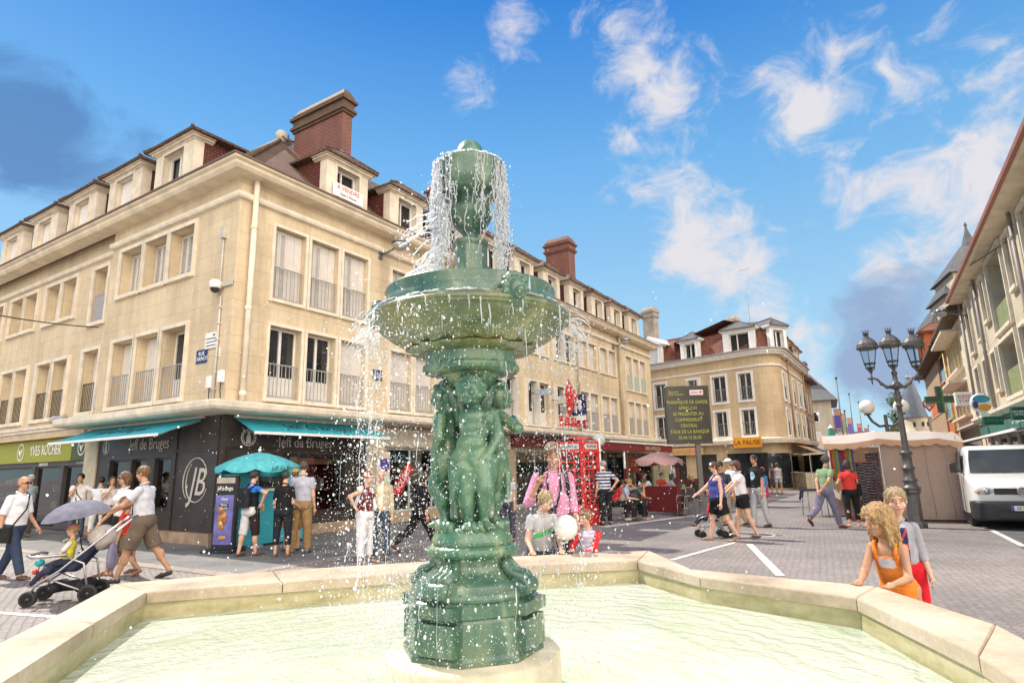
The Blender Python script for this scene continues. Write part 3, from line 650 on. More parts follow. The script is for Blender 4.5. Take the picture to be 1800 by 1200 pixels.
# green cosmetics shop on the left
GREEN = mat('olive_green_fascia', (.30, .30, .015), .5, .06); DGREEN = mat('dark_green_panel', (.055, .085, .012), .5, .1); DGREY = mat('dark_grey_frame', (.07, .058, .055), .5, .1)
hY = [(-9.1, -7.05, .25, 2.0), (-11.3, -9.3, .03, 2.0), (-17.5, -11.5, .25, 2.0)]
shy = MB(MLb); wall_grid(shy, -18.5, -6.75, .02, 2.96, hY, .2); shy = shy.build('shopfront', DGREY, cb)
m = MB(MLb); m.box(-18.4, -8.45, -.10, -.002, 2.15, 2.88); m.build('fascia', GREEN, shy); m = MB(MLb); m.box(-8.44, -6.97, -.10, -.002, 2.15, 2.88); m.build('fascia', DGREEN, shy)
m = MB(MLb); m.box(-18.4, -6.97, -.34, -.002, 2.9, 2.955); m.build('canopy_edge', paint((.62, .42, .2)), shy)
flat_text(shy, MLb, 'YVES ROCHER', -10.35, 2.52, .48, WHITE, y=-.11, xs=.78)
def ringmark(par, M, s, z, r, y=-.11):
    m = MB(M); n = 26
    for i in range(n):
        a0, a1 = 2*pi*i/n, 2*pi*(i+1)/n; q = lambda a, R: (s+R*cos(a), y, z+R*sin(a)); m.quad(q(a0, r*.84), q(a1, r*.84), q(a1, r), q(a0, r))
    for sx in (-1, 1): m.tube([(s, y, z-r*.6), (s+sx*r*.15, y, z), (s+sx*r*.55, y, z+r*.35)], [r*.06, r*.14, r*.05], 6)
    return m.build('emblem', WHITE, par)
ringmark(shy, MLb, -12.35, 2.52, .30); ringmark(shy, MLb, -7.75, 2.55, .26)
flat_text(shy, MLb, "L'INSTITUT", -10.6, 2.07, .14, WHITE); flat_text(shy, MLb, 'LA COSMETIQUE', -7.75, 2.07, .11, GREYL)
for k, (a, b, c, d) in enumerate(hY): pane(shy, MLb, a, b, c, d, mull=(), mt=DGREY); shelf_room(shy, MLb, a, b, c, d, 2.4, seed=40+k, colors=[(.55, .5, .42), (.6, .12, .12), (.35, .4, .1), (.66, .6, .55)])
# glass shop with the sale sign, tobacconist, bar on the right-hand front
hS = [(5.7, 9.2, .35, 2.35), (9.5, 12.8, .35, 2.35), (13.4, 18.6, .1, 2.35), (19.3, 22.5, .1, 2.4), (22.8, 25.6, .1, 2.4), (25.9, 30.0, .1, 2.4)]
shs = MB(MR); wall_grid(shs, 5.5, Rlen, .02, 3.06, hS, .2); shs = shs.build('shopfront', paint((.40, .32, .22)), cb)
for k, (a, b, c, d) in enumerate(hS):
    pane(shs, MR, a, b, c, d, mull=[a+(b-a)*t for t in ((.5,) if b-a < 3 else (.33, .66))], mt=paint((.14, .015, .015)) if k > 2 else paint((.45, .48, .46)))
    shelf_room(shs, MR, a, b, c, d, 1.6, seed=60+k, colors=[(.5, .45, .4), (.6, .1, .05), (.5, .3, .1), (.3, .32, .35)])
m = MB(MR)                                              # pale shoe boxes piled behind the pane
rr = random.Random(4)
for i in range(11):
    for j in range(5): x = 5.9+i*.24; z = .36+j*.15; m.bbox(x, x+.22, .25, .42, z, z+.135, .008, m=0 if rr.random() < .75 else 1)
m.build('shoe_boxes', [paint((.62, .62, .62)), paint((.3, .18, .1))], shs)
m = MB(MR); m.box(5.52, 12.9, -.05, -.002, 2.4, 2.95); m.build('fascia', paint((.55, .5, .4)), shs)
m = MB(MR); m.box(13.0, 18.9, -.22, -.002, 2.55, 3.0); m.build('fascia', paint((.19, .02, .018)), shs)
def tilted_sign(par, M, s, z, w, h, rot, txt, bg, fg, name='sale_sign', y=.10, ts=.3):
    T = M @ Matrix.Translation((s, y, z)) @ Matrix.Rotation(rot, 4, 'Y'); m = MB(T); m.box(-w/2, w/2, -.012, 0, -h/2, h/2, m=0); m.text(txt, ts, (0, -.014, 0), (.85, 0, 0), (0, 0, 1), .002, m=1)
    return m.build(name, [bg, fg], par)
RED = mat('sign_red', (.55, .02, .02), .5, .05)
tilted_sign(shs, MR, 6.55, 1.35, 1.15, .38, radians(-52), 'SOLDES', RED, WHITE); 
tilted_sign(shs, MR, 20.3, 1.75, .9, .55, 0, 'SOL', paint((.75, .45, .02)), paint((.05, .04, .02)), ts=.5); tilted_sign(shs, MR, 20.3, 1.12, .9, .5, 0, 'DES', paint((.6, .6, .6)), paint((.35, .36, .38)), ts=.5)
tilted_sign(shs, MR, 26.9, 1.75, 1.5, .9, 0, 'SOLDES', paint((.6, .04, .03)), paint((.8, .6, .05)), ts=.32)
# bar canopy
BURG = mat('burgundy_canvas', (.20, .015, .018), .6, .1)
ac = MB(MR); ac.add([(19.2, -.1, 3.05), (28.6, -.1, 3.05), (28.6, -1.75, 2.88), (19.2, -1.75, 2.88), (19.2, -.1, 3.0), (28.6, -.1, 3.0), (28.6, -1.75, 2.83), (19.2, -1.75, 2.83)], [(0, 3, 2, 1), (4, 5, 6, 7), (0, 1, 5, 4), (1, 2, 6, 5), (2, 3, 7, 6), (3, 0, 4, 7)])
ac = ac.build('canopy', paint((.66, .62, .58)), cb)
v = MB(MR); v.box(19.2, 28.6, -1.79, -1.752, 2.42, 2.8); v.box(19.2, 19.24, -1.75, -.1, 2.45, 2.82); v.build('valance', BURG, ac)
v = MB(MR); v.box(19.15, 28.65, -1.86, -1.80, 2.80, 2.9); v.build('front_rail', WHITE, ac)
flat_text(ac, MR, 'BAR LE MOELLON', 25.2, 2.60, .30, paint((.55, .45, .3)), y=-1.80, xs=1.0)
for x in (21.1, 28.4): v = MB(MR); v.tube([(x, -1.7, .004), (x, -1.7, 2.84)], .06, 8); v.build('post', WHITE, ac)
# ------------------------------------------------------------------ curved corner building across the square
B2 = atY(1142, 777, 47); B2.z = 0
D2 = dirv(137); I2 = Vector((-D2.y, D2.x, 0)); I2 = I2 if I2.y > 0 else -I2
b2 = root('curved_building', 'cream building with a rounded corner and red mansard roof across the square', 'building', B2)
M2 = frame_mat((0, 0, 0), D2, I2); STN2 = blocks('pale_limestone', (.62, .49, .32), (.56, .44, .28), (.42, .33, .21), .8, .42, .004, stain=.4)
SD = dirv(32.2); SN = Vector((SD.y, -SD.x, 0))           # side street front
S0, CR = 8.75, 1.1                                        # straight front up to S0, then the bend
# the bend: from direction 137 deg turning to 32.2 deg (left turn)
bend = []; p = D2*S0; a0, a1 = 137.0, 32.2; nb = 9; seg = CR*radians(a0-a1)/nb
for i in range(nb): a = a0+(a1-a0)*(i+.5)/nb; bend.append(p.copy()); p = p+dirv(a)*seg
bend.append(p.copy()); PB = p.copy(); SL = 11.2
w = MB(M2)
W2 = [(-5.1, -4.1), (-2.6, -1.6), (.75, 1.75), (3.6, 4.5), (5.55, 6.55), (7.5, 8.4)]
ZB2 = [(5.85, 7.65), (3.5, 5.2)]
hol = []
for i, (a, b) in enumerate(W2):
    for j, (c, d) in enumerate(ZB2): hol.append((a, b, c if not (i == 3 and j == 0) else 6.55, d))
wall_grid(w, -8, S0, 0, 9.0, hol, .25)
w.M = Matrix()
for i in range(nb):
    a, b = bend[i], bend[i+1]; L_ = (b-a).length; u0 = S0+i*L_
    w.add([(a.x, a.y, 0), (b.x, b.y, 0), (b.x, b.y, 9.0), (a.x, a.y, 9.0)], [(0, 1, 2, 3)], uvs=[[(u0, 0), (u0+L_, 0), (u0+L_, 9), (u0, 9)]])
MS2 = frame_mat(PB, SD, -SN); w.M = MS2
WS = [(.5, 1.2), (2.4, 3.1), (4.6, 5.3), (7.4, 8.1), (9.6, 10.3)]
hs = [(a, b, c, d) for a, b in WS for c, d in ZB2]
wall_grid(w, 0, SL, 0, 9.0, hs, .25); w.build('wall', STN2, b2)
for i, (a, b, c, d) in enumerate(hol): window(b2, M2, a, b, c, d, .25, 'glass' if i % 3 else 'open', 'bars', .14, .06, WHITE, .9)
for i, (a, b, c, d) in enumerate(hs): window(b2, MS2, a, b, c, d, .25, 'glass', 'side', .14, .06, WHITE, .9)
path2 = [D2*-8]+[q for q in bend]+[PB+SD*SL]
path2 = [D2*-8, D2*S0]+bend[1:]+[PB+SD*SL]
CORN2 = mat('white_cornice', (.76, .72, .66), .7, .08, 2); c = MB(); sweep(c, path2, [(0, 8.75), (.3, 8.78), (.36, 8.9), (.45, 8.95), (.45, 9.12), (0, 9.15)]); sweep(c, path2, [(0, 8.0), (.07, 8.02), (.07, 8.12), (0, 8.15)]); c.build('cornice', CORN2, b2)
c = MB(); sweep(c, path2, [(.46, 9.08), (.56, 9.08), (.56, 9.18), (.3, 9.2), (.3, 9.151), (.46, 9.15)]); c.build('gutter', ZINC, b2)
c = MB(); sweep(c, path2, [(0, 2.95), (.55, 2.95), (.6, 3.15), (.6, 3.25), (0, 3.35)]); c.build('ledge', STONE_W, b2)
c = MB(); sweep(c, path2, [(-.1, 9.14), (-.1, 9.2), (-.75, 10.75), (-3.4, 11.75), (-7.2, 10.6), (-7.2, 9.1)]); c.build('roof', TILE_R, b2)
dormer(b2, M2, .7, 9.1, 1.9, 1.4, 2, 'blind', WHITE, 2.3, WHITE, TILE_R, y0=-.15, gable=True, wk=.66)
for s in (4.05, -2.6): dormer(b2, M2, s, 9.1, 1.5, 1.3, 2, 'glass', WHITE, 1.6, SLATE, TILE_R, y0=-.15, wk=.6)
Mb = frame_mat(D2*7.6, dirv(128), Vector((-dirv(125).y, dirv(125).x, 0))); dormer(b2, Mb, .2, 9.1, 2.2, 1.45, 2.2, 'open', WHITE, 2.3, SLATE, TILE_R, y0=-.1, wk=.6)
Mb = frame_mat(bend[6]+dirv(60)*.3, dirv(66), Vector((-dirv(72).y, dirv(72).x, 0))); dormer(b2, Mb, .2, 9.1, 1.5, 1.45, 2.2, 'glass', WHITE, 1.6, SLATE, TILE_R, y0=-.1, wk=.6)
for s in (1.6, 4.2, 6.8, 9.4): dormer(b2, MS2, s, 9.1, 1.5, 1.2, 2, 'glass', STONE_W, 1.8, TILE_R, TILE_R)
RENDER = mat('grey_render', (.33, .28, .23), .85, .2, 2)
chimney(b2, M2, -1.3, -.3, 2.0, 2.7, 9.5, 13.5, RENDER); chimney(b2, M2, -2.9, -2.1, 1.6, 2.2, 9.5, 12.6, RENDER); chimney(b2, M2, 5.5, 6.2, 3.0, 3.6, 10.6, 11.6, RENDER)
ant = MB(M2); ant.tube([(7.0, 3.6, 11.2), (7.0, 3.6, 16.2)], .012, 5); ant.tube([(6.6, 3.6, 16.0), (7.4, 3.6, 16.0)], .012, 4)
for k in range(5): ant.tube([(6.65+k*.17, 3.45, 16.0), (6.65+k*.17, 3.75, 16.0)], .009, 4)
ant.build('aerial', ZINC, b2)
for a, b in ((2.4, 2.0), (9.9, 5.0)): downpipe(b2, MS2, a, 3.3, 8.8, paint((.3, .22, .15), .5), r=.06)
# shops below: glazing with dark rooms, signs
for a, b in ((-7.5, -4), (-3.5, .2), (1.6, 3.0), (4.1, 5.4), (6.2, 9.0)): m = MB(M2); m.box(a, b, -.02, -.004, .1, 2.35); m.build('shop_window', GLASS, b2)
m = MB(); sweep(m, [q for q in bend], [(.006, .1), (.02, .1), (.02, 2.3), (.006, 2.3)]); m.build('shop_window', GLASS, b2); m = MB(); sweep(m, [PB+SD*.6, PB+SD*SL], [(.006, .1), (.02, .1), (.02, 2.3), (.006, 2.3)]); m.build('shop_window', GLASS, b2)
m = MB(M2); m.box(-.2, 4.6, -.55, -.25, 2.35, 2.85); m.build('fascia', paint((.62, .45, .22)), b2)
flat_text(b2, M2, 'BOULANGERIE', 2.8, 2.6, .42, paint((.6, .15, .03)), y=-.56)
m = MB(M2); m.box(7.1, 9.0, -.75, -.66, 2.7, 3.35); sg = m.build('sign_board', paint((.72, .32, .02)), b2); flat_text(b2, M2, 'LA PAUSE', 8.05, 3.02, .42, paint((.25, .03, .02)), y=-.76)
awning(b2, MS2, 1.0, 6.5, 1.5, 2.95, 2.3, None, 0, paint((.55, .36, .16))); awning(b2, MS2, 7.0, 10.8, 1.7, 3.0, 2.3, None, 0, paint((.05, .045, .045)))
# ------------------------------------------------------------------ brown roofed house next to it
PC = B2+PB+SD*(SL+.02); b3 = root('narrow_house', 'narrow ochre house with brown eaves beside the rounded cream building', 'building', PC)
M3 = frame_mat((0, 0, 0), SD, -SN); w = MB(M3); h3 = [(a, a+.9, c, d) for a in (.6, 2.3) for c, d in ((5.6, 7.4), (3.4, 5.0))]
wall_grid(w, 0, 4.2, 0, 8.4, h3, .2); w.quad((4.2, 0, 0), (4.2, 8, 0), (4.2, 8, 8.4), (4.2, 0, 8.4)); w.build('wall', blocks('ochre_render', (.42, .28, .15), (.38, .25, .13), (.3, .2, .11), 1.2, .6, .003, stain=.4), b3)
for a, b, c, d in h3: window(b3, M3, a, b, c, d, .2, 'panel', None, .1, .04, paint((.3, .21, .13)))
m = MB(M3); m.extr([(-.6, 8.3), (-.6, 8.45), (4, 11.0), (9, 8.45), (9, 8.3)], -.0, 4.4); m.build('roof', TILE, b3); chimney(b3, M3, -.2, .9, .8, 1.6, 9, 10.9, RENDER)
m = MB(M3); m.box(.3, 4.0, -.03, -.004, .1, 2.4); m.build('shop_window', GLASS, b3)
# ------------------------------------------------------------------ pale block with a grey pyramid roof
PD = atY(1402, 800, 79); PD.z = 0; PE = atY(1472, 800, 77); PE.z = 0; d4 = (PE-PD).normalized(); i4 = Vector((-d4.y, d4.x, 0)); L4 = (PE-PD).length
b4 = root('pale_apartment_block', 'plain pale apartment block with grey pyramid roof at the end of the square', 'building', PD); M4 = frame_mat((0, 0, 0), d4, i4)
w = MB(M4); h4 = [(1.2, 2.9, 6.7, 7.9), (1.2, 2.9, 4.3, 5.4)]; wall_grid(w, -6, L4, 2.6, 9.3, h4, .2); w.quad((L4, 0, 2.6), (L4, 12, 2.6), (L4, 12, 9.3), (L4, 0, 9.3)); w.build('wall', blocks('pale_render', (.50, .44, .35), (.47, .41, .33), (.38, .33, .27), 1.4, .7, .004, stain=.3), b4)
for k, (a, b, c, d) in enumerate(h4): window(b4, M4, a, b, c, d, .2, 'blind' if k else 'glass', None, .06, .02, WHITE)
m = MB(M4); m.box(-6, L4, 1.2, 1.3, 0, 2.6); m.build('shop_window', GLASS, b4)
for x in (-5.5, .2, 4.4, L4-.3): m = MB(M4); m.box(x-.15, x+.15, .1, .4, .004, 2.6); m.build('pillar', CREAM, b4)
m = MB(M4); cx = L4/2-3; m.add([(-6.8, -.8, 9.3), (L4+.8, -.8, 9.3), (L4+.8, 13, 9.3), (-6.8, 13, 9.3), (cx-2.2, 6, 14.6), (cx+2.2, 6, 14.6)], [(0, 1, 5, 4), (1, 2, 5), (2, 3, 4, 5), (3, 0, 4), (3, 2, 1, 0)]); m.build('roof', SLATE, b4)
chimney(b4, M4, 1.5, 2.2, 1.6, 2.4, 10, 13.8, BRICK)
m = MB(M4); m.box(2.2, 4.6, -.06, -.004, 3.0, 4.0); m.box(2.4, 4.6, -.06, -.004, 2.1, 2.9); m.build('sign_board', paint((.5, .47, .5)), b4)
# ------------------------------------------------------------------ the sunlit row on the right
RP = atY(1800, 696, 20); RP.z = 0; DR = dirv(29.95); IR = Vector((DR.y, -DR.x, 0))
MW = frame_mat((0, 0, 0), -DR, IR)                       # x = -s
STN3 = blocks('cream_ashlar', (.60, .53, .40), (.54, .47, .35), (.38, .33, .25), 1.0, .5, .005, stain=.4)
ra_ = root('cream_shop_building', 'tall cream stone building with deep loggias and green shop front at the right edge', 'building', RP)
wA = [(-11, -9.8, 6.6, 8.5, 0), (-8.4, -6.0, 6.05, 8.6, 1), (-5.0, -4.0, 6.85, 8.5, 0), (-2.4, -1.5, 6.85, 8.5, 0), (-.7, 2.2, 6.05, 8.65, 1), (3.1, 4.0, 6.85, 8.5, 0), (5.2, 6.1, 6.5, 8.6, 2), (7.6, 8.6, 6.3, 8.5, 2),
      (-11, -9.8, 3.9, 5.6, 0), (-8.4, -6.0, 3.75, 5.65, 1), (-5.0, -4.0, 4.2, 5.6, 0), (-2.4, -1.5, 4.2, 5.6, 0), (-.7, 2.2, 3.75, 5.65, 1), (3.1, 4.0, 4.2, 5.6, 3), (5.2, 6.1, 3.9, 5.6, 2), (7.6, 8.6, 3.9, 5.6, 2)]
LA = 9.6
w = MB(MW); wall_grid(w, -LA, 14, 3.2, 9.05, [(-b, -a, c, d) for a, b, c, d, k in wA], .7); w.build('wall', STN3, ra_)
for a, b, c, d, k in wA: window(ra_, MW, -b, -a, c, d, .7, 'glass' if k == 1 else ('shutter' if k == 3 else 'panel'), 'moss' if k == 1 else ('dark' if k == 2 else None), .12, .1, STONE_W, .95 if k < 2 else .8)
c = MB(); rpath = [DR*LA, DR*-14]; sweep(c, rpath, [(0, 8.86), (.45, 8.88), (.52, 8.95), (.52, 9.05), (0, 9.1)]); c.build('cornice', CORN, ra_)
c = MB(); sweep(c, rpath, [(.56, 9.04), (.58, 9.12), (-5, 13.2), (-10, 9.5), (-10, 9.04)]); c.build('roof', TILE, ra_)
c = MB(); sweep(c, rpath, [(.523, 8.96), (.63, 8.96), (.65, 9.06), (.58, 9.06)]); c.build('gutter', paint((.35, .13, .09), .5), ra_)
for s in (-3.3, 4.7, 9.45): downpipe(ra_, MW, -s, 3.4, 8.8, paint((.28, .24, .22), .5), r=.06)
c = MB(); sweep(c, rpath, [(0, 3.2), (.3, 3.2), (.34, 3.3), (.4, 3.33), (.4, 3.44), (0, 3.5)]); c.build('ledge', STONE_W, ra_)
GRN = paint((.05, .16, .13), .5)
m = MB(MW); m.box(-LA, 14, .05, .2, 0, 3.2, m=0); 
for s in range(-12, 9, 2): m.box(-s-.22, -s+.22, -.02, .049, .02, 2.5, m=1)
for s in range(-12, 8, 2): m.box(-s-1.7, -s-.3, .03, .049, .3, 2.4, m=2)
m.build('shopfront', [paint((.55, .5, .42)), paint((.62, .58, .5)), GLASS], ra_)
m = MB(MW); m.box(-LA+.3, 6, -.16, -.002, 2.62, 3.15); m.build('fascia', GRN, ra_)
awning(ra_, MW, -8.5, 6, 1.3, 2.62, 2.35, None, 0, paint((.08, .22, .19)))
m = MB(MW); m.text('OPTIQUE GENERALE', .36, (0, -.17, 2.9), (1, 0, 0), (0, 0, 1), .006); m.build('lettering', paint((.6, .68, .62)), ra_)
# cream house with boxed windows
rb_ = root('boxed_window_house', 'cream house with windows grouped under thin projecting canopies on the right', 'building', RP+DR*(LA+.02)); LBb = 9.6
w = MB(MW); hb = [(-8.6+i*1.5, -7.5+i*1.5, c, d) for i in range(4) for c, d in ((6.3, 7.9), (3.9, 5.3))]; wall_grid(w, -LBb, 0, 0, 8.7, hb, .5); w.build('wall', mat('cream_render', (.62, .55, .40), .85, .1, 2), rb_)
for a, b, c, d in hb: window(rb_, MW, a, b, c, d, .5, 'panel', None, .05, .03, paint((.62, .45, .25)))
m = MB(MW)
for z in (8.05, 5.45): m.box(-9.0, -2.6, -.75, -.002, z, z+.12)
for z in (6.12, 3.74): m.box(-9.0, -2.6, -.3, -.002, z, z+.1)
m.build('window_canopy', STONE_W, rb_)
m = MB(MW); m.extr([(-.7, 8.6), (-.7, 8.76), (5, 12.8), (10, 8.8), (10, 8.6)], -LBb, 0); m.build('roof', TILE, rb_)
downpipe(rb_, MW, -9.4, 0, 8.6, paint((.55, .42, .12), .5), r=.06)
awning(rb_, MW, -9, -1, 1.9, 3.3, 2.55, None, 0, paint((.24, .06, .08))); m = MB(MW); m.box(-9, -1, -.02, -.004, .1, 2.5); m.build('shop_window', GLASS, rb_)
# red and timber house
rc_ = root('red_timber_house', 'orange red house with pale timber cladding and small red roof dormers farther down the right', 'building', RP+DR*(LA+LBb+.04)); LCc = 16.5
ORG = mat('orange_render', (.52, .14, .045), .8, .1, 2); w = MB(MW); w.box(-LCc, 0, 0, 8, 0, 8.4); w.build('wall', ORG, rc_)
m = MB(MW)
for z0, z1 in ((6.2, 8.1), (2.9, 4.8)):
    n = 40
    for i in range(n): x = -LCc+i*(12.0/n); m.box(x+.01, x+12.0/n-.01, -.10, -.004, z0, z1)
    m.box(-LCc, -4.4, -.14, -.101, z1, z1+.08); m.box(-LCc, -4.4, -.14, -.101, z0-.08, z0)
m.build('timber_cladding', mat('timber', (.45, .30, .18), .7, .2, 6), rc_)
m = MB(MW); m.extr([(-.8, 8.3), (-.8, 8.48), (5, 12.0), (10, 8.6), (10, 8.3)], -LCc-.6, 0); m.build('roof', TILE, rc_)
for s in (5, 7.6, 10.2): dormer(rc_, MW, -s, 8.8, 1.5, 1.2, 2.5, 'glass', ORG, 1.8, TILE_R, ORG, y0=-.6)
for z in (4.2, 6.6): window(rc_, MW, -4.0, -1.4, z, z+1.5, .004, 'void', None, .1, .05, paint((.5, .42, .34)))
m = MB(MW); m.box(-4, -1.4, -.03, -.004, 4.2, 5.7); m.box(-4, -1.4, -.03, -.004, 6.6, 8.1); m.box(-14, -1, -.03, -.004, .1, 2.4); m.build('pane', GLASS, rc_)
awning(rc_, MW, -9, -2, 1.6, 2.85, 2.3, None, 0, paint((.3, .22, .14)))
# slate roofed house behind the row
rd_ = root('slate_turret_house', 'old house with pointed slate roofs rising behind the cream building on the right', 'building', RP+DR*19+IR*3.0)
def hip_roof(M, x0, x1, y0, y1, z0, z1, k=.45):
    m = MB(M); xm = (x0+x1)/2; r = (x1-x0)*.12; ym = (y0+y1)/2
    m.add([(x0, y0, z0), (x1, y0, z0), (x1, y1, z0), (x0, y1, z0), (xm-r, ym, z1), (xm+r, ym, z1)], [(0, 1, 5, 4), (1, 2, 5), (2, 3, 4, 5), (3, 0, 4), (3, 2, 1, 0)]); return m
MTt = Matrix.Translation(-(RP+DR*19+IR*3.0))
for (u0, v0, v1, Y, w, nm) in ((1668, 478, 436, 42, 4.5, 'roof'), (1659, 516, 484, 43, 3.0, 'roof'), (1636, 566, 512, 46, 5.0, 'roof')):
    a_ = atY(u0, v0, Y); zt = atY(u0, v1, Y+2).z; hip_roof(MTt @ Matrix.Translation((a_.x, a_.y, 0)) @ Matrix.Rotation(-radians(20), 4, 'Z'), 0, w, 0, 5, a_.z, zt).build(nm, SLATE, rd_)
    m = MB(MTt @ Matrix.Translation((a_.x, a_.y, 0)) @ Matrix.Rotation(-radians(20), 4, 'Z')); m.box(.3, w-.3, .3, 4.7, 0, a_.z-.002); m.build('wall', STN3, rd_)
q_ = atY(1704, 436, 44); m = MB(MTt @ Matrix.Translation(q_)); m.lathe([(.55, -.9), (.6, -.2), (.42, .4), (.14, 1.3), (.06, 1.7), (.13, 1.85), (.0, 2.1)], 10); m.build('finial', SLATE, rd_)
# round tower and what stands at the far end of the street
TW = atY(1617, 800, 58); TW.z = 0; tw = root('round_tower', 'small round stone tower with a conical slate roof beyond the market stall', 'tower', TW)
m = MB(); m.lathe([(1.02, 0), (1.02, 4.2), (1.06, 4.22), (1.06, 4.34), (1.02, 4.36), (1.02, 5.7)], 28); m.build('wall', STN3, tw)
m = MB(); m.lathe([(1.14, 5.62), (1.1, 5.75), (.78, 7.2), (.4, 8.8), (.22, 9.3)], 28); m.build('roof', mat('blue_slate', (.13, .15, .19), .5, .15, 3), tw)
m = MB(); m.ball((0, 0, 9.42), (.27, .27, .17), 14); m.tube([(0, 0, 9.5), (0, 0, 10.6)], .015, 4); m.build('finial', ZINC, tw)
m = MB()
for a in (-2.2, -1.5, -.9): m.box(cos(a)*1.02-.08, cos(a)*1.02+.08, sin(a)*1.02-.06, sin(a)*1.02+.06, 4.75, 5.15)
m.build('slit_window', DARKIN, tw)
for i, (u0, u1, Y, hz, rh, col) in enumerate(((1478, 1496, 105, 7, 10, (.40, .35, .29)), (1497, 1520, 120, 6.0, 8.6, (.44, .38, .3)), (1521, 1556, 130, 5.6, 8.2, (.38, .34, .30)), (1557, 1594, 140, 5.5, 8.0, (.42, .37, .31)), (1626, 1700, 100, 6, 9, (.4, .35, .3)))):
    A = atY(u0, 800, Y); B = atY(u1, 800, Y); A.z = B.z = 0; L_ = B.x-A.x
    hh = root('far_house', ('narrow far house closest to the pale apartment block', 'far house behind the second hanging banner', 'far house directly left of the ornate lamp post', 'far house between the lamp post and round tower', 'far house hidden behind the round stone tower')[i], 'house', A, 0, 'houses at the far end of the street')
    m = MB(); m.box(0, L_, 0, 10, 0, hz); m.build('wall', mat('far_wall%d' % i, col, .85, .15, 1), hh)
    m = MB(); m.add([(-.3, -.4, hz), (L_+.3, -.4, hz), (L_+.3, 10, hz), (-.3, 10, hz), (-.3, 5, rh), (L_+.3, 5, rh)], [(0, 1, 5, 4), (1, 2, 5), (2, 3, 4, 5), (3, 0, 4), (3, 2, 1, 0)]); m.build('roof', SLATE if i % 2 else TILE, hh)
    n = max(1, int(L_/1.8))
    for k in range(n):
        for z in (1.2, 3.6): x = (k+.3)*L_/n; m = MB(); m.box(x, x+.9, -.03, -.003, z, z+1.3); m.build('window', GLASS, hh)
# trees down the street
LEAF = [mat('leaf_%d' % i, c, .6, .3, 3, spec=.3) for i, c in enumerate(((.055, .10, .02), (.085, .13, .025), (.04, .075, .02)))]
def tree(loc, h, rad, label, cat='tree', seed=1, group=None):
    r = random.Random(seed); t = root('street_tree', label, cat, loc, 0, group); m = MB(); m.tube([(0, 0, 0), (.05, 0, h*.3), (0, .05, h*.6)], [.2, .15, .07], 8)
    cl = []
    for k in range(9):
        a = r.uniform(0, 2*pi); q = Vector((cos(a)*rad*r.uniform(.2, .75), sin(a)*rad*r.uniform(.2, .75), h*r.uniform(.42, .9))); m.tube([(0, 0, h*r.uniform(.25, .45)), q*.6+Vector((0, 0, h*.15)), q], [.08, .05, .02], 5); cl.append((q, rad*r.uniform(.35, .55)))
    m.build('trunk', mat('bark', (.09, .07, .05), .9, .3, 8), t); c = MB()
    for q, R in cl:
        for k in range(260):
            d = Vector((r.gauss(0, 1), r.gauss(0, 1), r.gauss(0, .9))).normalized()*R*(r.random()**.4); p = q+d; s = r.uniform(.08, .19)
            a = Vector((r.gauss(0, 1), r.gauss(0, 1), r.gauss(0, 1))).normalized(); b = a.orthogonal().normalized(); c.add([p-a*s, p+b*s*.6, p+a*s, p-b*s*.6], [(0, 1, 2, 3)], m=r.randint(0, 2))
    c.build('crown', LEAF, t); return t
tree(at(1596, 838)+Vector((.3, 0, 0)), 9.2, 1.9, 'green tree standing behind the round stone tower', seed=5)
# a white roofed neighbour at the far left
b5 = root('white_roofed_house', 'house with a pale sunlit roof peeping in at the left edge', 'building', CORNER+LD*(Llen+.05)-NL*STEP)
m = MB(ML); m.box(-14, 0, 0, 9, 0, 9.6); m.build('wall', STONE, b5); m = MB(ML); m.extr([(-.8, 9.6), (-.8, 9.75), (4.5, 13.5), (10, 9.7)], -14, 0); m.build('roof', mat('pale_roof', (.5, .5, .5), .5, .1), b5)
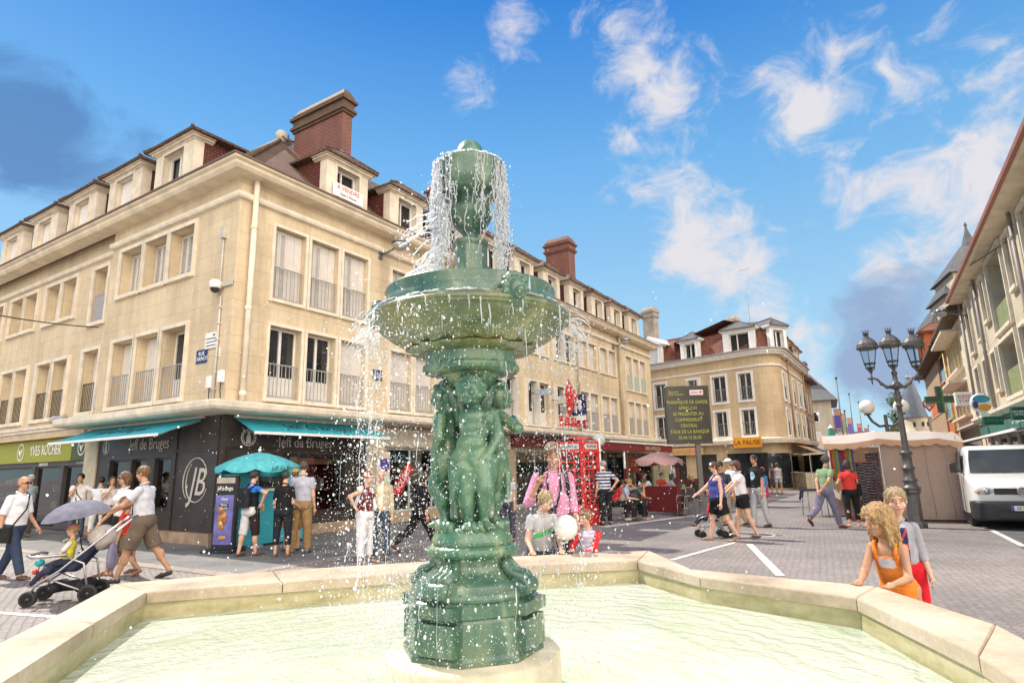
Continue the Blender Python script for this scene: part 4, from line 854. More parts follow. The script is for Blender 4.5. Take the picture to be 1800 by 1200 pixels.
# ------------------------------------------------------------------ soft modelling: blended shapes -> one continuous surface
def sdf_mesh(prims, vox, k=.02, cuts=(), warp=None):
    """prims: ('c',p0,r0,p1,r1[,sign]) tapered capsule or ('e',centre,radii[,R]) ellipsoid; smooth union; cuts [(point, normal)] remove the side the normal points to"""
    lo = np.full(3, 1e9); hi = np.full(3, -1e9); P = []
    kc = k
    for p in prims:
        if p[0] == 'k': kc = p[1]; continue
        if p[0] == 'c':
            a = np.array(p[1], float); b = np.array(p[3], float); r = max(p[2], p[4]); l = np.minimum(a, b)-r; h = np.maximum(a, b)+r; P.append(('c', a, p[2], b, p[4], l, h, kc))
        else:
            c = np.array(p[1], float); rd = np.array(p[2], float); R = np.array(p[3], float) if len(p) > 3 and p[3] is not None else np.eye(3); m = rd.max() if len(p) > 3 and p[3] is not None else rd; l = c-m; h = c+m; P.append(('e', c, rd, R, None, l, h, kc))
        lo = np.minimum(lo, l); hi = np.maximum(hi, h)
    lo -= 2.5*vox; hi += 2.5*vox; n = np.ceil((hi-lo)/vox).astype(int)+1
    D = np.full(n, 10*k+4*vox, np.float32)
    ax = [lo[i]+vox*np.arange(n[i]) for i in range(3)]
    for t, c, r0, b, r1, l, h, k in P:
        i0 = np.maximum(0, np.floor((l-k-2*vox-lo)/vox).astype(int)); i1 = np.minimum(n, np.ceil((h+k+2*vox-lo)/vox).astype(int)+1)
        X = ax[0][i0[0]:i1[0]][:, None, None]; Y = ax[1][i0[1]:i1[1]][None, :, None]; Z = ax[2][i0[2]:i1[2]][None, None, :]
        if t == 'c':
            ba = b-c; bb = max(1e-12, ba@ba); hh = np.clip(((X-c[0])*ba[0]+(Y-c[1])*ba[1]+(Z-c[2])*ba[2])/bb, 0, 1)
            d = np.sqrt((X-c[0]-ba[0]*hh)**2+(Y-c[1]-ba[1]*hh)**2+(Z-c[2]-ba[2]*hh)**2)-(r0+(r1-r0)*hh)
        else:
            R = b; qx, qy, qz = X-c[0], Y-c[1], Z-c[2]
            u = [R[0, i]*qx+R[1, i]*qy+R[2, i]*qz for i in range(3)]
            k0 = np.sqrt(sum((u[i]/r0[i])**2 for i in range(3))); k1 = np.sqrt(sum((u[i]/r0[i]**2)**2 for i in range(3))); d = k0*(k0-1)/np.maximum(k1, 1e-9)
        S = D[i0[0]:i1[0], i0[1]:i1[1], i0[2]:i1[2]]
        hh = np.maximum(k-np.abs(S-d), 0)/k; S[...] = np.minimum(S, d)-hh*hh*k*.25
    for p, nn in cuts:
        p = np.array(p, float); nn = np.array(nn, float); nn = nn/np.linalg.norm(nn)
        D = np.maximum(D, ((ax[0][:, None, None]-p[0])*nn[0]+(ax[1][None, :, None]-p[1])*nn[1]+(ax[2][None, None, :]-p[2])*nn[2]).astype(np.float32))
    if warp is not None: D = D+warp(ax[0][:, None, None], ax[1][None, :, None], ax[2][None, None, :]).astype(np.float32)
    S = D < 0; c8 = np.zeros(np.array(n)-1, int)
    for i in (0, 1):
        for j in (0, 1):
            for q in (0, 1): c8 += S[i:n[0]-1+i, j:n[1]-1+j, q:n[2]-1+q]
    act = (c8 > 0) & (c8 < 8); idx = np.full(act.shape, -1); cells = np.argwhere(act); idx[act] = np.arange(len(cells))
    if len(cells) == 0: return np.zeros((0, 3)), []
    acc = np.zeros((len(cells), 3)); cnt = np.zeros(len(cells))
    for axis in range(3):
        o = [a for a in range(3) if a != axis]
        for i in (0, 1):
            for j in (0, 1):
                A = cells.copy(); A[:, o[0]] += i; A[:, o[1]] += j; B = A.copy(); B[:, axis] += 1
                da = D[A[:, 0], A[:, 1], A[:, 2]]; db = D[B[:, 0], B[:, 1], B[:, 2]]; m = (da < 0) != (db < 0)
                t = np.where(m, da/np.where(m, da-db, 1), 0); pt = A.astype(float); pt[:, axis] += t; acc[m] += pt[m]; cnt[m] += 1
    V = acc/cnt[:, None]*vox+lo; Fs = []
    for axis in range(3):
        o = [(axis+1) % 3, (axis+2) % 3]; sl0 = [slice(None)]*3; sl1 = [slice(None)]*3; sl0[axis] = slice(0, -1); sl1[axis] = slice(1, None)
        a = S[tuple(sl0)]; b = S[tuple(sl1)]; e = np.argwhere(a != b); ok = np.all([(e[:, q] > 0) & (e[:, q] < n[q]-1) for q in o], axis=0); e = e[ok]
        def cell(d0, d1):
            c = e.copy(); c[:, o[0]] -= d0; c[:, o[1]] -= d1; return idx[c[:, 0], c[:, 1], c[:, 2]]
        q = np.stack([cell(1, 1), cell(0, 1), cell(0, 0), cell(1, 0)], 1); fl = ~a[e[:, 0], e[:, 1], e[:, 2]]; q[fl] = q[fl][:, ::-1]; Fs.append(q)
    return V, np.concatenate(Fs)
def soft(mb, prims, vox, k=.02, cuts=(), m=0, warp=None):
    V, Fq = sdf_mesh(prims, vox, k, cuts, warp)
    mb.add([tuple(v) for v in V], [tuple(int(i) for i in f) for f in Fq], smooth=True, m=m); return mb
# ------------------------------------------------------------------ pool
RIM_Z, WAT_Z = .68, .475
FC = Vector((-.235, 3.45, 0))                            # fountain axis
outer = [at(*p, RIM_Z) for p in ((-330, 1290), (0, 1103), (205, 1025), (700, 985), (1140, 967), (1215, 1000), (1540, 1030), (1800, 1113), (2110, 1285))]
inner = [at(*p, RIM_Z) for p in ((-230, 1350), (0, 1155), (165, 1095), (258, 1040), (700, 1003), (1120, 985), (1230, 1013), (1505, 1050), (1720, 1150), (1800, 1190), (2010, 1345))]
RIMST = blocks('rim_stone', (.56, .44, .31), (.51, .395, .275), (.6, .52, .42), 6.2, 3.1, .003, stain=.5, rough=.7)
def pool_stone():
    m, nt, b = newmat('rim_stone_worn'); n = _noise(nt, 1.3, 7, .62); n2 = _noise(nt, 22, 6, .65)
    c = _ramp(nt, n, [(.3, (.26, .20, .14)), (.5, (.46, .375, .275)), (.72, (.57, .485, .39))]); c = _mixc(nt, .5, c, _ramp(nt, n2, [(.3, (.72, .68, .62)), (.65, (1.08, 1.06, 1.03))]), 'MULTIPLY')
    nt.links.new(c, b.inputs['Base Color']); b.inputs['Roughness'].default_value = .6; _bump(nt, b, n2, .5, .004); return m
RIMST = pool_stone()
def wet_wall():
    m, nt, b = newmat('pool_wall_stone'); n = _noise(nt, 2.2, 6, .6, sc=(1, 1, 4)); n2 = _noise(nt, 18, 5, .6)
    c = _ramp(nt, n, [(.3, (.30, .27, .13)), (.55, (.50, .44, .27)), (.75, (.56, .50, .36))]); c = _mixc(nt, .5, c, _ramp(nt, n2, [(.3, (.7, .7, .6)), (.65, (1.08, 1.06, 1.0))]), 'MULTIPLY')
    nt.links.new(c, b.inputs['Base Color']); b.inputs['Roughness'].default_value = .45; return m
pool = root('fountain_basin', 'low stone pool wall with a broad rim and angled corners around the green fountain', 'pool', (FC.x, FC.y, 0))
off = Vector((FC.x, FC.y, 0))
# near side closes below the frame
oc = [p.copy() for p in outer]; ic = [p.copy() for p in inner]
oc = [Vector((-3.3, 1.2, RIM_Z)), Vector((-1.5, .15, RIM_Z))][:0]+oc
m = MB(Matrix.Translation(-off)); WP = MB(Matrix.Translation(-off))
# rim slabs: one part between each pair of corresponding corners
opts = [outer[1], outer[2], (outer[2]+outer[3])/2, outer[3], outer[4], outer[5], outer[6], outer[7]]
segs = [(outer[0], outer[1], inner[0], inner[2]), None]
pairs = [(outer[0], inner[0]), (at(95, 1083, RIM_Z), inner[2]), (outer[2], inner[3]), (at(480, 1003, RIM_Z), at(497, 1023, RIM_Z)), (at(840, 980, RIM_Z), at(845, 997, RIM_Z)), (outer[4], inner[5]), (outer[5], inner[6]), (outer[6], inner[7]), (at(1750, 1097, RIM_Z), inner[8]), (outer[8], inner[10])]
# the part of the ring that passes under the camera
pairs = pairs+[(Vector((3.6, .9, RIM_Z)), Vector((2.7, 1.2, RIM_Z))), (Vector((2.0, -.55, RIM_Z)), Vector((1.55, .1, RIM_Z))), (Vector((-2.2, -.55, RIM_Z)), Vector((-1.75, .1, RIM_Z))), (Vector((-4.1, 1.4, RIM_Z)), Vector((-3.3, 1.6, RIM_Z)))]
N = len(pairs)
for i in range(N):
    (o0, i0), (o1, i1) = pairs[i], pairs[(i+1) % N]; s = MB(Matrix.Translation(-off)); g_ = .004
    t = (o1-o0).normalized()*g_; t2 = (i1-i0).normalized()*g_
    poly = [(i0+t2).xy[:], (o0+t).xy[:], (o1-t).xy[:], (i1-t2).xy[:]]
    cen = sum((Vector(q) for q in poly), Vector((0, 0)))/4; ins = [tuple(Vector(q)+(cen-Vector(q)).normalized()*.012) for q in poly]
    poly.reverse(); ins.reverse()
    s.prism(poly, RIM_Z-.085, RIM_Z-.01, top=ins, ztop=RIM_Z); s.build('rim_slab', RIMST, pool)
    def inset(p, q, d): return p+(q-p).normalized()*d
    wa, wb = inset(i0, o0, .03), inset(i1, o1, .03); va, vb = inset(o0, i0, .06), inset(o1, i1, .06)
    WP.add([(wa.x, wa.y, .1), (wb.x, wb.y, .1), (wb.x, wb.y, RIM_Z-.086), (wa.x, wa.y, RIM_Z-.086)], [(0, 1, 2, 3)]); WP.add([(va.x, va.y, .0), (vb.x, vb.y, .0), (vb.x, vb.y, RIM_Z-.086), (va.x, va.y, RIM_Z-.086)], [(3, 2, 1, 0)])
WP.build('wall', wet_wall(), pool)
# pool floor and water
ip = [p[1] for p in pairs]
m = MB(Matrix.Translation(-off)); m.add([(p.x, p.y, .12) for p in ip], [tuple(range(N-1, -1, -1))]); m.build('pool_floor', mat('pale_pool_floor', (.74, .77, .58), .7, .12, 1.2), pool)
def water_mat():
    m, nt, b = newmat('pool_water'); tc = nt.nodes.new('ShaderNodeTexCoord')
    n = _noise(nt, 1.1, 5, .6, 'Object'); 
    nt.links.new(_ramp(nt, n, [(.3, (.58, .67, .49)), (.6, (.80, .85, .74))]), b.inputs['Base Color'])
    b.inputs['Roughness'].default_value = .12; b.inputs['Specular IOR Level'].default_value = .5; b.inputs['IOR'].default_value = 1.33
    b.inputs['Transmission Weight'].default_value = 0.0
    # ripples run out from the fountain
    sub = nt.nodes.new('ShaderNodeVectorMath'); sub.operation = 'SUBTRACT'; nt.links.new(tc.outputs['Object'], sub.inputs[0]); sub.inputs[1].default_value = (0, 0, 0)
    ln = nt.nodes.new('ShaderNodeVectorMath'); ln.operation = 'LENGTH'; nt.links.new(sub.outputs[0], ln.inputs[0])
    nd = _noise(nt, 3.5, 4, .6, 'Object'); ad = nt.nodes.new('ShaderNodeMath'); ad.operation = 'MULTIPLY_ADD'; nt.links.new(nd, ad.inputs[0]); ad.inputs[1].default_value = .55; nt.links.new(ln.outputs['Value'], ad.inputs[2])
    sn = nt.nodes.new('ShaderNodeMath'); sn.operation = 'MULTIPLY'; nt.links.new(ad.outputs[0], sn.inputs[0]); sn.inputs[1].default_value = 34
    s2 = nt.nodes.new('ShaderNodeMath'); s2.operation = 'SINE'; nt.links.new(sn.outputs[0], s2.inputs[0])
    nf = _noise(nt, 26, 5, .65, 'Object'); a2 = nt.nodes.new('ShaderNodeMath'); a2.operation = 'MULTIPLY_ADD'; nt.links.new(nf, a2.inputs[0]); a2.inputs[1].default_value = 2.4; nt.links.new(s2.outputs[0], a2.inputs[2])
    _bump(nt, b, a2.outputs[0], .55, .016)
    out = nt.nodes['Material Output']; t = nt.nodes.new('ShaderNodeBsdfTransparent'); t.inputs[0].default_value = (.82, .92, .78, 1); mx = nt.nodes.new('ShaderNodeMixShader'); mx.inputs[0].default_value = .62
    nt.links.new(t.outputs[0], mx.inputs[1]); nt.links.new(b.outputs[0], mx.inputs[2]); nt.links.new(mx.outputs[0], out.inputs[0])
    return m
m = MB(Matrix.Translation(-off)); m.add([(p.x, p.y, WAT_Z) for p in ip], [tuple(range(N-1, -1, -1))]); wo = structure(m.build('water', water_mat())); wo.location = off
# ------------------------------------------------------------------ the fountain
def patina(name, a=(.014, .08, .055), b_=(.07, .175, .10), c_=(.27, .28, .11), rough=.33):
    m, nt, b = newmat(name); n = _noise(nt, 5, 6, .62, sc=(1, 1, .45)); n2 = _noise(nt, 14, 6, .65, sc=(1, 1, .25)); n3 = _noise(nt, 60, 4, .6)
    c = _ramp(nt, n, [(.30, a), (.50, b_), (.68, c_)]); c = _mixc(nt, .35, c, _ramp(nt, n2, [(.35, (.02, .10, .075)), (.6, (.13, .22, .14))])); c = _mixc(nt, _ramp(nt, n2, [(.56, (0, 0, 0)), (.74, (.5, .5, .5))]), c, (.40, .45, .33)); c = _mixc(nt, .4, c, _ramp(nt, n3, [(.3, (.6, .6, .6)), (.7, (1.3, 1.3, 1.25))]), 'MULTIPLY')
    nt.links.new(c, b.inputs['Base Color']); b.inputs['Roughness'].default_value = rough; b.inputs['Specular IOR Level'].default_value = .6; b.inputs['Coat Weight'].default_value = .2; b.inputs['Coat Roughness'].default_value = .12
    _bump(nt, b, n3, .45, .003); return m
PAT = patina('green_patina'); PATY = patina('yellow_green_patina', (.028, .048, .018), (.15, .145, .04), (.36, .25, .05)); PATD = patina('dark_patina', (.014, .055, .042), (.05, .115, .075), (.17, .19, .10))
LIME = mat('pale_drum_stone', (.62, .56, .40), .55, .2, 4, .004, 30)
fo = root('fountain', 'tall green two tiered fountain with three putti beneath a wide shallow bowl', 'fountain', (FC.x, FC.y, 0))
m = MB(); m.lathe([(.455, .12), (.455, .575), (.44, .592), (0, .592)], 56); m.build('stone_drum', LIME, fo)
# pedestal: octagon with projecting corner faces
def octo(r, cut, n8=True):
    pts = []
    for k in range(4):
        a = pi/4+k*pi/2
        for s_ in (-1, 1): q = a+s_*cut; pts.append((r*cos(q), r*sin(q)))
    return pts
ROT = Matrix.Rotation(radians(18), 4, 'Z')
def ring8(mb, lst, cut):
    P = [octo(r, cut) for r, z in lst]; n = 8; v = []; f = []
    for (r, z), p in zip(lst, P): v += [(x, y, z) for x, y in p]
    for i in range(len(lst)-1):
        for j in range(n): f.append((i*n+j, i*n+(j+1) % n, (i+1)*n+(j+1) % n, (i+1)*n+j))
    f += [tuple(range(n-1, -1, -1)), tuple(range((len(lst)-1)*n, len(lst)*n))]; mb.add(v, f)
m = MB(ROT); ring8(m, [(.368, .593), (.368, .62), (.352, .64), (.34, .80), (.335, .815), (.347, .825), (.347, .90), (.335, .912), (.325, .915)], .40)
for k in range(4):
    a = pi/4+k*pi/2; M_ = ROT @ Matrix.Rotation(a, 4, 'Z'); mm = m.M; m.M = M_
    m.box(.30, .362, -.11, .11, .64, .80); m.box(.30, .369, -.118, .118, .826, .90); m.M = mm
m.build('pedestal', PATD, fo)
m = MB(ROT); m.lathe([(.322, .915), (.328, .93), (.318, .955), (.30, .965), (.295, .99), (.27, 1.01), (.225, 1.045), (.20, 1.075), (.195, 1.10), (.205, 1.115), (.205, 1.125)], 40); m.build('pedestal_neck', PATD, fo)
for k in range(4):                                       # corner scrolls
    R4 = ROT @ Matrix.Rotation(pi/4+k*pi/2, 4, 'Z'); m = MB(R4 @ Matrix.Translation((.30, 0, .972)) @ Matrix.Rotation(pi/2, 4, 'X'))
    m.lathe([(0, -.066), (.018, -.07), (.026, -.058), (.036, -.056), (.048, -.064), (.060, -.06), (.064, -.04), (.061, 0), (.064, .04), (.060, .06), (.048, .064), (.036, .056), (.026, .058), (.018, .07), (0, .066)], 24)
    m.M = R4
    for y in (-.035, 0, .035): m.tube([(.325, y, 1.015), (.30, y, 1.035), (.25, y, 1.05), (.215, y*.8, 1.09), (.20, y*.7, 1.12)], [.022, .03, .03, .026, .02], 8)
    m.build('scroll', PATD, fo)
m = MB(); m.lathe([(.205, 1.122), (.235, 1.135), (.243, 1.155), (.236, 1.178), (.21, 1.19)], 96, flute=lambda q, z: .03*sin(q*36+z*40)); m.build('gadroon_ring', PAT, fo)
m = MB(); m.lathe([(.21, 1.188), (.218, 1.2), (.215, 1.225), (.20, 1.262), (.19, 1.285), (.12, 1.30), (0, 1.305)], 40); 
rr = random.Random(5)
for k in range(22):
    a = rr.uniform(0, 2*pi); p = Vector((cos(a)*.15, sin(a)*.15, 1.288)); m.tube([p, p+Vector((cos(a)*.035, sin(a)*.035, .012)), p+Vector((cos(a+.5)*.05, sin(a+.5)*.05, -.02))], [.026, .03, .012], 7)
m.build('rocky_base', PAT, fo)
# putti
def putto_mesh(var=0):
    S = .80; fy = 1                                      # faces +Y locally, height S
    hip = np.array([.012, 0, .40]); ch = np.array([-.006, .006, .60]); nk = np.array([.0, .004, .665]); hd = np.array([.015, .034, .748])
    P = [('e', hip, (.082, .07, .07)), ('e', hip+[0, .012, .055], (.074, .066, .07)), ('e', ch+[0, 0, -.05], (.078, .058, .085)), ('e', ch+[0, .004, 0], (.082, .058, .055)), ('c', ch+[0, 0, .03], .036, nk+[0, 0, .02], .03)]
    n0 = len(P)
    P += [('k', .006), ('e', hd, (.056, .062, .066)), ('e', hd+[0, .018, -.028], (.044, .044, .042)), ('c', hd+[0, .058, .002], .008, hd+[0, .066, -.016], .012), ('e', hd+[.026, .044, -.024], (.02, .018, .018)), ('e', hd+[-.026, .044, -.024], (.02, .018, .018)), ('e', hd+[0, .058, -.036], (.016, .010, .006)), ('e', hd+[.021, .051, .008], (.011, .009, .006)), ('e', hd+[-.021, .051, .008], (.011, .009, .006)), ('e', hd+[.056, 0, -.006], (.01, .014, .02)), ('e', hd+[-.056, 0, -.006], (.01, .014, .02))]
    r = random.Random(3)
    for k in range(46):                                  # curls
        t = r.uniform(0, 2*pi); ph = r.uniform(.15, 1.35); d = np.array([sin(ph)*cos(t), sin(ph)*sin(t), cos(ph)])
        if d[1] > .45 and d[2] < .62: continue
        c = hd+d*np.array([.056, .062, .066])+[0, -.006, .004]; P.append(('e', c, (.017, .017, .014)))
    HS = 1.22
    for q in range(n0, len(P)):
        p = P[q]
        if p[0] == 'e': P[q] = ('e', hd+(np.array(p[1])-hd)*HS, tuple(np.array(p[2])*HS))
        elif p[0] == 'c': P[q] = ('c', hd+(np.array(p[1])-hd)*HS, p[2]*HS, hd+(np.array(p[3])-hd)*HS, p[4]*HS)
    for s in (-1, 1): P += [('c', hip+[s*.036, -.045, -.03], .042, hip+[s*.036, -.04, -.02], .042)]
    P.append(('k', .014))
    # standing leg (left of the viewer) and relaxed leg
    P += [('c', hip+[.04, 0, -.02], .062, (.035, .02, .215), .044), ('c', (.035, .018, .20), .041, (.022, -.01, .055), .025), ('e', (.035, .0, .15), (.04, .042, .05))]
    P += [('c', hip+[-.045, .01, -.02], .062, (-.052, .055, .225), .044), ('c', (-.052, .052, .21), .04, (-.048, .0, .055), .024), ('e', (-.055, .012, .15), (.037, .04, .05))]
    for x, y, a in ((.024, -.008, .25), (-.05, .0, -.35)):
        d = np.array([sin(a), cos(a), 0]); c = np.array([x, y, .03]); P += [('c', c, .026, c+d*.055+[0, 0, -.012], .018)]
        for q in range(4): o = np.array([cos(a), -sin(a), 0])*(q-1.5)*.010; P.append(('c', c+d*.055+o+[0, 0, -.012], .008, c+d*(.083-.003*abs(q-1))+o+[0, 0, -.018], .007))
    # right arm across the chest, left arm down to the hip with drapery
    sR, sL = ch+[-.088, 0, .018], ch+[.086, 0, .018]
    e = sL+np.array([.035, .015, -.115]); h = np.array([-.045, .085, .59])
    if var: e = sL+np.array([.10, .03, -.075]); h = np.array([.06, .11, .60]); P += [('c', sL, .036, e, .029), ('c', e, .029, h, .02), ('e', h+[-.012, .004, .004], (.02, .012, .018))]
    for q in range(4): P.append(('c', h+[-.016, .006, .016-q*.011], .0072, h+[-.048+.003*abs(q-1), -.002, .022-q*.012], .006))
    P.append(('c', h+[-.006, .008, .018], .008, h+[-.022, .012, .036], .0065))
    e = sR+np.array([-.03, -.01, -.12]); h = np.array([-.06, .06, .385]); P += [('c', sR, .036, e, .029), ('c', e, .029, h, .02), ('e', h+[.006, .004, -.012], (.018, .012, .02))]
    for q in range(4): P.append(('c', h+[-.012+q*.011, .006, -.02], .0072, h+[-.012+q*.012, .002, -.052+.003*abs(q-1)], .006))
    P.append(('c', h+[.014, .008, -.004], .008, h+[.034, .014, -.02], .0065))
    # drapery sweeping round the hips and down behind
    for q in range(9):
        t = q/8; a = np.array([-.095+.19*t, .06-.05*abs(t-.4), .36-.05*t+.02*sin(q*2.1)]); b = a+np.array([.01*sin(q), -.01, -.10-.04*sin(q*1.7)]); P.append(('c', a, .022, b, .014))
    for q in range(8): t = q/7; P.append(('c', (.075-.16*t, -.06, .36), .03, (.09-.18*t, -.085, .06), .022))
    mb = MB(); soft(mb, P, .0062, .014); return mb.mesh('putto', PAT)
PM = (putto_mesh(), putto_mesh(1))
for a in (8, 128, 248):
    o = obj_from('putto', PM[a != 8], fo); ang = radians(180+a); d = Vector((-sin(ang), cos(ang), 0)); o.location = d*.135+Vector((0, 0, 1.302)); o.rotation_euler = (0, 0, ang); o.scale = (1.08, 1.05, .955)
m = MB(); m.tube([(0, 0, 1.29), (.01, 0, 1.6), (0, 0, 1.9), (0, 0, 2.1)], [.085, .07, .055, .09], 14)
for k in range(9):
    a = k*2*pi/9; m.tube([(cos(a)*.06, sin(a)*.06, 1.85), (cos(a)*.085, sin(a)*.085, 1.98), (cos(a+.2)*.15, sin(a+.2)*.15, 2.08)], [.03, .034, .012], 7)
m.build('stem', PATD, fo)
m = MB(); m.lathe([(.09, 2.06), (.125, 2.09), (.15, 2.135), (.17, 2.15), (.165, 2.165)], 48); m.lathe([(.165, 2.16), (.26, 2.185), (.27, 2.20), (.268, 2.225), (.26, 2.235)], 96, flute=lambda q, z: .018*sin(q*30)); m.lathe([(.255, 2.23), (.26, 2.27), (.25, 2.30), (.262, 2.315)], 64)
for k in range(30): a = 2*pi*k/30; m.tube([(cos(a)*.262, sin(a)*.262, 2.205), (cos(a)*.255, sin(a)*.255, 2.175)], [.014, .008], 6)
m.build('bowl_bracket', PAT, fo)
m = MB(); m.lathe([(.25, 2.30), (.30, 2.315), (.36, 2.335), (.45, 2.375), (.52, 2.42), (.56, 2.46), (.572, 2.49), (.568, 2.515), (.55, 2.535), (.548, 2.55), (.535, 2.558), (.50, 2.56)], 96); m.lathe([(.3, 2.305), (.345, 2.318), (.36, 2.325)], 72, flute=lambda q, z: .05*sin(q*16))
m.lathe([(.556, 2.452), (.566, 2.455), (.57, 2.465), (.564, 2.47)], 96); m.build('bowl', PATY, fo)
m = MB(); m.lathe([(.50, 2.55), (.505, 2.60), (.485, 2.64), (.478, 2.665), (.492, 2.70), (.488, 2.715), (.46, 2.718), (.44, 2.66), (.2, 2.64), (0, 2.64)], 96); m.build('bowl_rim', PATD, fo)
for k, a in enumerate((-62, 58, 178)):                   # lion masks with a mane
    M_ = Matrix.Rotation(radians(a), 4, 'Z') @ Matrix.Translation((.515, 0, 2.49)) @ Matrix.Scale(.80, 4); mm = MB(M_); P = [('e', (.055, 0, -.01), (.055, .06, .075)), ('e', (.10, 0, -.028), (.03, .032, .028)), ('e', (.118, 0, -.016), (.012, .016, .01)), ('e', (.09, .022, .015), (.016, .016, .012)), ('e', (.09, -.022, .015), (.016, .016, .012)), ('c', (.095, .02, -.06), .014, (.095, -.02, -.06), .014)]
    for q in range(13): t = 2*pi*q/13; P.append(('e', (.03, .075*sin(t), .0+.09*cos(t)), (.04, .026, .028)))
    soft(mm, P, .007, .012); mm.build('lion_mask', PATD, fo)
for k in range(8):                                       # low relief scroll between the masks
    a = radians(-62+12+k*3)
m = MB(ROT); ring8(m, [(.115, 2.641), (.115, 2.66), (.104, 2.68), (.100, 2.92), (.108, 2.935), (.108, 2.95), (.06, 2.965)], .30); m.build('octagonal_post', PATD, fo)
m = MB(); m.lathe([(.06, 2.96), (.045, 2.98), (.05, 3.0), (.07, 3.03), (.105, 3.08), (.128, 3.13), (.135, 3.165), (.125, 3.195), (.10, 3.215), (.085, 3.23), (.09, 3.25), (.12, 3.265), (.165, 3.285), (.195, 3.31), (.205, 3.36), (.206, 3.42), (.214, 3.44), (.214, 3.455), (.20, 3.462), (.16, 3.44), (0, 3.43)], 48); m.build('upper_cup', PATD, fo)
m = MB(); m.lathe([(.083, 3.43), (.083, 3.502), (.094, 3.505), (.094, 3.515), (.088, 3.53), (.072, 3.556), (.045, 3.578), (.02, 3.587), (0, 3.589)], 32); m.build('finial', PAT, fo)
ZO = (0, .12, .592, .62, .84, .915, .98, 1.08, 1.13, 1.18, 1.22, 1.30, 2.06, 2.14, 2.19, 2.29, 2.46, 2.56, 2.64, 2.715, 2.9, 2.98, 3.14, 3.24, 3.29, 3.455, 3.5, 3.59, 9)
ZN = (0, .12, .70, .723, .92, .975, 1.03, 1.11, 1.163, 1.21, 1.244, 1.318, 2.045, 2.115, 2.14, 2.225, 2.42, 2.475, 2.54, 2.60, 2.86, 2.955, 3.075, 3.17, 3.21, 3.395, 3.455, 3.585, 9)
for o in list(COL.objects):
    if o.parent == fo and not o.name.startswith(('putto', 'lion')):
        n_ = len(o.data.vertices); cc_ = np.empty(n_*3, 'f'); o.data.vertices.foreach_get('co', cc_); cc_ = cc_.reshape(-1, 3); cc_[:, 2] = np.interp(cc_[:, 2], ZO, ZN); o.data.vertices.foreach_set('co', cc_.ravel()); o.data.update()
# ------------------------------------------------------------------ water in the air
def spray_mat():
    m, nt, b = newmat('falling_water'); b.inputs['Base Color'].default_value = (.93, .95, .97, 1); b.inputs['Roughness'].default_value = .12; b.inputs['IOR'].default_value = 1.33; b.inputs['Transmission Weight'].default_value = .6
    b.inputs['Specular IOR Level'].default_value = .8; out = nt.nodes['Material Output']
    t = nt.nodes.new('ShaderNodeBsdfTranslucent'); t.inputs[0].default_value = (.95, .97, 1, 1); mx = nt.nodes.new('ShaderNodeMixShader'); mx.inputs[0].default_value = .45
    nt.links.new(b.outputs[0], mx.inputs[1]); nt.links.new(t.outputs[0], mx.inputs[2]); nt.links.new(mx.outputs[0], out.inputs[0]); return m
SPRAY = spray_mat()
OCT = [(1,0,0),(0,1,0),(-1,0,0),(0,-1,0),(0,0,1),(0,0,-1)]; OCF = [(0,1,4),(1,2,4),(2,3,4),(3,0,4),(1,0,5),(2,1,5),(3,2,5),(0,3,5)]
_bm = bmesh.new(); bmesh.ops.create_icosphere(_bm, subdivisions=1, radius=1); ICV = [v.co[:] for v in _bm.verts]; ICF = [tuple(v.index for v in f.verts) for f in _bm.faces]; _bm.free()
def drop(mb, p, r, el=1.0, tilt=(0, 0, 1)):
    big = r > .0028; V = ICV if big else OCT; Fc = ICF if big else OCF
    mb.add([(p[0]+x*r, p[1]+y*r, p[2]+z*r*el) for x, y, z in V], Fc, smooth=True)
R_ = random.Random(11); g = R_.gauss
sp = MB(); sp.M = Matrix.Translation((FC.x, FC.y, 0))
def dropsize(): return min(.0075, .00105*math.exp(abs(g(0, .72))))
for i in range(9500):                                    # curtain falling from the edge of the wide bowl
    a = R_.uniform(0, 2*pi); z = WAT_Z+(2.45-WAT_Z)*R_.random()**.85; fall = 2.45-z; rad = .575+abs(g(0, .035))+fall*g(.0, .07)+(.02 if R_.random() < .5 else 0)
    if R_.random() < .35: a = radians(R_.choice((215, 245, 320, 165, 20))+g(0, 9))
    drop(sp, (cos(a)*rad, sin(a)*rad, z), dropsize(), R_.uniform(1, 1.5))
for i in range(6500):                                    # wide mist drifting to the left and right
    a = R_.uniform(0, 2*pi); rad = .5+abs(g(0, .62)); z = WAT_Z+abs(g(.75, .75)); 
    if z > 2.75: continue
    drop(sp, (cos(a)*rad-.12, sin(a)*rad*.8, z), dropsize()*.8, 1)
for i in range(2200):                                     # thrown up around the rim
    a = R_.uniform(0, 2*pi); rad = .58+abs(g(0, .10)); drop(sp, (cos(a)*rad, sin(a)*rad, 2.45+g(0, .11)), dropsize()*.8, 1)
for i in range(1500):                                    # fall between the cup and the bowl
    a = R_.uniform(0, 2*pi); rad = .18+abs(g(0, .05)); drop(sp, (cos(a)*rad, sin(a)*rad, R_.uniform(2.7, 3.42)), dropsize(), R_.uniform(1, 2))
for i in range(420):                                     # to the left of the cup
    z = R_.uniform(2.65, 3.3); drop(sp, (-.2-abs(g(0, .16)), g(0, .12), z), dropsize()*1.1, 1)
for i in range(1700):                                    # splash on the pedestal
    a = R_.uniform(0, 2*pi); rad = .38+abs(g(0, .12)); drop(sp, (cos(a)*rad-.06, sin(a)*rad, .6+abs(g(0, .24))), dropsize()*.85, 1)
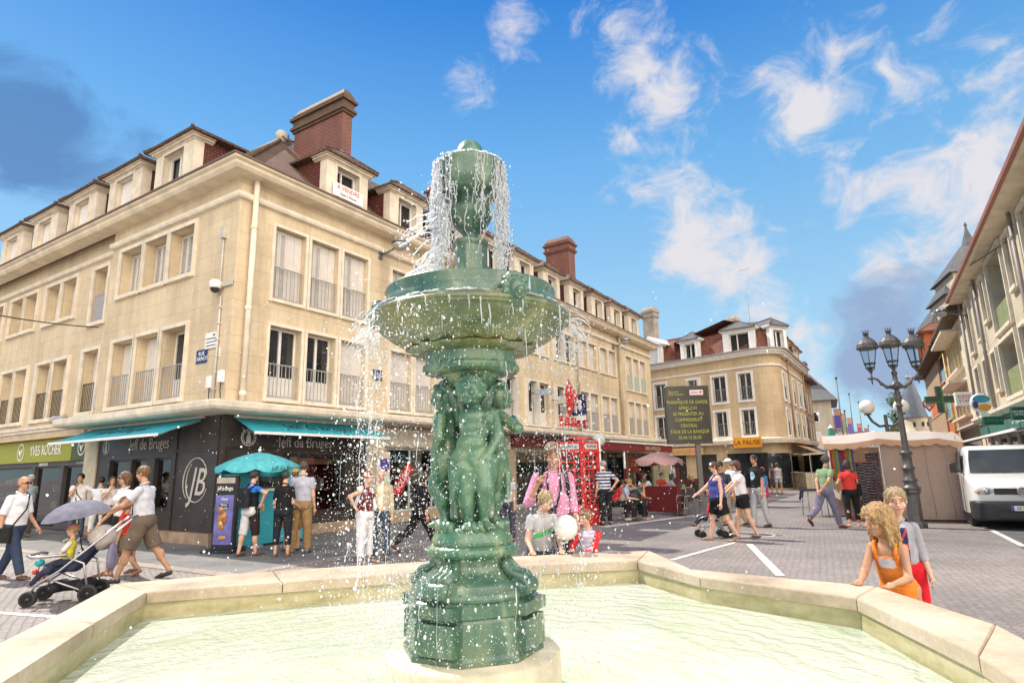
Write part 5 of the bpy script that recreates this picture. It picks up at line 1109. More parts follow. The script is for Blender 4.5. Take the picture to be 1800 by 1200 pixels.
for i in range(7000):                                    # denser veils to the left and right of the column
    a = radians(g(212, 42)) if R_.random() < .58 else radians(g(-35, 42)); z = WAT_Z+(2.42-WAT_Z)*R_.random()**.8; rad = .50+abs(g(0, .13))+(2.42-z)*g(.0, .07); drop(sp, (cos(a)*rad, sin(a)*rad, z), dropsize()*.85, R_.uniform(1, 1.8))
for i in range(2200):                                    # bubbles and foam on the pool
    a = R_.uniform(0, 2*pi); rad = .47+abs(g(0, .45)); drop(sp, (cos(a)*rad, sin(a)*rad, WAT_Z+.001), R_.uniform(.0012, .0045), .4)
for i in range(2600):                                    # foam thrown up at the left of the pedestal
    drop(sp, (-.33+g(0, .07), -.12+g(0, .13), .93+g(0, .11)), R_.uniform(.0008, .0030), 1)
sp.v = [(x, y, float(np.interp(z, ZO, ZN)) if z > 2.3 else z) for x, y, z in sp.v]
o = sp.build('water_droplets', SPRAY); o['kind'] = 'stuff'
st = MB(); st.M = Matrix.Translation((FC.x, FC.y, 0))
def strand(pts, r0, r1, n=5): 
    k = len(pts); st.tube(pts, [(r0+(r1-r0)*i/(k-1))*(.55+.9*R_.random()) for i in range(k)], n)
def ragged(p0, p1, amp, r0, n=12):
    p0 = Vector(p0); p1 = Vector(p1); q = Vector((0, 0, 0)); pts = []; rs = []
    for j in range(n):
        t = j/(n-1); q = q*.75+Vector((g(0, amp), g(0, amp), g(0, amp*.5))); pts.append(p0.lerp(p1, t)+q*(.3+t)); rs.append(r0*(.35+1.3*R_.random()**2))
    st.tube(pts, rs, 5)
    for j in range(n):
        if R_.random() < .35: drop(st, pts[j]+Vector((g(0, .012), g(0, .012), g(0, .012))), R_.uniform(.0022, .0062), R_.uniform(1, 2.2))
for i in range(320):                                     # broken sheets from the cup, heaviest on the left, thin in front
    u = R_.random()
    a = radians(g(196, 17)) if u < .50 else radians(g(-14, 15)) if u < .80 else radians(R_.choice((g(245, 9), g(292, 8), g(120, 30))))
    if 232 < math.degrees(a) % 360 < 306 and R_.random() < .55: continue
    rad = .213; z0 = 3.45-.3*R_.random()*(R_.random() < .45); z1 = z0-R_.uniform(.12, .5); z1 = max(z1, 2.73); inw = R_.uniform(-.02, .055)
    ragged((cos(a)*rad, sin(a)*rad, z0), (cos(a)*(rad-inw), sin(a)*(rad-inw), z1), .0085, .0030)
for i in range(1800):                                     # foam lumps within the sheets
    a = radians(g(197, 20)) if R_.random() < .62 else radians(g(-15, 18)); rad = .2+g(0, .014); drop(st, (cos(a)*rad, sin(a)*rad, R_.uniform(2.74, 3.40)), R_.uniform(.0014, .0055), R_.uniform(1, 2.4))
for i in range(26):                                      # arms of water flung to the left
    a = radians(180+g(0, 25)); z0 = R_.uniform(2.75, 3.3); p = Vector((cos(a)*.2, sin(a)*.2, z0)); v = Vector((-R_.uniform(.08, .22), g(0, .05), R_.uniform(-.03, .06))); pts = [p+v*t/6+Vector((g(0, .004), g(0, .004), -.10*(t/6)**2+g(0, .005))) for t in range(7)]
    strand(pts, .004, .0035)
    for q in range(3): st.ball(pts[-1]+Vector((g(0, .012), g(0, .012), g(0, .012))), R_.uniform(.004, .008), 6)
for i in range(26):                                      # thin drips from the bowl
    a = R_.uniform(0, 2*pi); L_ = R_.uniform(.04, .22)*(1+(R_.random() < .15)); rad = .574; z0 = R_.uniform(2.42, 2.52); pts = []
    for j in range(6): t = j/5; pts.append((cos(a)*(rad+.01*t)+g(0, .003), sin(a)*(rad+.01*t)+g(0, .003), z0-L_*t))
    strand(pts, .0042, .0016)
for i in range(150):                                     # foam along the rims
    a = R_.uniform(0, 2*pi); w = R_.uniform(.03, .12); rad = R_.choice((.552, .552, .545)); pts = [(cos(a+w*t)*rad, sin(a+w*t)*rad, 2.556+abs(g(0, .003))) for t in (0, .33, .66, 1)]; strand(pts, .005, .005)
for i in range(60):
    a = R_.uniform(0, 2*pi); w = R_.uniform(.1, .3); pts = [(cos(a+w*t)*.21, sin(a+w*t)*.21, 3.46+abs(g(0, .003))) for t in (0, .33, .66, 1)]; strand(pts, .004, .004)
for i in range(48):                                      # threads falling from the bowl's edge to the pool
    a = radians(g(205, 40)) if R_.random() < .6 else radians(g(-25, 40)); rad = .57+abs(g(0, .03)); z0 = 2.42-1.5*R_.random(); ragged((cos(a)*rad, sin(a)*rad, z0), (cos(a)*(rad+.02), sin(a)*(rad+.02), z0-R_.uniform(.06, .3)), .004, .0017, 8)
for i in range(46):                                      # fans leaving the bowl's edge
    a = radians(R_.choice((185, 195, 350, 5))+g(0, 14)); p = Vector((cos(a)*.57, sin(a)*.57, 2.42+g(0, .05))); v = Vector((cos(a)*R_.uniform(.04, .13), sin(a)*.06, 0)); pts = [p+v*t/5+Vector((0, 0, .05*t/5-.10*(t/5)**2)) for t in range(6)]; strand(pts, .0022, .0016, 4)
st.v = [(x, y, float(np.interp(z, ZO, ZN)) if z > 2.3 else z) for x, y, z in st.v]
o = st.build('water_streams', SPRAY); o['kind'] = 'stuff'
# ------------------------------------------------------------------ people
SKINC = {'fair': (.60, .36, .25), 'tan': (.46, .25, .15), 'pale': (.66, .43, .33), 'dark': (.30, .15, .085)}
def skinmat(k):
    key = 'skin_'+k
    if key not in MATS:
        m, nt, b = newmat(key); c = SKINC[k]; n = _noise(nt, 14, 4); nt.links.new(_ramp(nt, n, [(.3, tuple(x*.85 for x in c)), (.7, tuple(min(1, x*1.12) for x in c))]), b.inputs['Base Color'])
        b.inputs['Roughness'].default_value = .5; b.inputs['Subsurface Weight'].default_value = .12; b.inputs['Subsurface Radius'].default_value = (.02, .008, .004); MATS[key] = m
    return MATS[key]
EYEW = mat('eye_white', (.7, .68, .65), .2, .02); EYED = mat('eye_iris', (.035, .025, .02), .15, .1); LIP = mat('lips', (.42, .14, .11), .5, .1)
def hairmat(c):
    key = ('hair', c)
    if key not in MATS:
        m, nt, b = newmat('hair_%d' % len(MATS)); n = _noise(nt, 24, 5, .65, sc=(3, 3, .5)); nt.links.new(_ramp(nt, n, [(.3, tuple(x*.32 for x in c)), (.7, tuple(min(1, x*1.12) for x in c))]), b.inputs['Base Color']); b.inputs['Roughness'].default_value = .5
        _bump(nt, b, n, .9, .012); MATS[key] = m
    return MATS[key]
A = lambda *v: np.array(v, float)
def rotx(a): c, s = cos(a), sin(a); return np.array([[1, 0, 0], [0, c, -s], [0, s, c]])
def roty(a): c, s = cos(a), sin(a); return np.array([[c, 0, s], [0, 1, 0], [-s, 0, c]])
def rotz(a): c, s = cos(a), sin(a); return np.array([[c, -s, 0], [s, c, 0], [0, 0, 1]])
nrm = lambda v: v/max(1e-9, np.linalg.norm(v))
def ik(s, t, l1, l2, hint):
    d = t-s; L = np.linalg.norm(d); L2 = min(L, (l1+l2)*.995); u = d/max(L, 1e-6); a = (l1*l1-l2*l2+L2*L2)/(2*L2); h = sqrt(max(0, l1*l1-a*a)); hp = hint-u*(hint@u); e = s+u*a+nrm(hp)*h; return e, s+u*L2
def person(label, loc, face, h=1.72, build=1.0, skin='tan', hair=('short', (.08, .05, .03)), top=None, bottom=None, shoes=(.04, .035, .03), lean=0, side=0, legs=((0, 0), (0, 0)), arms=(None, None),
           yaw=0, tilt=0, female=False, child=False, sit=None, vox=.013, detail=False, group=None, z0=0, abd=4, twist=0, glasses=False, cat='person', headk=1.0, hands=True):
    """local +Y is forward, +X the person's right. legs: (hip flex, knee flex) right then left, degrees. arms: 'target point' tuples (x,y,z local to ground), or (flex, abduct, elbow)"""
    deg = radians; H = h; b_ = build; hh = H*(.132 if not child else .185 if H < 1.05 else .165)*headk
    tl, sl_ = .245*H, .232*H; legs_h = tl+sl_+.045*H
    if child: tl *= .9; sl_ *= .9; legs_h = tl+sl_+.045*H
    sh_w = (.100 if not female else .088)*H*(1 if not child else .95); hp_w = .05*H*(1.0 if not female else 1.08)
    tor = (H-hh-legs_h)-.035*H                            # hip to base of neck
    # legs first, with the hip at the origin
    J = {}; low = []
    for i, s in ((0, 1), (1, -1)):
        f, k = deg(legs[i][0]), deg(legs[i][1]); ab = deg(abd if len(legs[i]) < 3 else legs[i][2])
        d1 = A(s*sin(ab), sin(f)*cos(ab), -cos(f)*cos(ab)); d2 = A(s*sin(ab)*.4, sin(f-k), -cos(f-k)); hp = A(s*hp_w, 0, 0); kn = hp+d1*tl; an = kn+nrm(d2)*sl_
        fo_ = A(0, cos(min(0, f-k+.25)) , sin(min(0, f-k+.25))) ; J['hip%d' % i], J['kn%d' % i], J['an%d' % i], J['ft%d' % i] = hp, kn, an, nrm(A(s*.18, fo_[1], fo_[2])); low.append(an[2]-.045*H)
    base = -min(low) if sit is None else sit+.055*H
    off = A(0, 0, base+z0)
    Rt = rotz(-deg(twist)) @ rotx(-deg(lean)) @ roty(deg(side))
    pel = A(0, 0, 0)+off
    for k in list(J): J[k] = J[k]+off if k[:2] != 'ft' else J[k]
    U = lambda x, y, z: pel+Rt @ A(x, y, z)
    nk = U(0, .0, tor); shd = [U(sh_w, -.004*H, tor-.045*H), U(-sh_w, -.004*H, tor-.045*H)]
    Rh = Rt @ rotx(deg(lean)*.75) if abs(lean) > 5 else Rt
    Rh = Rh @ rotz(-deg(yaw)) @ rotx(-deg(tilt)); hc = nk+Rt @ A(0, .008*H, .03*H)+Rh @ A(0, .012*H, hh*.55)
    E = []; Hn = []; la, lf = .168*H, .148*H
    for i, s in ((0, 1), (1, -1)):
        a = arms[i]; S = shd[i]
        if a is None: a = (3, 6, 12)
        if a[0] == 'ik': e, w = ik(S, A(*a[1]), la, lf, A(*(a[2] if len(a) > 2 else (s*.6, -.6, -.5))))
        else:
            f, ab, el = deg(a[0]), deg(a[1]), deg(a[2]); inn = deg(a[3]) if len(a) > 3 else 0
            d1 = A(s*sin(ab), sin(f)*cos(ab), -cos(f)*cos(ab)); d2 = A(s*sin(ab-inn), sin(f+el)*cos(ab-inn), -cos(f+el)*cos(ab-inn)); d1, d2 = Rt @ d1 if lean < 50 else d1, Rt @ nrm(d2) if lean < 50 else nrm(d2); e = S+d1*la; w = e+d2*lf
        E.append(e); Hn.append(w)
    # --- body surface
    P = []; bw = .085*H*b_*(1 if not child else .95)
    P += [('e', U(0, 0, .0), (bw*1.06*(1.08 if female else 1), .068*H*b_, .07*H), Rt), ('e', U(0, .004*H, tor*.34), (bw*.95*(.9 if female else 1), .06*H*b_, tor*.34), Rt), ('e', U(0, 0, tor*.70), (bw*1.08, .064*H*b_, tor*.30), Rt),
          ('c', shd[0]+Rt@A(-.012*H, 0, 0), .030*H*b_, shd[1]+Rt@A(.012*H, 0, 0), .030*H*b_), ('c', nk-Rt@A(0, 0, .03*H), .033*H, nk+(hc-nk)*.45, .0285*H)]
    if female and not child:
        for s in (-1, 1): P.append(('e', U(s*.042*H, .05*H, tor*.66), (.038*H, .032*H, .036*H), Rt))
    for i, s in ((0, 1), (1, -1)):
        P += [('c', J['hip%d' % i], .052*H*b_, J['kn%d' % i], .031*H*b_**.5), ('c', J['kn%d' % i], .031*H, J['an%d' % i], .0195*H), ('e', (J['kn%d' % i]*.65+J['an%d' % i]*.35)+A(0, -.008*H, 0), (.03*H, .032*H, .055*H)),
              ('e', J['hip%d' % i]+A(0, -.03*H, -.005*H), (.05*H, .045*H, .052*H)), ('c', shd[i], .0285*H*b_, E[i], .0215*H*b_**.5), ('c', E[i], .0225*H, Hn[i], .0145*H)]
        an = J['an%d' % i]; fd = J['ft%d' % i]; P += [('c', an+A(0, -.012*H, -.03*H), .016*H, an+fd*.105*H+A(0, 0, -.034*H), .0125*H)]
    # head
    w_, d_, t_ = hh*.335, hh*.41, hh*.5; hv = lambda x, y, z: hc+Rh @ A(x*hh, y*hh, z*hh)
    P += [('k', .02*hh), ('e', hv(0, -.03, .11), (w_, d_, hh*.385), Rh), ('e', hv(0, .09, -.20), (hh*.245, hh*.27, hh*.29), Rh), ('e', hv(0, .20, -.40), (hh*.12, hh*.10, hh*.085), Rh), ('c', hv(0, .37, .02), hh*.03, hv(0, .445, -.13), hh*.048),
          ('e', hv(.335, -.03, -.04), (hh*.04, hh*.075, hh*.11), Rh), ('e', hv(-.335, -.03, -.04), (hh*.04, hh*.075, hh*.11), Rh), ('e', hv(0, .33, .10), (hh*.2, hh*.06, hh*.045), Rh)]
    if detail or child:
        for s in (-1, 1): P.append(('e', hv(s*.17, .24, -.15), (hh*.11, hh*.09, hh*.11), Rh))
    mb = MB(); soft(mb, P, vox, .012*H)
    if hands:
        for i, s in ((0, 1), (1, -1)):
            w = Hn[i]; d = nrm(w-E[i]); sd = nrm(np.cross(d, A(0, 0, 1))) if abs(d[2]) < .9 else A(0, 1, 0)*1.0; sd = nrm(sd-d*(sd@d)); pn = np.cross(sd, d); kS = .85 if child else 1.0
            if sd[1] < 0: sd = -sd
            pin = nrm(A(-s, 0, -.2)-d*(A(-s, 0, -.2)@d)); hl = .052*H*kS
            flat = arms[i] is not None and len(arms[i]) > 3 and arms[i][0] == 'ik' and arms[i][3] == 'flat'
            if flat: d = nrm(A(d[0]*.2, max(.6, d[1]), -.05)); sd = nrm(np.cross(d, A(0, 0, 1))); pin = A(0, 0, -1.0)
            soft(mb, [('c', w, .0145*H, w+d*hl*.5, .017*H), ('e', w+d*hl*.62+sd*.006*H, (.017*H,)*3), ('e', w+d*hl*.62-sd*.006*H, (.016*H,)*3)], .007 if detail else .011, .008)
            for q in range(4):
                o = sd*(1.5-q)*.0092*H; L_ = .044*H*(1-.09*abs(q-1.3))*kS; c = .5 if not flat else .12; p0 = w+d*hl*.85+o; p1 = p0+nrm(d+pin*c*.5)*L_*.5; p2 = p1+nrm(d+pin*c*2)*L_*.5; mb.tube([p0-d*.008, p0, p1, p2], [.0058*H, .0056*H, .0052*H, .004*H], 6)
            p0 = w+d*hl*.35+sd*.014*H; p1 = p0+nrm(d*.6+sd*.9+pin*.3)*.026*H; mb.tube([p0, p1, p1+nrm(d+sd*.15+pin*.4)*.02*H], [.0068*H, .006*H, .0045*H], 6)
    for s in (-1, 1):                                     # eyes, brows, lips
        if not glasses:
            M0 = mb.M; Rm = Matrix([list(r) for r in Rh]).to_4x4(); mb.M = Matrix.Translation(hv(s*.155, .325, .035)) @ Rm; mb.ball((0, 0, 0), (hh*.045, hh*.028, hh*.019), 10, m=1); mb.ball((0, hh*.024, 0), (hh*.030, hh*.018, hh*.026), 8, m=2); mb.M = M0
        mb.tube([hv(s*.07, .40, .115), hv(s*.16, .385, .14), hv(s*.24, .33, .115)], hh*.018, 5, m=4)
    mb.tube([hv(-.11, .345, -.255), hv(-.04, .395, -.245), hv(.04, .395, -.245), hv(.11, .345, -.255)], [hh*.012, hh*.026, hh*.026, hh*.012], 6, m=3)
    R0 = root('person', label, cat, (loc[0], loc[1], 0), -deg(face), group); hm = hairmat(hair[1] if hair else (.1, .07, .05))
    mb.build('body', [skinmat(skin), EYEW, EYED, LIP, hm], R0)
    # --- hair
    if hair and hair[0] != 'bald':
        hp_ = [('e', hv(0, -.045, .135), (w_*1.10, d_*1.07, hh*.40), Rh)]; cuts = [(hv(0, .30, .10), Rh @ A(0, .92, -.62)), (hv(0, -.2, -.28), Rh @ A(0, .35, -1))]; sty = hair[0]
        if sty == 'balding': cuts = [(hv(0, .1, .12), Rh @ A(0, .8, .75)), (hv(0, -.2, -.25), Rh @ A(0, .35, -1))]
        elif sty == 'bun': hp_ += [('e', hv(0, -.50, .12), (hh*.17, hh*.16, hh*.17), Rh)]
        elif sty in ('bob', 'long'):
            zl = -.45 if sty == 'bob' else -.95
            hp_ += [('e', hv(0, -.16, -.12), (w_*1.22, d_*.82, hh*.42), Rh)]+[('c', hv(s*.31, -.06, .05), hh*.12, hv(s*.34, -.10, zl), hh*.10) for s in (-1, 1)]+[('c', hv(0, -.26, 0), hh*.25, hv(0, -.30, zl), hh*.16)]
            cuts = [(hv(0, .27, .13), Rh @ A(0, .95, -.45))]
        elif sty == 'wild':
            hp_ = [('e', hv(0, -.06, .12), (w_*1.24, d_*1.15, hh*.46), Rh), ('e', hv(0, -.2, -.18), (w_*1.35, d_*.85, hh*.52), Rh)]+[('c', hv(s*.33, .02, .0), hh*.14, hv(s*.42, .0, -.72), hh*.09) for s in (-1, 1)]+[('c', hv(x, -.3, -.1), hh*.2, hv(x*1.3, -.36, -.85), hh*.10) for x in (-.2, 0, .2)]+[('c', hv(x, .25, .35), hh*.10, hv(x*1.8, .36, .02), hh*.05) for x in (-.2, .18)]
            cuts = [(hv(0, .36, .16), Rh @ A(0, .97, -.25))]
        elif sty == 'curly':
            rr_ = random.Random(int(loc[0]*100)); 
            for q in range(40):
                t_, ph_ = rr_.uniform(0, 2*pi), rr_.uniform(0, 1.7); v_ = A(sin(ph_)*cos(t_)*.40, sin(ph_)*sin(t_)*.46, cos(ph_)*.44)
                if v_[1] > .25 and v_[2] < .25: continue
                hp_.append(('e', hv(v_[0], v_[1]-.05, v_[2]+.1), (hh*.1,)*3))
        fr = 60/hh*.22
        wp = lambda X, Y, Z: .012*hh*(np.sin(X*fr*3+3*np.sin(Z*fr))+np.sin(Y*fr*3+2*np.sin(Z*fr*.7)))
        hb = MB(); soft(hb, hp_, max(.006, vox*.75), .05*hh, cuts, warp=wp); hb.build('hair', hm, R0)
    if glasses:
        gb = MB(); gb.tube([hv(-.34, .0, .05), hv(-.28, .32, .05), hv(-.05, .42, .03), hv(.05, .42, .03), hv(.28, .32, .05), hv(.34, 0, .05)], hh*.02, 5)
        for s in (-1, 1): gb.M = Matrix.Translation(hv(s*.155, .385, .03)) @ Matrix([list(r) for r in Rh]).to_4x4(); gb.ball((0, 0, 0), (hh*.12, hh*.03, hh*.085), 10)
        gb.build('sunglasses', paint((.015, .013, .012), .15), R0)
    # --- clothes
    kk = 1.0; pad = .011*H/1.75
    if top:
        c = top.get('c'); P = [('e', U(0, 0, tor*.10), (bw*1.10+pad, .071*H*b_+pad, tor*.30), Rt), ('e', U(0, .004*H, tor*.36), (bw*1.04+pad*1.6, .066*H*b_+pad*1.6, tor*.38), Rt), ('e', U(0, 0, tor*.70), (bw*1.10+pad, .066*H*b_+pad, tor*.305), Rt)]
        if female and not child:
            for s in (-1, 1): P.append(('e', U(s*.042*H, .05*H, tor*.66), (.038*H+pad, .034*H+pad, .036*H+pad), Rt))
        sl = top.get('sleeve', .55)
        if sl > 0 or top.get('strap', 0) == 0:
            P.append(('c', shd[0]+Rt@A(-.016*H, 0, -.004*H), .029*H*b_+pad*.6, shd[1]+Rt@A(.016*H, 0, -.004*H), .029*H*b_+pad*.6))
        cuts = [(U(0, 0, top.get('hem', -.04)*H), Rt @ A(0, 0, -1)), (nk+Rt@A(0, .01*H, .004*H), Rt @ A(0, .35, 1))]
        tb = MB(); 
        if top.get('strap'): cuts[1] = (U(0, .0, tor*.80), Rt @ A(0, .1, 1))
        soft(tb, P, vox, .02*H, cuts)
        if top.get('strap'):
            for s in (-1, 1): tb.tube([U(s*.05*H, .062*H*b_+pad*.6, tor*.74), U(s*.06*H, .03*H, tor*.99), U(s*.06*H, -.03*H, tor*.98), U(s*.045*H, -.072*H*b_-pad, tor*.74)], .012*H, 6)
        for i in (0, 1):
            if sl <= 0: continue
            if sl <= 1: p1 = shd[i]+(E[i]-shd[i])*sl; Q = [('c', shd[i], .0305*H*b_+pad*.7, p1+(E[i]-shd[i])*.06, .029*H*b_+pad*.9)]; ct = [(p1, E[i]-shd[i])]
            else: p1 = E[i]+(Hn[i]-E[i])*(sl-1); Q = [('c', shd[i], .0305*H*b_+pad*.7, E[i], .027*H*b_+pad*.8), ('c', E[i], .027*H*b_+pad*.7, p1+(Hn[i]-E[i])*.06, .020*H+pad*.8)]; ct = [(p1, Hn[i]-E[i])]
            mm_ = 1 if top.get('c2') else 0
            if sl > 1: soft(tb, Q[:1], vox, .012*H, m=mm_); Q = Q[1:]
            soft(tb, Q, vox, .012*H, ct, m=mm_)
        if not top.get('strap'):                          # neckline band
            ring = [nk+Rt@A(.036*H*cos(t), .036*H*sin(t)+.004*H, .008*H-.014*H*sin(t)) for t in np.linspace(0, 2*pi, 13)]; tb.tube(ring, .007*H, 6)
        if top.get('paint'): 
            f = top['paint']
            for q, fc in enumerate(tb.f):
                cx = np.mean([tb.v[i] for i in fc], axis=0); loc_ = Rt.T @ (cx-pel); r_ = f(loc_[0]/H, loc_[1]/H, loc_[2]/tor, cx)
                if r_: tb.mi[q] = r_
        if top.get('collar'):
            for s in (-1, 1): tb.quad(*[nk+Rt@A(*v) for v in ((s*.006*H, .048*H, -.02*H), (s*.045*H, .04*H, -.028*H), (s*.046*H, .0, .02*H), (s*.030*H, .03*H, .012*H))])
        tb.build(top.get('name', 'shirt'), [cloth(c), cloth(top.get('c2', c)), cloth(top.get('c3', c)), cloth(top.get('c4', c))], R0)
    if bottom:
        kind = bottom['k']; c = bottom['c']; bb = MB(); pd = pad*bottom.get('loose', 1.0)
        P = [('e', U(0, -.004*H, .0), (bw*1.08*(1.08 if female else 1)+pd, .074*H*b_+pd, .072*H+pd*.5), Rt), ('e', U(0, 0, tor*.12), (bw*1.02+pd*.7, .066*H*b_+pd*.7, .07*H), Rt)]; cuts = [(U(0, 0, .055*H), Rt @ A(0, 0, 1))]
        if kind == 'skirt':
            ln = bottom.get('len', .26)*H; mid = (J['kn0']+J['kn1'])/2; dn = nrm(mid-pel); P.append(('c', pel, .085*H*b_+pd, pel+dn*(ln+.05*H), .105*H*b_+pd)); cuts.append((pel+dn*ln, dn)); soft(bb, P, vox, .02*H, cuts)
        else:
            soft(bb, P+[('e', J['hip%d' % i]+A(0, -.03*H, -.005*H), (.05*H+pd*.6, .047*H+pd*.6, .055*H), None) for i in (0, 1)], vox, .02*H, cuts)
            ln = bottom.get('len', 1.95)
            for i in (0, 1):
                hp, kn, an = J['hip%d' % i], J['kn%d' % i], J['an%d' % i]
                if ln <= 1: p1 = hp+(kn-hp)*ln; Q = [('c', hp, .057*H*b_+pd, p1+(kn-hp)*.08, .041*H*b_+pd*1.5)]; ct = [(p1, kn-hp)]
                else: p1 = kn+(an-kn)*(ln-1); Q = [('c', hp, .056*H*b_+pd, kn, .036*H*b_**.5+pd), ('c', kn, .036*H*b_**.5+pd, p1+(an-kn)*.05, .029*H+pd*1.1)]; ct = [(p1, an-kn)]
                mm_ = 1 if bottom.get('c2') and i == 0 else 0
                if ln > 1: soft(bb, Q[:1], vox, .014*H, m=mm_); Q = Q[1:]
                soft(bb, Q, vox, .014*H, ct, m=mm_)
        bb.build(bottom.get('name', 'skirt' if kind == 'skirt' else 'trousers' if bottom.get('len', 1.95) > 1.3 else 'shorts'), [cloth(c), cloth(bottom.get('c2', c))], R0)
    if shoes:
        for i in (0, 1):
            an, fd = J['an%d' % i], J['ft%d' % i]; sb = MB(); z = -.030*H; soft(sb, [('c', an+A(0, -.014*H, z), .0205*H, an+fd*.055*H+A(0, 0, z+.002*H), .0225*H), ('c', an+fd*.05*H+A(0, 0, z), .0225*H, an+fd*.108*H+A(0, 0, z-.004*H), .017*H)], max(.008, vox*.7), .012*H, [(an+A(0, 0, -.0445*H), A(0, 0, -1))] if fd[2] > -.3 else ()); sb.build('shoe', paint(shoes, .45), R0)
    world = Matrix.Translation((loc[0], loc[1], 0)) @ Matrix.Rotation(-deg(face), 4, 'Z')
    R0['_'] = 0; del R0['_']
    class Info: pass
    I = Info(); I.root = R0; I.M = world; I.U = lambda x, y, z: Vector(world @ Vector(U(x*H, y*H, z*tor))); I.hand = [world @ Vector(Hn[0]), world @ Vector(Hn[1])]; I.sh = [world @ Vector(shd[0]), world @ Vector(shd[1])]; I.hc = world @ Vector(hc); I.hv = lambda x, y, z: Vector(hv(x, y, z)); I.lU = lambda x, y, z: Vector(U(x*H, y*H, z*tor)); I.hh = hh; I.H = H; I.Rh = Matrix([list(r) for r in Rh]).to_4x4(); I.hip = world @ Vector(pel); I.bw = bw
    return I
def cap(I, col, brim=True, ball=True, name='cap', c2=None):
    mb = MB(); hh = I.hh; V = [('e', I.hv(0, -.03, .16), (hh*.37, hh*.44, hh*.39), np.array([[I.Rh[r][c] for c in range(3)] for r in range(3)]))]
    R3 = V[0][3]; soft(mb, V, .010, .01, [(np.array(I.hv(0, 0, .17)), -(R3 @ A(0, .12, 1)))])
    if brim: mb.M = Matrix.Translation(I.hv(0, .40, .18)) @ I.Rh; mb.ball((0, 0, 0), (hh*.29, hh*.27, hh*.035), 14, m=1)
    return mb.build(name, [cloth(col), cloth(c2 or col)], I.root)
def strapbag(I, label, col, side=1, size=(.26, .10, .24), drop=.0, strap=True, group=None, fwd=.02):
    """shoulder bag hanging at the hip on a strap across the body"""
    t = root('shoulder_bag', label, 'bag', (0, 0, 0), 0, group); M_ = I.M; H = I.H
    hipx = side*(I.bw+.065); c = Vector((hipx, fwd, I.lU(0, 0, .0).z+drop)); mb = MB(M_ @ Matrix.Translation(c)); w, d, h = size; mb.bbox(-d/2, d/2, -w/2, w/2, -h, 0, .02); mb.build('pouch', cloth(col), t)
    if strap:
        s = MB(M_); a = I.lU(-side*.055, .055, .97) if strap == 'cross' else I.lU(side*.06, .03, 1.0); f = I.lU(0, .095, .55) if strap == 'cross' else I.lU(side*.085, .05, .5); bk = I.lU(0, -.095, .55) if strap == 'cross' else I.lU(side*.09, -.04, .5); a2 = I.lU(-side*.055, -.04, 1.0) if strap == 'cross' else I.lU(side*.06, -.03, 1.0)
        tp = I.lU(-side*.06, 0, 1.06) if strap == 'cross' else I.lU(side*.06, 0, 1.05); s.tube([c+Vector((0, w*.4, -.02)), f, a, tp, a2, bk, c+Vector((0, -w*.4, -.02))], .011, 6); s.build('strap', cloth(col), t)
    return t
# ------------------------------------------------------------------ the people of the square
def G(u, v): p = at(u, v); return (p.x, p.y)
# man with the pram, his family
P1 = person('man in pale polo shirt and khaki shorts pushing the pram', G(243, 1020), -100, 1.82, 1.02, 'tan', ('short', (.20, .105, .04)), dict(c=(.55, .56, .62), sleeve=.6, hem=-.09, collar=1), dict(k='s', c=(.15, .115, .085), len=.98, loose=2.0), (.03, .03, .03), lean=4, legs=((-20, 14), (20, 4)), arms=(('ik', (.10, .50, 1.06)), ('ik', (-.16, .50, 1.08))), vox=.010, detail=True, twist=8)
P2 = person('woman in white scoop neck top and dark sunglasses beside the pram', G(205, 1010), -150, 1.70, .95, 'tan', ('bob', (.16, .08, .04)), dict(c=(.74, .72, .74), sleeve=.35, hem=-.02), dict(k='skirt', c=(.02, .02, .02), len=.30), (.2, .08, .06), female=True, legs=((8, 4), (-12, 8)), arms=((10, 12, 30), (8, 10, 20)), vox=.011, glasses=True, yaw=15)
P3 = person('child in red T-shirt and khaki shorts walking half hidden beside the pram', G(213, 1012), -100, 1.32, 1.0, 'tan', ('bob', (.26, .13, .06)), dict(c=(.62, .05, .03), sleeve=.5), dict(k='s', c=(.17, .13, .08), len=.95, loose=1.6), (.25, .12, .06), child=True, legs=((24, 6), (-22, 22)), lean=4, vox=.011)
P5 = person('bald man in white shirt and jeans walking in at the left edge', G(12, 1018), 92, 1.70, 1.12, 'tan', ('bald', (.05, .04, .03)), dict(c=(.72, .72, .75), sleeve=.9, hem=-.05, collar=1), dict(k='t', c=(.035, .05, .09), len=1.98), (.10, .045, .025), lean=3, legs=((26, 6), (-14, 12)), vox=.011, glasses=True, arms=((-10, 8, 20), (12, 8, 25)))
strapbag(P5, 'black shoulder bag worn by the bald man', (.02, .02, .02), 1, strap='cross')
P6 = person('grey haired man in blue shirt standing in the green shop doorway', G(42, 945), -90, 1.72, 1.0, 'tan', ('short', (.35, .34, .33)), dict(c=(.30, .38, .42), sleeve=.55), dict(k='t', c=(.09, .08, .07)), (.1, .06, .04), vox=.014)
P7 = person('dark haired man in white T-shirt with hand to chin before the green shop', G(130, 950), 165, 1.72, 1.08, 'tan', ('short', (.03, .025, .02)), dict(c=(.70, .68, .66), sleeve=.5, hem=-.06), dict(k='t', c=(.06, .09, .16)), (.5, .5, .5), arms=(('ik', (.02, .22, 1.38)), ('ik', (-.26, .06, 1.02), (-1, 0, -.2))), vox=.013)
strapbag(P7, 'dark bag across the chest of the man by the green shop', (.03, .03, .035), -1, strap='cross', size=(.2, .08, .18))
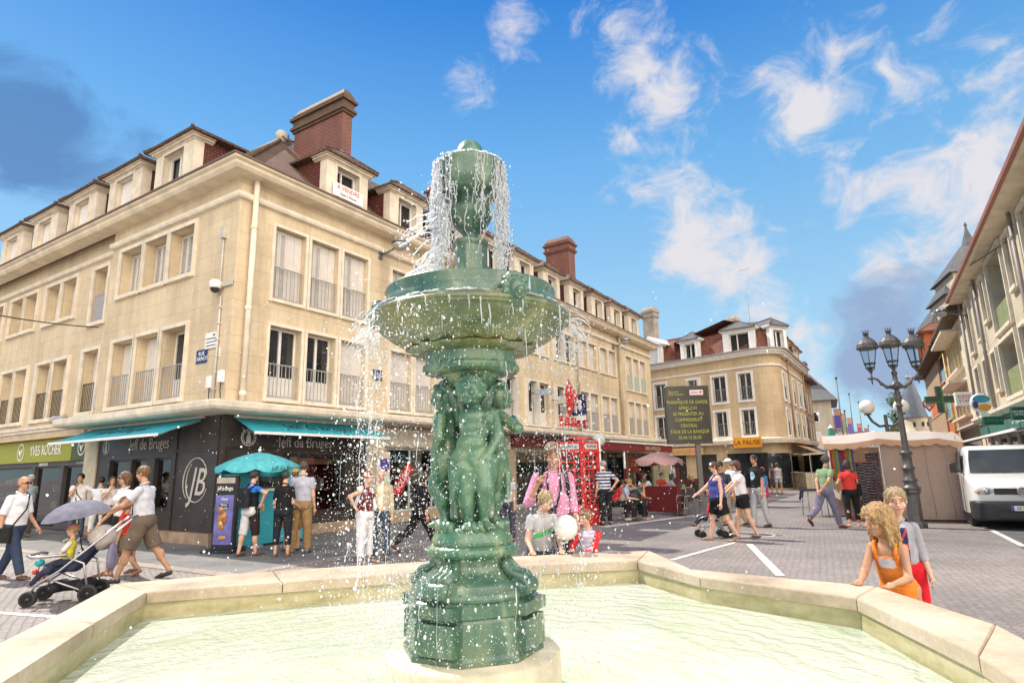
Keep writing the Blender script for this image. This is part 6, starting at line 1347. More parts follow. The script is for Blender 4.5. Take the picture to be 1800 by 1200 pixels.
P8 = person('woman with dark hair in white top standing with folded arms at the shop pillar', G(166, 952), -30, 1.62, .95, 'tan', ('short', (.025, .02, .02)), dict(c=(.66, .68, .74), sleeve=.4), dict(k='t', c=(.6, .6, .62), len=1.5), (.05, .05, .05), female=True, arms=(('ik', (-.08, .2, 1.08)), ('ik', (.08, .22, 1.12))), vox=.014)
P9 = person('woman in light top and black skirt beside the shop pillar', G(186, 955), 140, 1.62, .95, 'tan', ('bob', (.12, .07, .04)), dict(c=(.66, .6, .58), sleeve=.4), dict(k='skirt', c=(.02, .02, .02), len=.3), (.05, .05, .05), female=True, vox=.014, arms=(('ik', (.05, .2, 1.3)), None))
# queue at the ice cream counter
grpq = 'people queuing at the ice cream counter'
P10 = person('boy in blue and black T-shirt with white shorts at the ice cream counter', G(436, 977), 25, 1.68, .92, 'fair', ('short', (.04, .03, .025)), dict(c=(.015, .016, .02), c2=(.015, .016, .02), c3=(.02, .18, .62), sleeve=.5, paint=lambda x, y, z, c: 2 if z > .72 and y < 0 else 0, hem=-.03), dict(k='s', c=(.62, .60, .62), c2=(.03, .02, .02), len=1.15, loose=2.4), (.12, .06, .04), group=grpq, arms=(('ik', (.30, -.02, 1.03), (1, -.2, .3)), ('ik', (-.24, .22, 1.15))), legs=((6, 4), (-8, 4)), vox=.012)
bp = root('backpack', 'black backpack on the boy in the blue shirt', 'backpack'); mb = MB(P10.M @ Matrix.Translation(P10.lU(0, -.095, .45))); mb.bbox(-.13, .13, -.10, .03, -.16, .24, .04); mb.build('pack', cloth((.02, .022, .028)), bp)
mb = MB(P10.M); 
for s in (-1, 1): mb = MB(P10.M); mb.tube([P10.lU(s*.05, -.08, .85), P10.lU(s*.06, 0, 1.03), P10.lU(s*.06, .07, .8), P10.lU(s*.075, 0, .3)], .016, 6); mb.build('strap', cloth((.02, .022, .028)), bp)
P11 = person('woman in black blouse and cropped black trousers waiting at the counter', G(494, 978), 5, 1.66, 1.0, 'fair', ('short', (.05, .045, .04)), dict(c=(.014, .013, .014), sleeve=.75, hem=-.06), dict(k='t', c=(.02, .022, .03), len=1.6), (.16, .08, .05), female=True, group=grpq, vox=.012, arms=((6, 8, 60), (4, 10, 30)))
P12 = person('man in yellow cap and navy T-shirt waiting at the counter', G(512, 968), -20, 1.70, 1.08, 'fair', ('short', (.2, .14, .09)), dict(c=(.03, .035, .055), sleeve=.6, hem=-.05), dict(k='s', c=(.36, .20, .07), len=1.0, loose=2), (.03, .04, .07), group=grpq, vox=.013); cap(P12, (.75, .36, .02))
P13 = person('tall man in grey T-shirt and tan trousers seen from behind', G(526, 973), -12, 1.86, 1.06, 'fair', ('short', (.10, .075, .05)), dict(c=(.42, .43, .52), sleeve=.55, hem=-.07), dict(k='t', c=(.30, .19, .085), loose=1.6), (.04, .05, .06), group=grpq, vox=.012, abd=5)
bg_ = root('hand_bag', 'dark blue bag hanging among the queue at the counter', 'bag', (*G(503, 968), 0)); mb = MB(); mb.bbox(-.2, .2, -.07, .07, .5, .76, .05); mb.build('pouch', cloth((.03, .04, .07)), bg_); mb = MB(); mb.tube([(-.12, 0, .75), (-.08, 0, .95), (.08, 0, .95), (.12, 0, .75)], .012, 6); mb.build('strap', cloth((.02, .02, .03)), bg_)
# couple left of the fountain
P14 = person('red haired woman in a colourful dark top and white trousers', G(640, 989), 115, 1.60, 1.06, 'fair', ('curly', (.42, .12, .035)), dict(c=(.13, .02, .022), c2=(.13, .02, .022), c3=(.62, .17, .02), c4=(.02, .015, .015), sleeve=.0, strap=0, hem=-.2, paint=lambda x, y, z, c: (2 if -.45 < z < .18 and sin(c[1]*31)+sin(c[2]*26) > -.3 and y > -.02 else 3 if z < .1 else 0)), dict(k='t', c=(.72, .70, .72), len=1.85, loose=2.2), (.3, .2, .16), female=True, arms=(('ik', (.30, .02, .98), (1, -.3, .2)), ('ik', (-.16, .2, .95))), vox=.011)
mb = MB(); soft(mb, [('c', P14.lU(.10, .0, .92), .045, P14.lU(.11, -.06, .35), .03), ('c', P14.lU(-.02, -.06, .98), .05, P14.lU(.10, -.01, .95), .05), ('c', P14.lU(-.04, .05, .9), .03, P14.lU(-.06, .09, .25), .04)], .012, .03); mb.build('scarf', cloth((.70, .70, .75)), P14.root)
P15 = person('old bald man in beige jacket over a cream shirt', G(667, 985), 175, 1.66, 1.05, 'fair', ('balding', (.55, .53, .5)), dict(c=(.44, .37, .24), c3=(.66, .60, .42), sleeve=1.85, hem=-.16, name='jacket', paint=lambda x, y, z, c: 2 if abs(x) < .035 and y > 0 else 0), dict(k='t', c=(.05, .07, .11)), (.03, .03, .04), vox=.011, tilt=12)
P16 = person('person in black clothes walking behind the falling water', G(738, 972), 60, 1.68, 1.0, 'tan', ('bob', (.03, .025, .02)), dict(c=(.018, .015, .016), sleeve=1.5, hem=-.2), dict(k='t', c=(.02, .018, .02), loose=2), (.16, .07, .04), female=True, lean=6, legs=((26, 4), (-26, 30)), vox=.014)
# man and children at the rim
P17 = person('man in pink shirt with a camera round his neck', atY(972, 850, 7.75)[:2], 178, 1.93, 1.0, 'tan', ('short', (.20, .12, .06)), dict(c=(.62, .25, .42), sleeve=1.35, hem=-.17, collar=1), dict(k='t', c=(.035, .04, .055)), (.03, .03, .03), tilt=22, detail=True, vox=.009, arms=(('ik', (.20, .20, 1.42), (.5, -.4, -1)), (0, 8, 10)), headk=1.12)
P18 = person('boy in grey T-shirt leaning with both hands on the basin rim', atY(950, 930, 7.45)[:2], 172, 1.42, 1.0, 'fair', ('short', (.40, .255, .11)), dict(c=(.44, .44, .46), c3=(.07, .42, .12), sleeve=.55, hem=-.05, paint=lambda x, y, z, c: 2 if y > .03 and .50 < z+x*1.2 < .62 and abs(x) < .075 else 0), dict(k='s', c=(.06, .07, .09), len=1.1, loose=2), (.05, .05, .05), child=True, lean=20, tilt=26, yaw=-14, detail=True, vox=.008, arms=(('ik', (.16, .36, .705), (.3, -1, 0), 'flat'), ('ik', (-.16, .36, .705), (-.3, -1, 0), 'flat')), legs=((-4, 4), (-8, 6)))
P19 = person('toddler in red and white shirt holding the white balloon', atY(1034, 930, 7.36)[:2], 205, 1.14, 1.0, 'fair', ('short', (.30, .15, .06)), dict(c=(.60, .56, .66), c2=(.62, .03, .03), c3=(.45, .40, .52), sleeve=1.9, hem=-.08, paint=lambda x, y, z, c: (1 if abs(x) > .088 else 2 if int(c[2]*42) % 2 == 0 else 0)), dict(k='t', c=(.03, .03, .04)), (.05, .05, .05), child=True, tilt=14, detail=True, vox=.008, arms=(('ik', (.13, .22, .70)), ('ik', (-.02, .26, .68))), yaw=20)
# camera and backpack straps of the man in pink
cmr = root('camera', 'black camera hanging on the chest of the man in pink', 'camera'); c = P17.lU(.03, .115, .20); mb = MB(P17.M @ Matrix.Translation(c)); mb.bbox(-.068, .068, -.03, .03, -.05, .045, .012); mb.bbox(-.03, .03, -.02, .028, .044, .075, .008); mb.build('camera_body', IRON, cmr)
mb = MB(P17.M @ Matrix.Translation(c) @ Matrix.Rotation(-pi/2, 4, 'X')); mb.lathe([(.034, .028), (.038, .04), (.038, .09), (.030, .095), (.026, .085), (0, .083)], 20); mb.build('lens', paint((.02, .02, .022), .25), cmr)
mb = MB(P17.M)
for s in (-1, 1): mb.tube([c+Vector((s*.068, 0, .03)), P17.lU(s*.04, .09, .62), P17.lU(s*.04, .035, 1.03), P17.lU(s*.02, -.035, 1.06)], .013, 6)
mb.build('strap', cloth((.02, .02, .022)), cmr)
bp = root('backpack', 'black backpack worn by the man in pink', 'backpack'); mb = MB(P17.M @ Matrix.Translation(P17.lU(0, -.09, .5))); mb.bbox(-.15, .15, -.13, .02, -.2, .26, .05); mb.build('pack', cloth((.02, .02, .022)), bp)
for s in (-1, 1): mb = MB(P17.M); mb.tube([P17.lU(s*.07, -.08, .95), P17.lU(s*.075, -.02, 1.045), P17.lU(s*.078, .055, .93), P17.lU(s*.085, .072, .72), P17.lU(s*.10, 0, .35)], .024, 8); mb.build('strap', cloth((.02, .02, .022)), bp)
bl = root('balloon', 'round white balloon held by the toddler', 'balloon', atY(995, 926, 7.08)); mb = MB(); mb.lathe([(0, -.142), (.03, -.138), (.08, -.115), (.118, -.065), (.13, 0), (.118, .06), (.085, .105), (.04, .128), (0, .132)], 28); mb.build('skin', mat('white_balloon', (.80, .76, .72), .25, .03), bl); mb = MB(); mb.lathe([(.0, .0), (.02, -.02), (.012, -.03)], 10, (0, 0, -.138)); mb.build('knot', paint((.7, .66, .62)), bl)
# behind the spray
P20 = person('person with red headscarf and grey shirt behind the fountain spray', G(893, 952), 200, 1.62, 1.0, 'tan', ('bob', (.55, .03, .03)), dict(c=(.40, .40, .44), sleeve=.5), dict(k='t', c=(.05, .05, .07)), (.05, .05, .05), female=True, vox=.015, arms=(('ik', (.3, .1, 1.1)), None))
P21 = person('grey haired man in navy and white striped shirt beside the phone booth', G(1066, 922), -8, 1.80, 1.08, 'fair', ('short', (.50, .48, .46)), dict(c=(.03, .04, .12), c3=(.62, .62, .66), sleeve=.65, hem=-.05, paint=lambda x, y, z, c: 2 if int(c[2]*22) % 2 == 0 else 0), dict(k='t', c=(.02, .02, .025)), (.02, .02, .02), vox=.013, arms=(('ik', (.18, -.16, 1.02), (1, -.6, 0)), None), legs=((5, 2), (-6, 4)))
SITL = ((82, 86), (82, 86))
P22 = person('person in red top bending on the bench behind the striped man', G(1080, 916), 95, 1.62, 1.0, 'tan', ('short', (.05, .03, .02)), dict(c=(.55, .04, .04), sleeve=.5), dict(k='t', c=(.03, .03, .035)), (.5, .5, .5), sit=.45, lean=30, legs=SITL, vox=.014, arms=(('ik', (.15, .45, .62)), ('ik', (-.15, .45, .62))), female=True)
P23 = person('woman with blond bun in pale blue shirt sitting on the bench', G(1094, 916), 110, 1.62, 1.0, 'fair', ('bun', (.42, .26, .10)), dict(c=(.34, .44, .58), sleeve=.6), dict(k='t', c=(.022, .022, .026)), (.03, .03, .03), sit=.45, lean=22, legs=SITL, vox=.014, female=True, arms=(('ik', (.12, .46, .66)), ('ik', (-.02, .34, 1.06))), tilt=10)
P24 = person('dark haired man in grey T-shirt hunched on the bench', G(1112, 913), 115, 1.72, 1.05, 'tan', ('short', (.05, .035, .03)), dict(c=(.09, .10, .12), sleeve=.5), dict(k='t', c=(.02, .02, .022)), (.35, .2, .2), sit=.45, lean=34, legs=SITL, vox=.014, arms=(('ik', (.06, .42, .95)), ('ik', (-.16, .5, .64))), tilt=12)
# café guests
gc = 'guests sitting at the terrace tables'
for i, (u, v, fc, lab, hr, tc, fem) in enumerate(((1135, 893, 180, 'terrace guest in white shirt behind the glass screen', ('short', (.04, .03, .025)), (.66, .66, .68), 0), (1164, 888, 160, 'terrace guest in red shirt at the back table', ('short', (.05, .03, .02)), (.45, .04, .03), 0), (1181, 898, 90, 'dark haired woman in lilac top at the terrace barrier', ('long', (.03, .025, .025)), (.45, .33, .50), 1), (1223, 898, -75, 'blond woman in black top at the terrace table', ('long', (.50, .34, .14)), (.03, .025, .025), 1))):
    person(lab, G(u, v), fc, 1.68, 1.0, 'tan', hr, dict(c=tc, sleeve=.3 if fem else .55), dict(k='t', c=(.05, .05, .06)), (.05, .05, .05), sit=.46, legs=SITL, vox=.016, female=bool(fem), arms=(('ik', (.14, .36, .80)), ('ik', (-.14, .36, .80))), group=gc, lean=6)
P26 = person('man in grey shirt standing by the bakery beyond the terrace', G(1187, 868), 10, 1.75, 1.0, 'tan', ('short', (.06, .05, .04)), dict(c=(.50, .50, .50), sleeve=.55), dict(k='s', c=(.12, .11, .10), len=1.0), (.5, .5, .5), vox=.02, hands=False)
# walkers
P27 = person('woman in blue tank top and black shorts pushing the buggy', G(1268, 950), -85, 1.70, 1.34, 'fair', ('bun', (.10, .045, .03)), dict(c=(.06, .065, .26), sleeve=0, strap=1, hem=-.03), dict(k='s', c=(.012, .012, .014), len=.78, loose=1.3), (.25, .15, .1), female=True, legs=((16, 6), (-18, 12)), arms=(('ik', (.14, .42, .98)), (-6, 14, 16)), vox=.011, glasses=True)
P28 = person('woman in white T-shirt and short black shorts', G(1311, 946), -80, 1.72, .98, 'fair', ('bob', (.10, .04, .025)), dict(c=(.68, .66, .70), sleeve=.45, hem=-.05), dict(k='s', c=(.012, .012, .014), len=.55, loose=1.6), (.03, .025, .025), female=True, legs=((14, 6), (-12, 10)), arms=(('ik', (.12, .44, .98)), ('ik', (-.14, .42, .96))), vox=.011, glasses=True, lean=3)
P29 = person('dark haired man holding a baby carrier behind the women', G(1276, 936), -140, 1.70, 1.0, 'tan', ('short', (.03, .02, .018)), dict(c=(.05, .055, .065), sleeve=.6), dict(k='t', c=(.30, .26, .20)), (.03, .03, .03), vox=.014, arms=(('ik', (.1, .25, 1.1)), ('ik', (-.1, .25, 1.15))))
P30 = person('man in white cap and white shirt with beige trousers', G(1292, 924), -95, 1.80, 1.05, 'tan', ('short', (.3, .3, .3)), dict(c=(.70, .72, .76), sleeve=.6, hem=-.04), dict(k='t', c=(.40, .32, .21), loose=1.5), (.05, .03, .03), vox=.013, legs=((16, 4), (-14, 12))); cap(P30, (.72, .71, .69))
P31 = person('young man in black T-shirt carrying a black shoulder bag', G(1338, 926), -110, 1.86, 1.02, 'tan', ('short', (.025, .02, .018)), dict(c=(.018, .018, .02), c3=(.30, .45, .52), sleeve=.6, hem=-.05, paint=lambda x, y, z, c: 2 if y > 0 and (x*12)**2+((z-.6)*3)**2 < .3 else 0), dict(k='t', c=(.42, .43, .45)), (.08, .04, .04), vox=.012, legs=((8, 4), (-8, 6)), yaw=-12)
strapbag(P31, 'black bag slung over the shoulder of the man in black', (.012, .012, .014), 1, size=(.34, .12, .36), drop=.42)
P32 = person('girl with red hair in blue top and pink skirt', G(1347, 892), -20, 1.50, .95, 'fair', ('short', (.40, .07, .03)), dict(c=(.06, .25, .55), sleeve=.4), dict(k='skirt', c=(.55, .05, .12), len=.2), (.05, .03, .03), female=True, vox=.015, legs=((8, 4), (-8, 4)), child=True)
P33 = person('woman in white top and jeans shorts in front of the shadowed shops', G(1371, 868), 20, 1.68, .95, 'tan', ('bob', (.1, .06, .04)), dict(c=(.5, .45, .45), sleeve=.3), dict(k='s', c=(.45, .5, .55), len=.6), (.1, .08, .06), female=True, vox=.022, hands=False)
P34 = person('woman in dark dress beside the woman in jeans shorts', G(1362, 866), -160, 1.66, .95, 'tan', ('long', (.05, .03, .025)), dict(c=(.08, .06, .07), sleeve=.3), dict(k='skirt', c=(.08, .06, .07), len=.25), (.1, .08, .06), female=True, vox=.022, hands=False)
P35 = person('man in red shirt and grey trousers sitting on the low step near the wooden fence', G(1391, 852), -160, 1.70, 1.0, 'tan', ('short', (.06, .05, .04)), dict(c=(.28, .10, .10), sleeve=.5), dict(k='t', c=(.42, .42, .45)), (.1, .08, .06), sit=.42, legs=SITL, vox=.022, lean=14, hands=False)
P36 = person('man in green polo shirt walking with hands clasped behind his back', G(1458, 928), 62, 1.82, 1.02, 'tan', ('curly', (.10, .08, .07)), dict(c=(.20, .30, .17), sleeve=.6, hem=-.08), dict(k='t', c=(.17, .16, .24), loose=1.6), (.10, .035, .03), lean=12, legs=((18, 4), (-24, 32)), arms=(('ik', (.06, -.20, .95), (1, -.5, 0)), ('ik', (-.04, -.21, .93), (-1, -.5, 0))), vox=.012)
P37 = person('woman in red blouse and black trousers carrying papers', G(1502, 925), 20, 1.68, 1.05, 'tan', ('bob', (.05, .035, .03)), dict(c=(.62, .05, .045), sleeve=.45, hem=-.03), dict(k='t', c=(.015, .015, .017), len=1.75), (.6, .3, .28), female=True, legs=((14, 4), (-12, 14)), arms=((0, 8, 10), ('ik', (-.26, .06, .86))), vox=.012)
pp = root('paper_sheets', 'white folded papers in the hand of the woman in red', 'paper', P37.hand[1]); mb = MB(Matrix.Rotation(.5, 4, 'Y')); 
for k in range(4): mb.box(-.12, .12, -.01+k*.006, -.007+k*.006, -.17, .01)
mb.build('sheets', paint((.66, .62, .54)), pp)
wb = strapbag(P37, 'black shoulder bag of the woman in the red blouse', (.015, .015, .017), 1, size=(.26, .1, .3), drop=.2)
# girls on the right
HG = at(1541, 1030, RIM_Z)
P38 = person('girl with wild blond hair in orange dress leaning on the basin rim', (HG.x+.33, HG.y+.27), 230, 1.33, .98, 'tan', ('wild', (.46, .285, .115)), dict(c=(.80, .25, .04), c3=(.70, .68, .72), sleeve=0, strap=1, hem=-.02, paint=lambda x, y, z, c: 2 if y > .02 and .56 < z < .76 and abs(x) < .045 else 0, name='dress'), dict(k='skirt', c=(.80, .24, .035), len=.30, loose=1.6), (.3, .2, .15), female=True, child=True, lean=24, tilt=2, yaw=32, headk=1.12, detail=True, vox=.008, arms=(('ik', (.12, .42, .70), (.3, -1, 0), 'flat'), ('ik', (-.10, .40, .70), (-.3, -1, 0), 'flat')), legs=((-12, 2), (-18, 4)))
P39 = person('girl in grey sweatshirt with a printed flag and red shorts', atY(1576, 900, 5.95)[:2], 208, 1.37, 1.02, 'fair', ('short', (.42, .30, .16)), dict(c=(.33, .34, .38), c2=(.33, .34, .38), c3=(.025, .03, .11), c4=(.48, .06, .07), sleeve=1.35, hem=-.10, name='sweatshirt', paint=lambda x, y, z, c: (0 if not (y > .01 and -.04 < x < .075 and .08 < z < .86) else 3 if (abs(z-.47) < .055 or abs(x-.017) < .008 or abs(abs(x-.017)*6.5-abs(z-.47)) < .05) else 2)), dict(k='s', c=(.62, .015, .03), len=1.0, loose=1.6), (.2, .1, .1), female=True, child=True, yaw=-6, tilt=4, headk=1.12, detail=True, vox=.008, arms=((4, 9, 12), (2, 10, 18)), legs=((4, 2), (-10, 10)))
hb = MB(); hb.tube([P39.hv(.36*cos(t), -.02+.1*sin(t)*0, .12+.42*sin(t)) for t in np.linspace(0, pi, 12)], .008, 6); hb.build('hair_band', paint((.12, .08, .06)), P39.root)
# ------------------------------------------------------------------ pram, buggy
METAL = mat('brushed_metal', (.42, .42, .43), .3, .08, 10, metal=.8); RUBBER = mat('rubber', (.02, .02, .02), .7, .2, 10); NAVY = cloth((.035, .04, .075)); GREYC = cloth((.30, .29, .31))
def wheel(par, M, c, r, w=.03, name='wheel'):
    m = MB(M @ Matrix.Translation(c) @ Matrix.Rotation(pi/2, 4, 'X')); m.lathe([(r*.74, -w/2), (r*.95, -w/2), (r, -w*.25), (r, w*.25), (r*.95, w/2), (r*.74, w/2), (r*.74, -w/2)], 22, m=0); m.lathe([(0, -w*.5), (r*.2, -w*.5), (r*.2, w*.5), (0, w*.5)], 10, m=1)
    for k in range(5): a = 2*pi*k/5; m.tube([(cos(a)*r*.15, sin(a)*r*.15, 0), (cos(a)*r*.76, sin(a)*r*.76, 0)], r*.09, 6, m=1)
    return m.build(name, [RUBBER, METAL], par)
def at_dir(p, deg_face): return Matrix.Translation((p[0], p[1], 0)) @ Matrix.Rotation(-radians(deg_face), 4, 'Z') @ Matrix.Rotation(pi/2, 4, 'Z')   # local +x points the way it faces
pmp = G(118, 1056); PMF = -106
pr = root('pram', 'grey and black pram with a grey sun umbrella and double front wheels', 'pram', (0, 0, 0)); MP = at_dir(pmp, PMF)
for y in (-.24, .24):
    for o_ in (-.03, .03): wheel(pr, MP, (.36, y+o_, .095), .095, .032)
    wheel(pr, MP, (-.30, y, .115), .115, .04)
m = MB(MP)
for y in (-.24, .24):
    m.tube([(.36, y, .12), (.30, y, .26), (.05, y, .42), (-.62, y*.95, 1.02)], .015, 8); m.tube([(-.30, y, .13), (-.22, y, .50), (.02, y, .60)], .014, 8); m.tube([(-.30, y, .13), (.20, y, .34)], .012, 8)
m.tube([(-.62, -.23, 1.02), (-.68, -.2, 1.06), (-.68, .2, 1.06), (-.62, .23, 1.02)], .018, 8); m.tube([(.30, -.24, .26), (.30, .24, .26)], .012, 6); m.tube([(-.30, -.24, .13), (-.30, .24, .13)], .012, 6); m.tube([(.38, -.25, .60), (.44, -.2, .62), (.44, .2, .62), (.38, .25, .60), (-.02, .25, .62)], .02, 8); m.build('frame', METAL, pr)
m = MB(MP); soft(m, [('c', (.22, -.14, .42), .06, (.22, .14, .42), .06), ('c', (-.05, -.15, .44), .055, (-.05, .15, .44), .055), ('c', (-.10, -.15, .48), .05, (-.40, -.14, .86), .045), ('c', (-.10, .15, .48), .05, (-.40, .14, .86), .045), ('c', (-.1, 0, .48), .06, (-.40, 0, .86), .05), ('c', (.22, 0, .42), .06, (-.05, 0, .44), .06), ('c', (.30, -.12, .38), .04, (.40, -.1, .26), .03), ('c', (.30, .12, .38), .04, (.40, .1, .26), .03)], .018, .05); m.build('seat', NAVY, pr)
m = MB(MP); soft(m, [('e', (-.34, 0, .80), (.16, .23, .17), None)], .016, .02, [((-.26, 0, .7), (.8, 0, -.6))]); m.build('hood', cloth((.42, .38, .35)), pr)
m = MB(MP); soft(m, [('c', (.12, -.17, .2), .07, (.12, .17, .2), .07), ('c', (-.2, -.17, .2), .08, (-.2, .17, .2), .08), ('c', (.12, 0, .2), .07, (-.2, 0, .2), .07)], .018, .04); m.build('basket', cloth((.02, .02, .025)), pr)
m = MB(MP); soft(m, [('e', (-.50, .10, .55), (.05, .14, .19), None)], .016, .02); m.build('hanging_bag', cloth((.20, .19, .28)), pr)
tb = root('toy', 'bright soft toys dangling from the pram bar', 'toy', (0, 0, 0)); m = MB(MP)
m.ball((.42, -.14, .49), (.06, .06, .05), 12, m=0); m.ball((.45, -.10, .38), .035, 10, m=1); m.ball((.42, -.19, .36), .03, 10, m=2); m.ball((.43, -.14, .31), .028, 10, m=3); m.tube([(.44, -.14, .6), (.42, -.14, .5), (.43, -.13, .3)], .008, 5, m=1); m.build('figures', [paint((.02, .36, .40)), paint((.6, .04, .03)), paint((.7, .5, .03)), paint((.05, .12, .5))], tb)
um = root('umbrella', 'slate grey umbrella shading the pram', 'umbrella', (0, 0, 0)); c = Vector((.03, -.10, 1.10)); MU = MP @ Matrix.Translation(c) @ Matrix.Rotation(radians(10), 4, 'Y') @ Matrix.Rotation(radians(-6), 4, 'X'); m = MB(MU)
prof = [(.0, .20), (.12, .187), (.25, .145), (.36, .075), (.43, 0)]; n = 8; vs = []; fs = []
for i, (r, z) in enumerate(prof):
    for j in range(n*4): a = 2*pi*j/(n*4); q = (j % 4)/4; sag = 1-.05*sin(pi*q)*(i/4); vs.append((r*sag*cos(a), r*sag*sin(a), z-(.012*sin(pi*q)*(i/4))))
k4 = n*4
for i in range(4):
    for j in range(k4): fs.append((i*k4+j, i*k4+(j+1) % k4, (i+1)*k4+(j+1) % k4, (i+1)*k4+j))
m.add(vs, fs, smooth=True); m.build('canopy', cloth((.155, .155, .20)), um); m = MB(MU); m.tube([(0, 0, .25), (0, 0, -.45)], .008, 6); m.tube([(0, 0, -.45), (-.05, 0, -.55)], .012, 6); m.build('shaft', IRON, um)
hipw = MP @ Vector((.06, 0, 0)); P4 = person('toddler in striped sun hat and yellow top riding in the pram', (hipw.x, hipw.y), PMF, .92, 1.0, 'fair', ('short', (.4, .25, .1)), dict(c=(.60, .52, .06), c2=(.62, .60, .60), sleeve=.8), dict(k='t', c=(.03, .035, .05), len=1.5), (.35, .2, .15), child=True, sit=.46, legs=((80, 70), (78, 62)), lean=-8, arms=(('ik', (.10, .17, .60)), ('ik', (-.09, .17, .60))), vox=.009, detail=True); cap(P4, (.45, .16, .17), c2=(.40, .10, .12), name='sun_hat')
bgp = G(1252, 944); BF = -88; bu = root('buggy', 'light folding buggy pushed by the women in the middle of the square', 'pram', (0, 0, 0)); MG = at_dir(bgp, BF)
for y in (-.20, .20):
    for o_ in (-.028, .028): wheel(bu, MG, (.26, y+o_, .08), .08, .026); wheel(bu, MG, (-.24, y+o_, .08), .08, .026)
m = MB(MG)
for y in (-.2, .2): m.tube([(.26, y, .09), (.18, y, .3), (-.42, y, 1.0), (-.5, y, 1.02)], .013, 7); m.tube([(-.24, y, .09), (-.15, y, .4), (.12, y, .5), (.34, y, .42)], .013, 7)
m.tube([(.24, -.2, .2), (-.22, .2, .3)], .01, 6); m.tube([(.24, .2, .2), (-.22, -.2, .3)], .01, 6); m.build('frame', METAL, bu)
m = MB(MG); soft(m, [('c', (.14, -.13, .42), .04, (.14, .13, .42), .04), ('c', (-.1, -.13, .40), .04, (-.1, .13, .4), .04), ('c', (-.12, -.13, .42), .035, (-.30, -.13, .80), .035), ('c', (-.12, .13, .42), .035, (-.3, .13, .8), .035), ('c', (-.12, 0, .42), .05, (-.3, 0, .8), .05), ('c', (.14, 0, .42), .05, (-.1, 0, .4), .05)], .018, .04); m.build('seat', NAVY, bu)
hw = MG @ Vector((.02, 0, 0)); P40 = person('child in red cap sitting in the folding buggy', (hw.x, hw.y), BF, .95, 1.0, 'tan', ('short', (.1, .05, .03)), dict(c=(.55, .04, .05), sleeve=.5), dict(k='s', c=(.03, .03, .05)), (.06, .03, .03), child=True, sit=.43, legs=((80, 40), (78, 34)), lean=-12, vox=.012); cap(P40, (.6, .03, .04))
# ------------------------------------------------------------------ ice cream counter, parasol, advertising stand
ki = root('ice_cream_counter', 'turquoise ice cream counter by the brown shop corner', 'kiosk', (0, 0, 0)); kp = Vector(G(478, 957)).to_3d(); MK = frame_mat(kp, RD, -NR)
m = MB(MK); m.bbox(-.95, .85, -.05, .75, .06, 1.22, .03, m=0); m.box(-.98, .88, -.09, .80, 1.22, 1.28, m=1); m.box(-.94, .84, -.02, .72, 0, .06, m=2); m.build('counter', [TEAL, WHITE, BROWN2], ki)
m = MB(MK); m.box(-.9, -.5, .1, .7, 1.281, 1.62, m=0); m.box(.35, .9, .1, .7, 1.281, 1.7, m=0); m.box(-.96, .86, .68, .74, 1.281, 1.72, m=0); m.box(-.5, .3, .12, .16, 1.281, 1.55, m=1); m.build('display_case', [paint((.05, .42, .48), .3), GLASS], ki)
for x, c_ in ((-.75, 0), (-.35, 1), (.05, 2), (.5, 0)):
    m = MB(MK); m.ball((x, -.065, .86), (.05, .015, .09), 10, m=c_); m.lathe([(0, 0), (.04, .13), (0, .135)], 8, (x, -.065, .74), m=3); m.build('ice_cream_picture', [paint((.6, .1, .2)), paint((.7, .5, .3)), paint((.7, .65, .5)), paint((.5, .3, .1))], ki)
m = MB(MK); m.box(.62, .86, -.06, -.052, 1.30, 1.62); m.build('notice', WHITE, ki)
ps = root('parasol', 'turquoise parasol with white lettering band over the ice cream counter', 'parasol', (0, 0, 0)); MPq = MK @ Matrix.Translation((-.55, -.1, 0)); m = MB(MPq); m.tube([(0, 0, .0), (0, 0, 2.12)], .022, 8); m.lathe([(.2, .004), (.2, .06), (.03, .08)], 16); m.build('pole', METAL, ps)
def parasol_top(M, R, z, rise, mt, n=8, val=.14, par=None, name='canopy'):
    m = MB(M); vs = []; fs = []; k = n*4
    for i in range(5):
        r = R*i/4; zz = z+rise*(1-(i/4)**1.6)
        for j in range(k): a = 2*pi*(j+.5)/k; q = (j % 4)/4; s = 1-.03*sin(pi*q)*i/4; vs.append((r*s*cos(a), r*s*sin(a), zz-.03*sin(pi*q)*i/4))
    for j in range(k): a = 2*pi*(j+.5)/k; q = (j % 4)/4; s = 1.0-.03*sin(pi*q); vs.append((R*s*cos(a), R*s*sin(a), z-val*(.45+.55*sin(pi*q)**.5)))
    for i in range(5):
        for j in range(k): fs.append((i*k+j, i*k+(j+1) % k, (i+1)*k+(j+1) % k, (i+1)*k+j))
    m.add(vs, fs, smooth=True); return m.build(name, mt, par)
parasol_top(MPq, .92, 1.78, .32, cloth((.10, .44, .48)), par=ps); m = MB(MPq); m.ball((0, 0, 2.15), .04, 10); m.build('tip', WHITE, ps)
m = MB(MPq); m.text('Jeff de Bruges', .14, (.05, -.925, 1.73), (1, 0, 0), (0, 0, 1), .002); m.build('lettering', paint((.02, .12, .14)), ps)
ad = root('advertising_stand', 'tall black advertising stand with a purple ice cream poster', 'sign', (0, 0, 0)); MA = frame_mat(Vector(G(392, 970)).to_3d(), D2*0+Vector((cos(radians(12)), -sin(radians(12)), 0)), Vector((sin(radians(12)), cos(radians(12)), 0)))
MA = MA @ Matrix.Diagonal((.66, 1, 1, 1))
m = MB(MA); m.bbox(-.42, .42, -.06, .06, .06, 1.58, .03); m.bbox(-.55, .55, -.28, .28, .0, .06, .02); m.build('frame', IRON, ad); m = MB(MA); m.box(-.33, .33, -.07, -.061, .16, 1.18, m=0); m.build('poster', [mat('purple_poster', (.16, .15, .42), .3, .25, 4)], ad)
m = MB(MA)
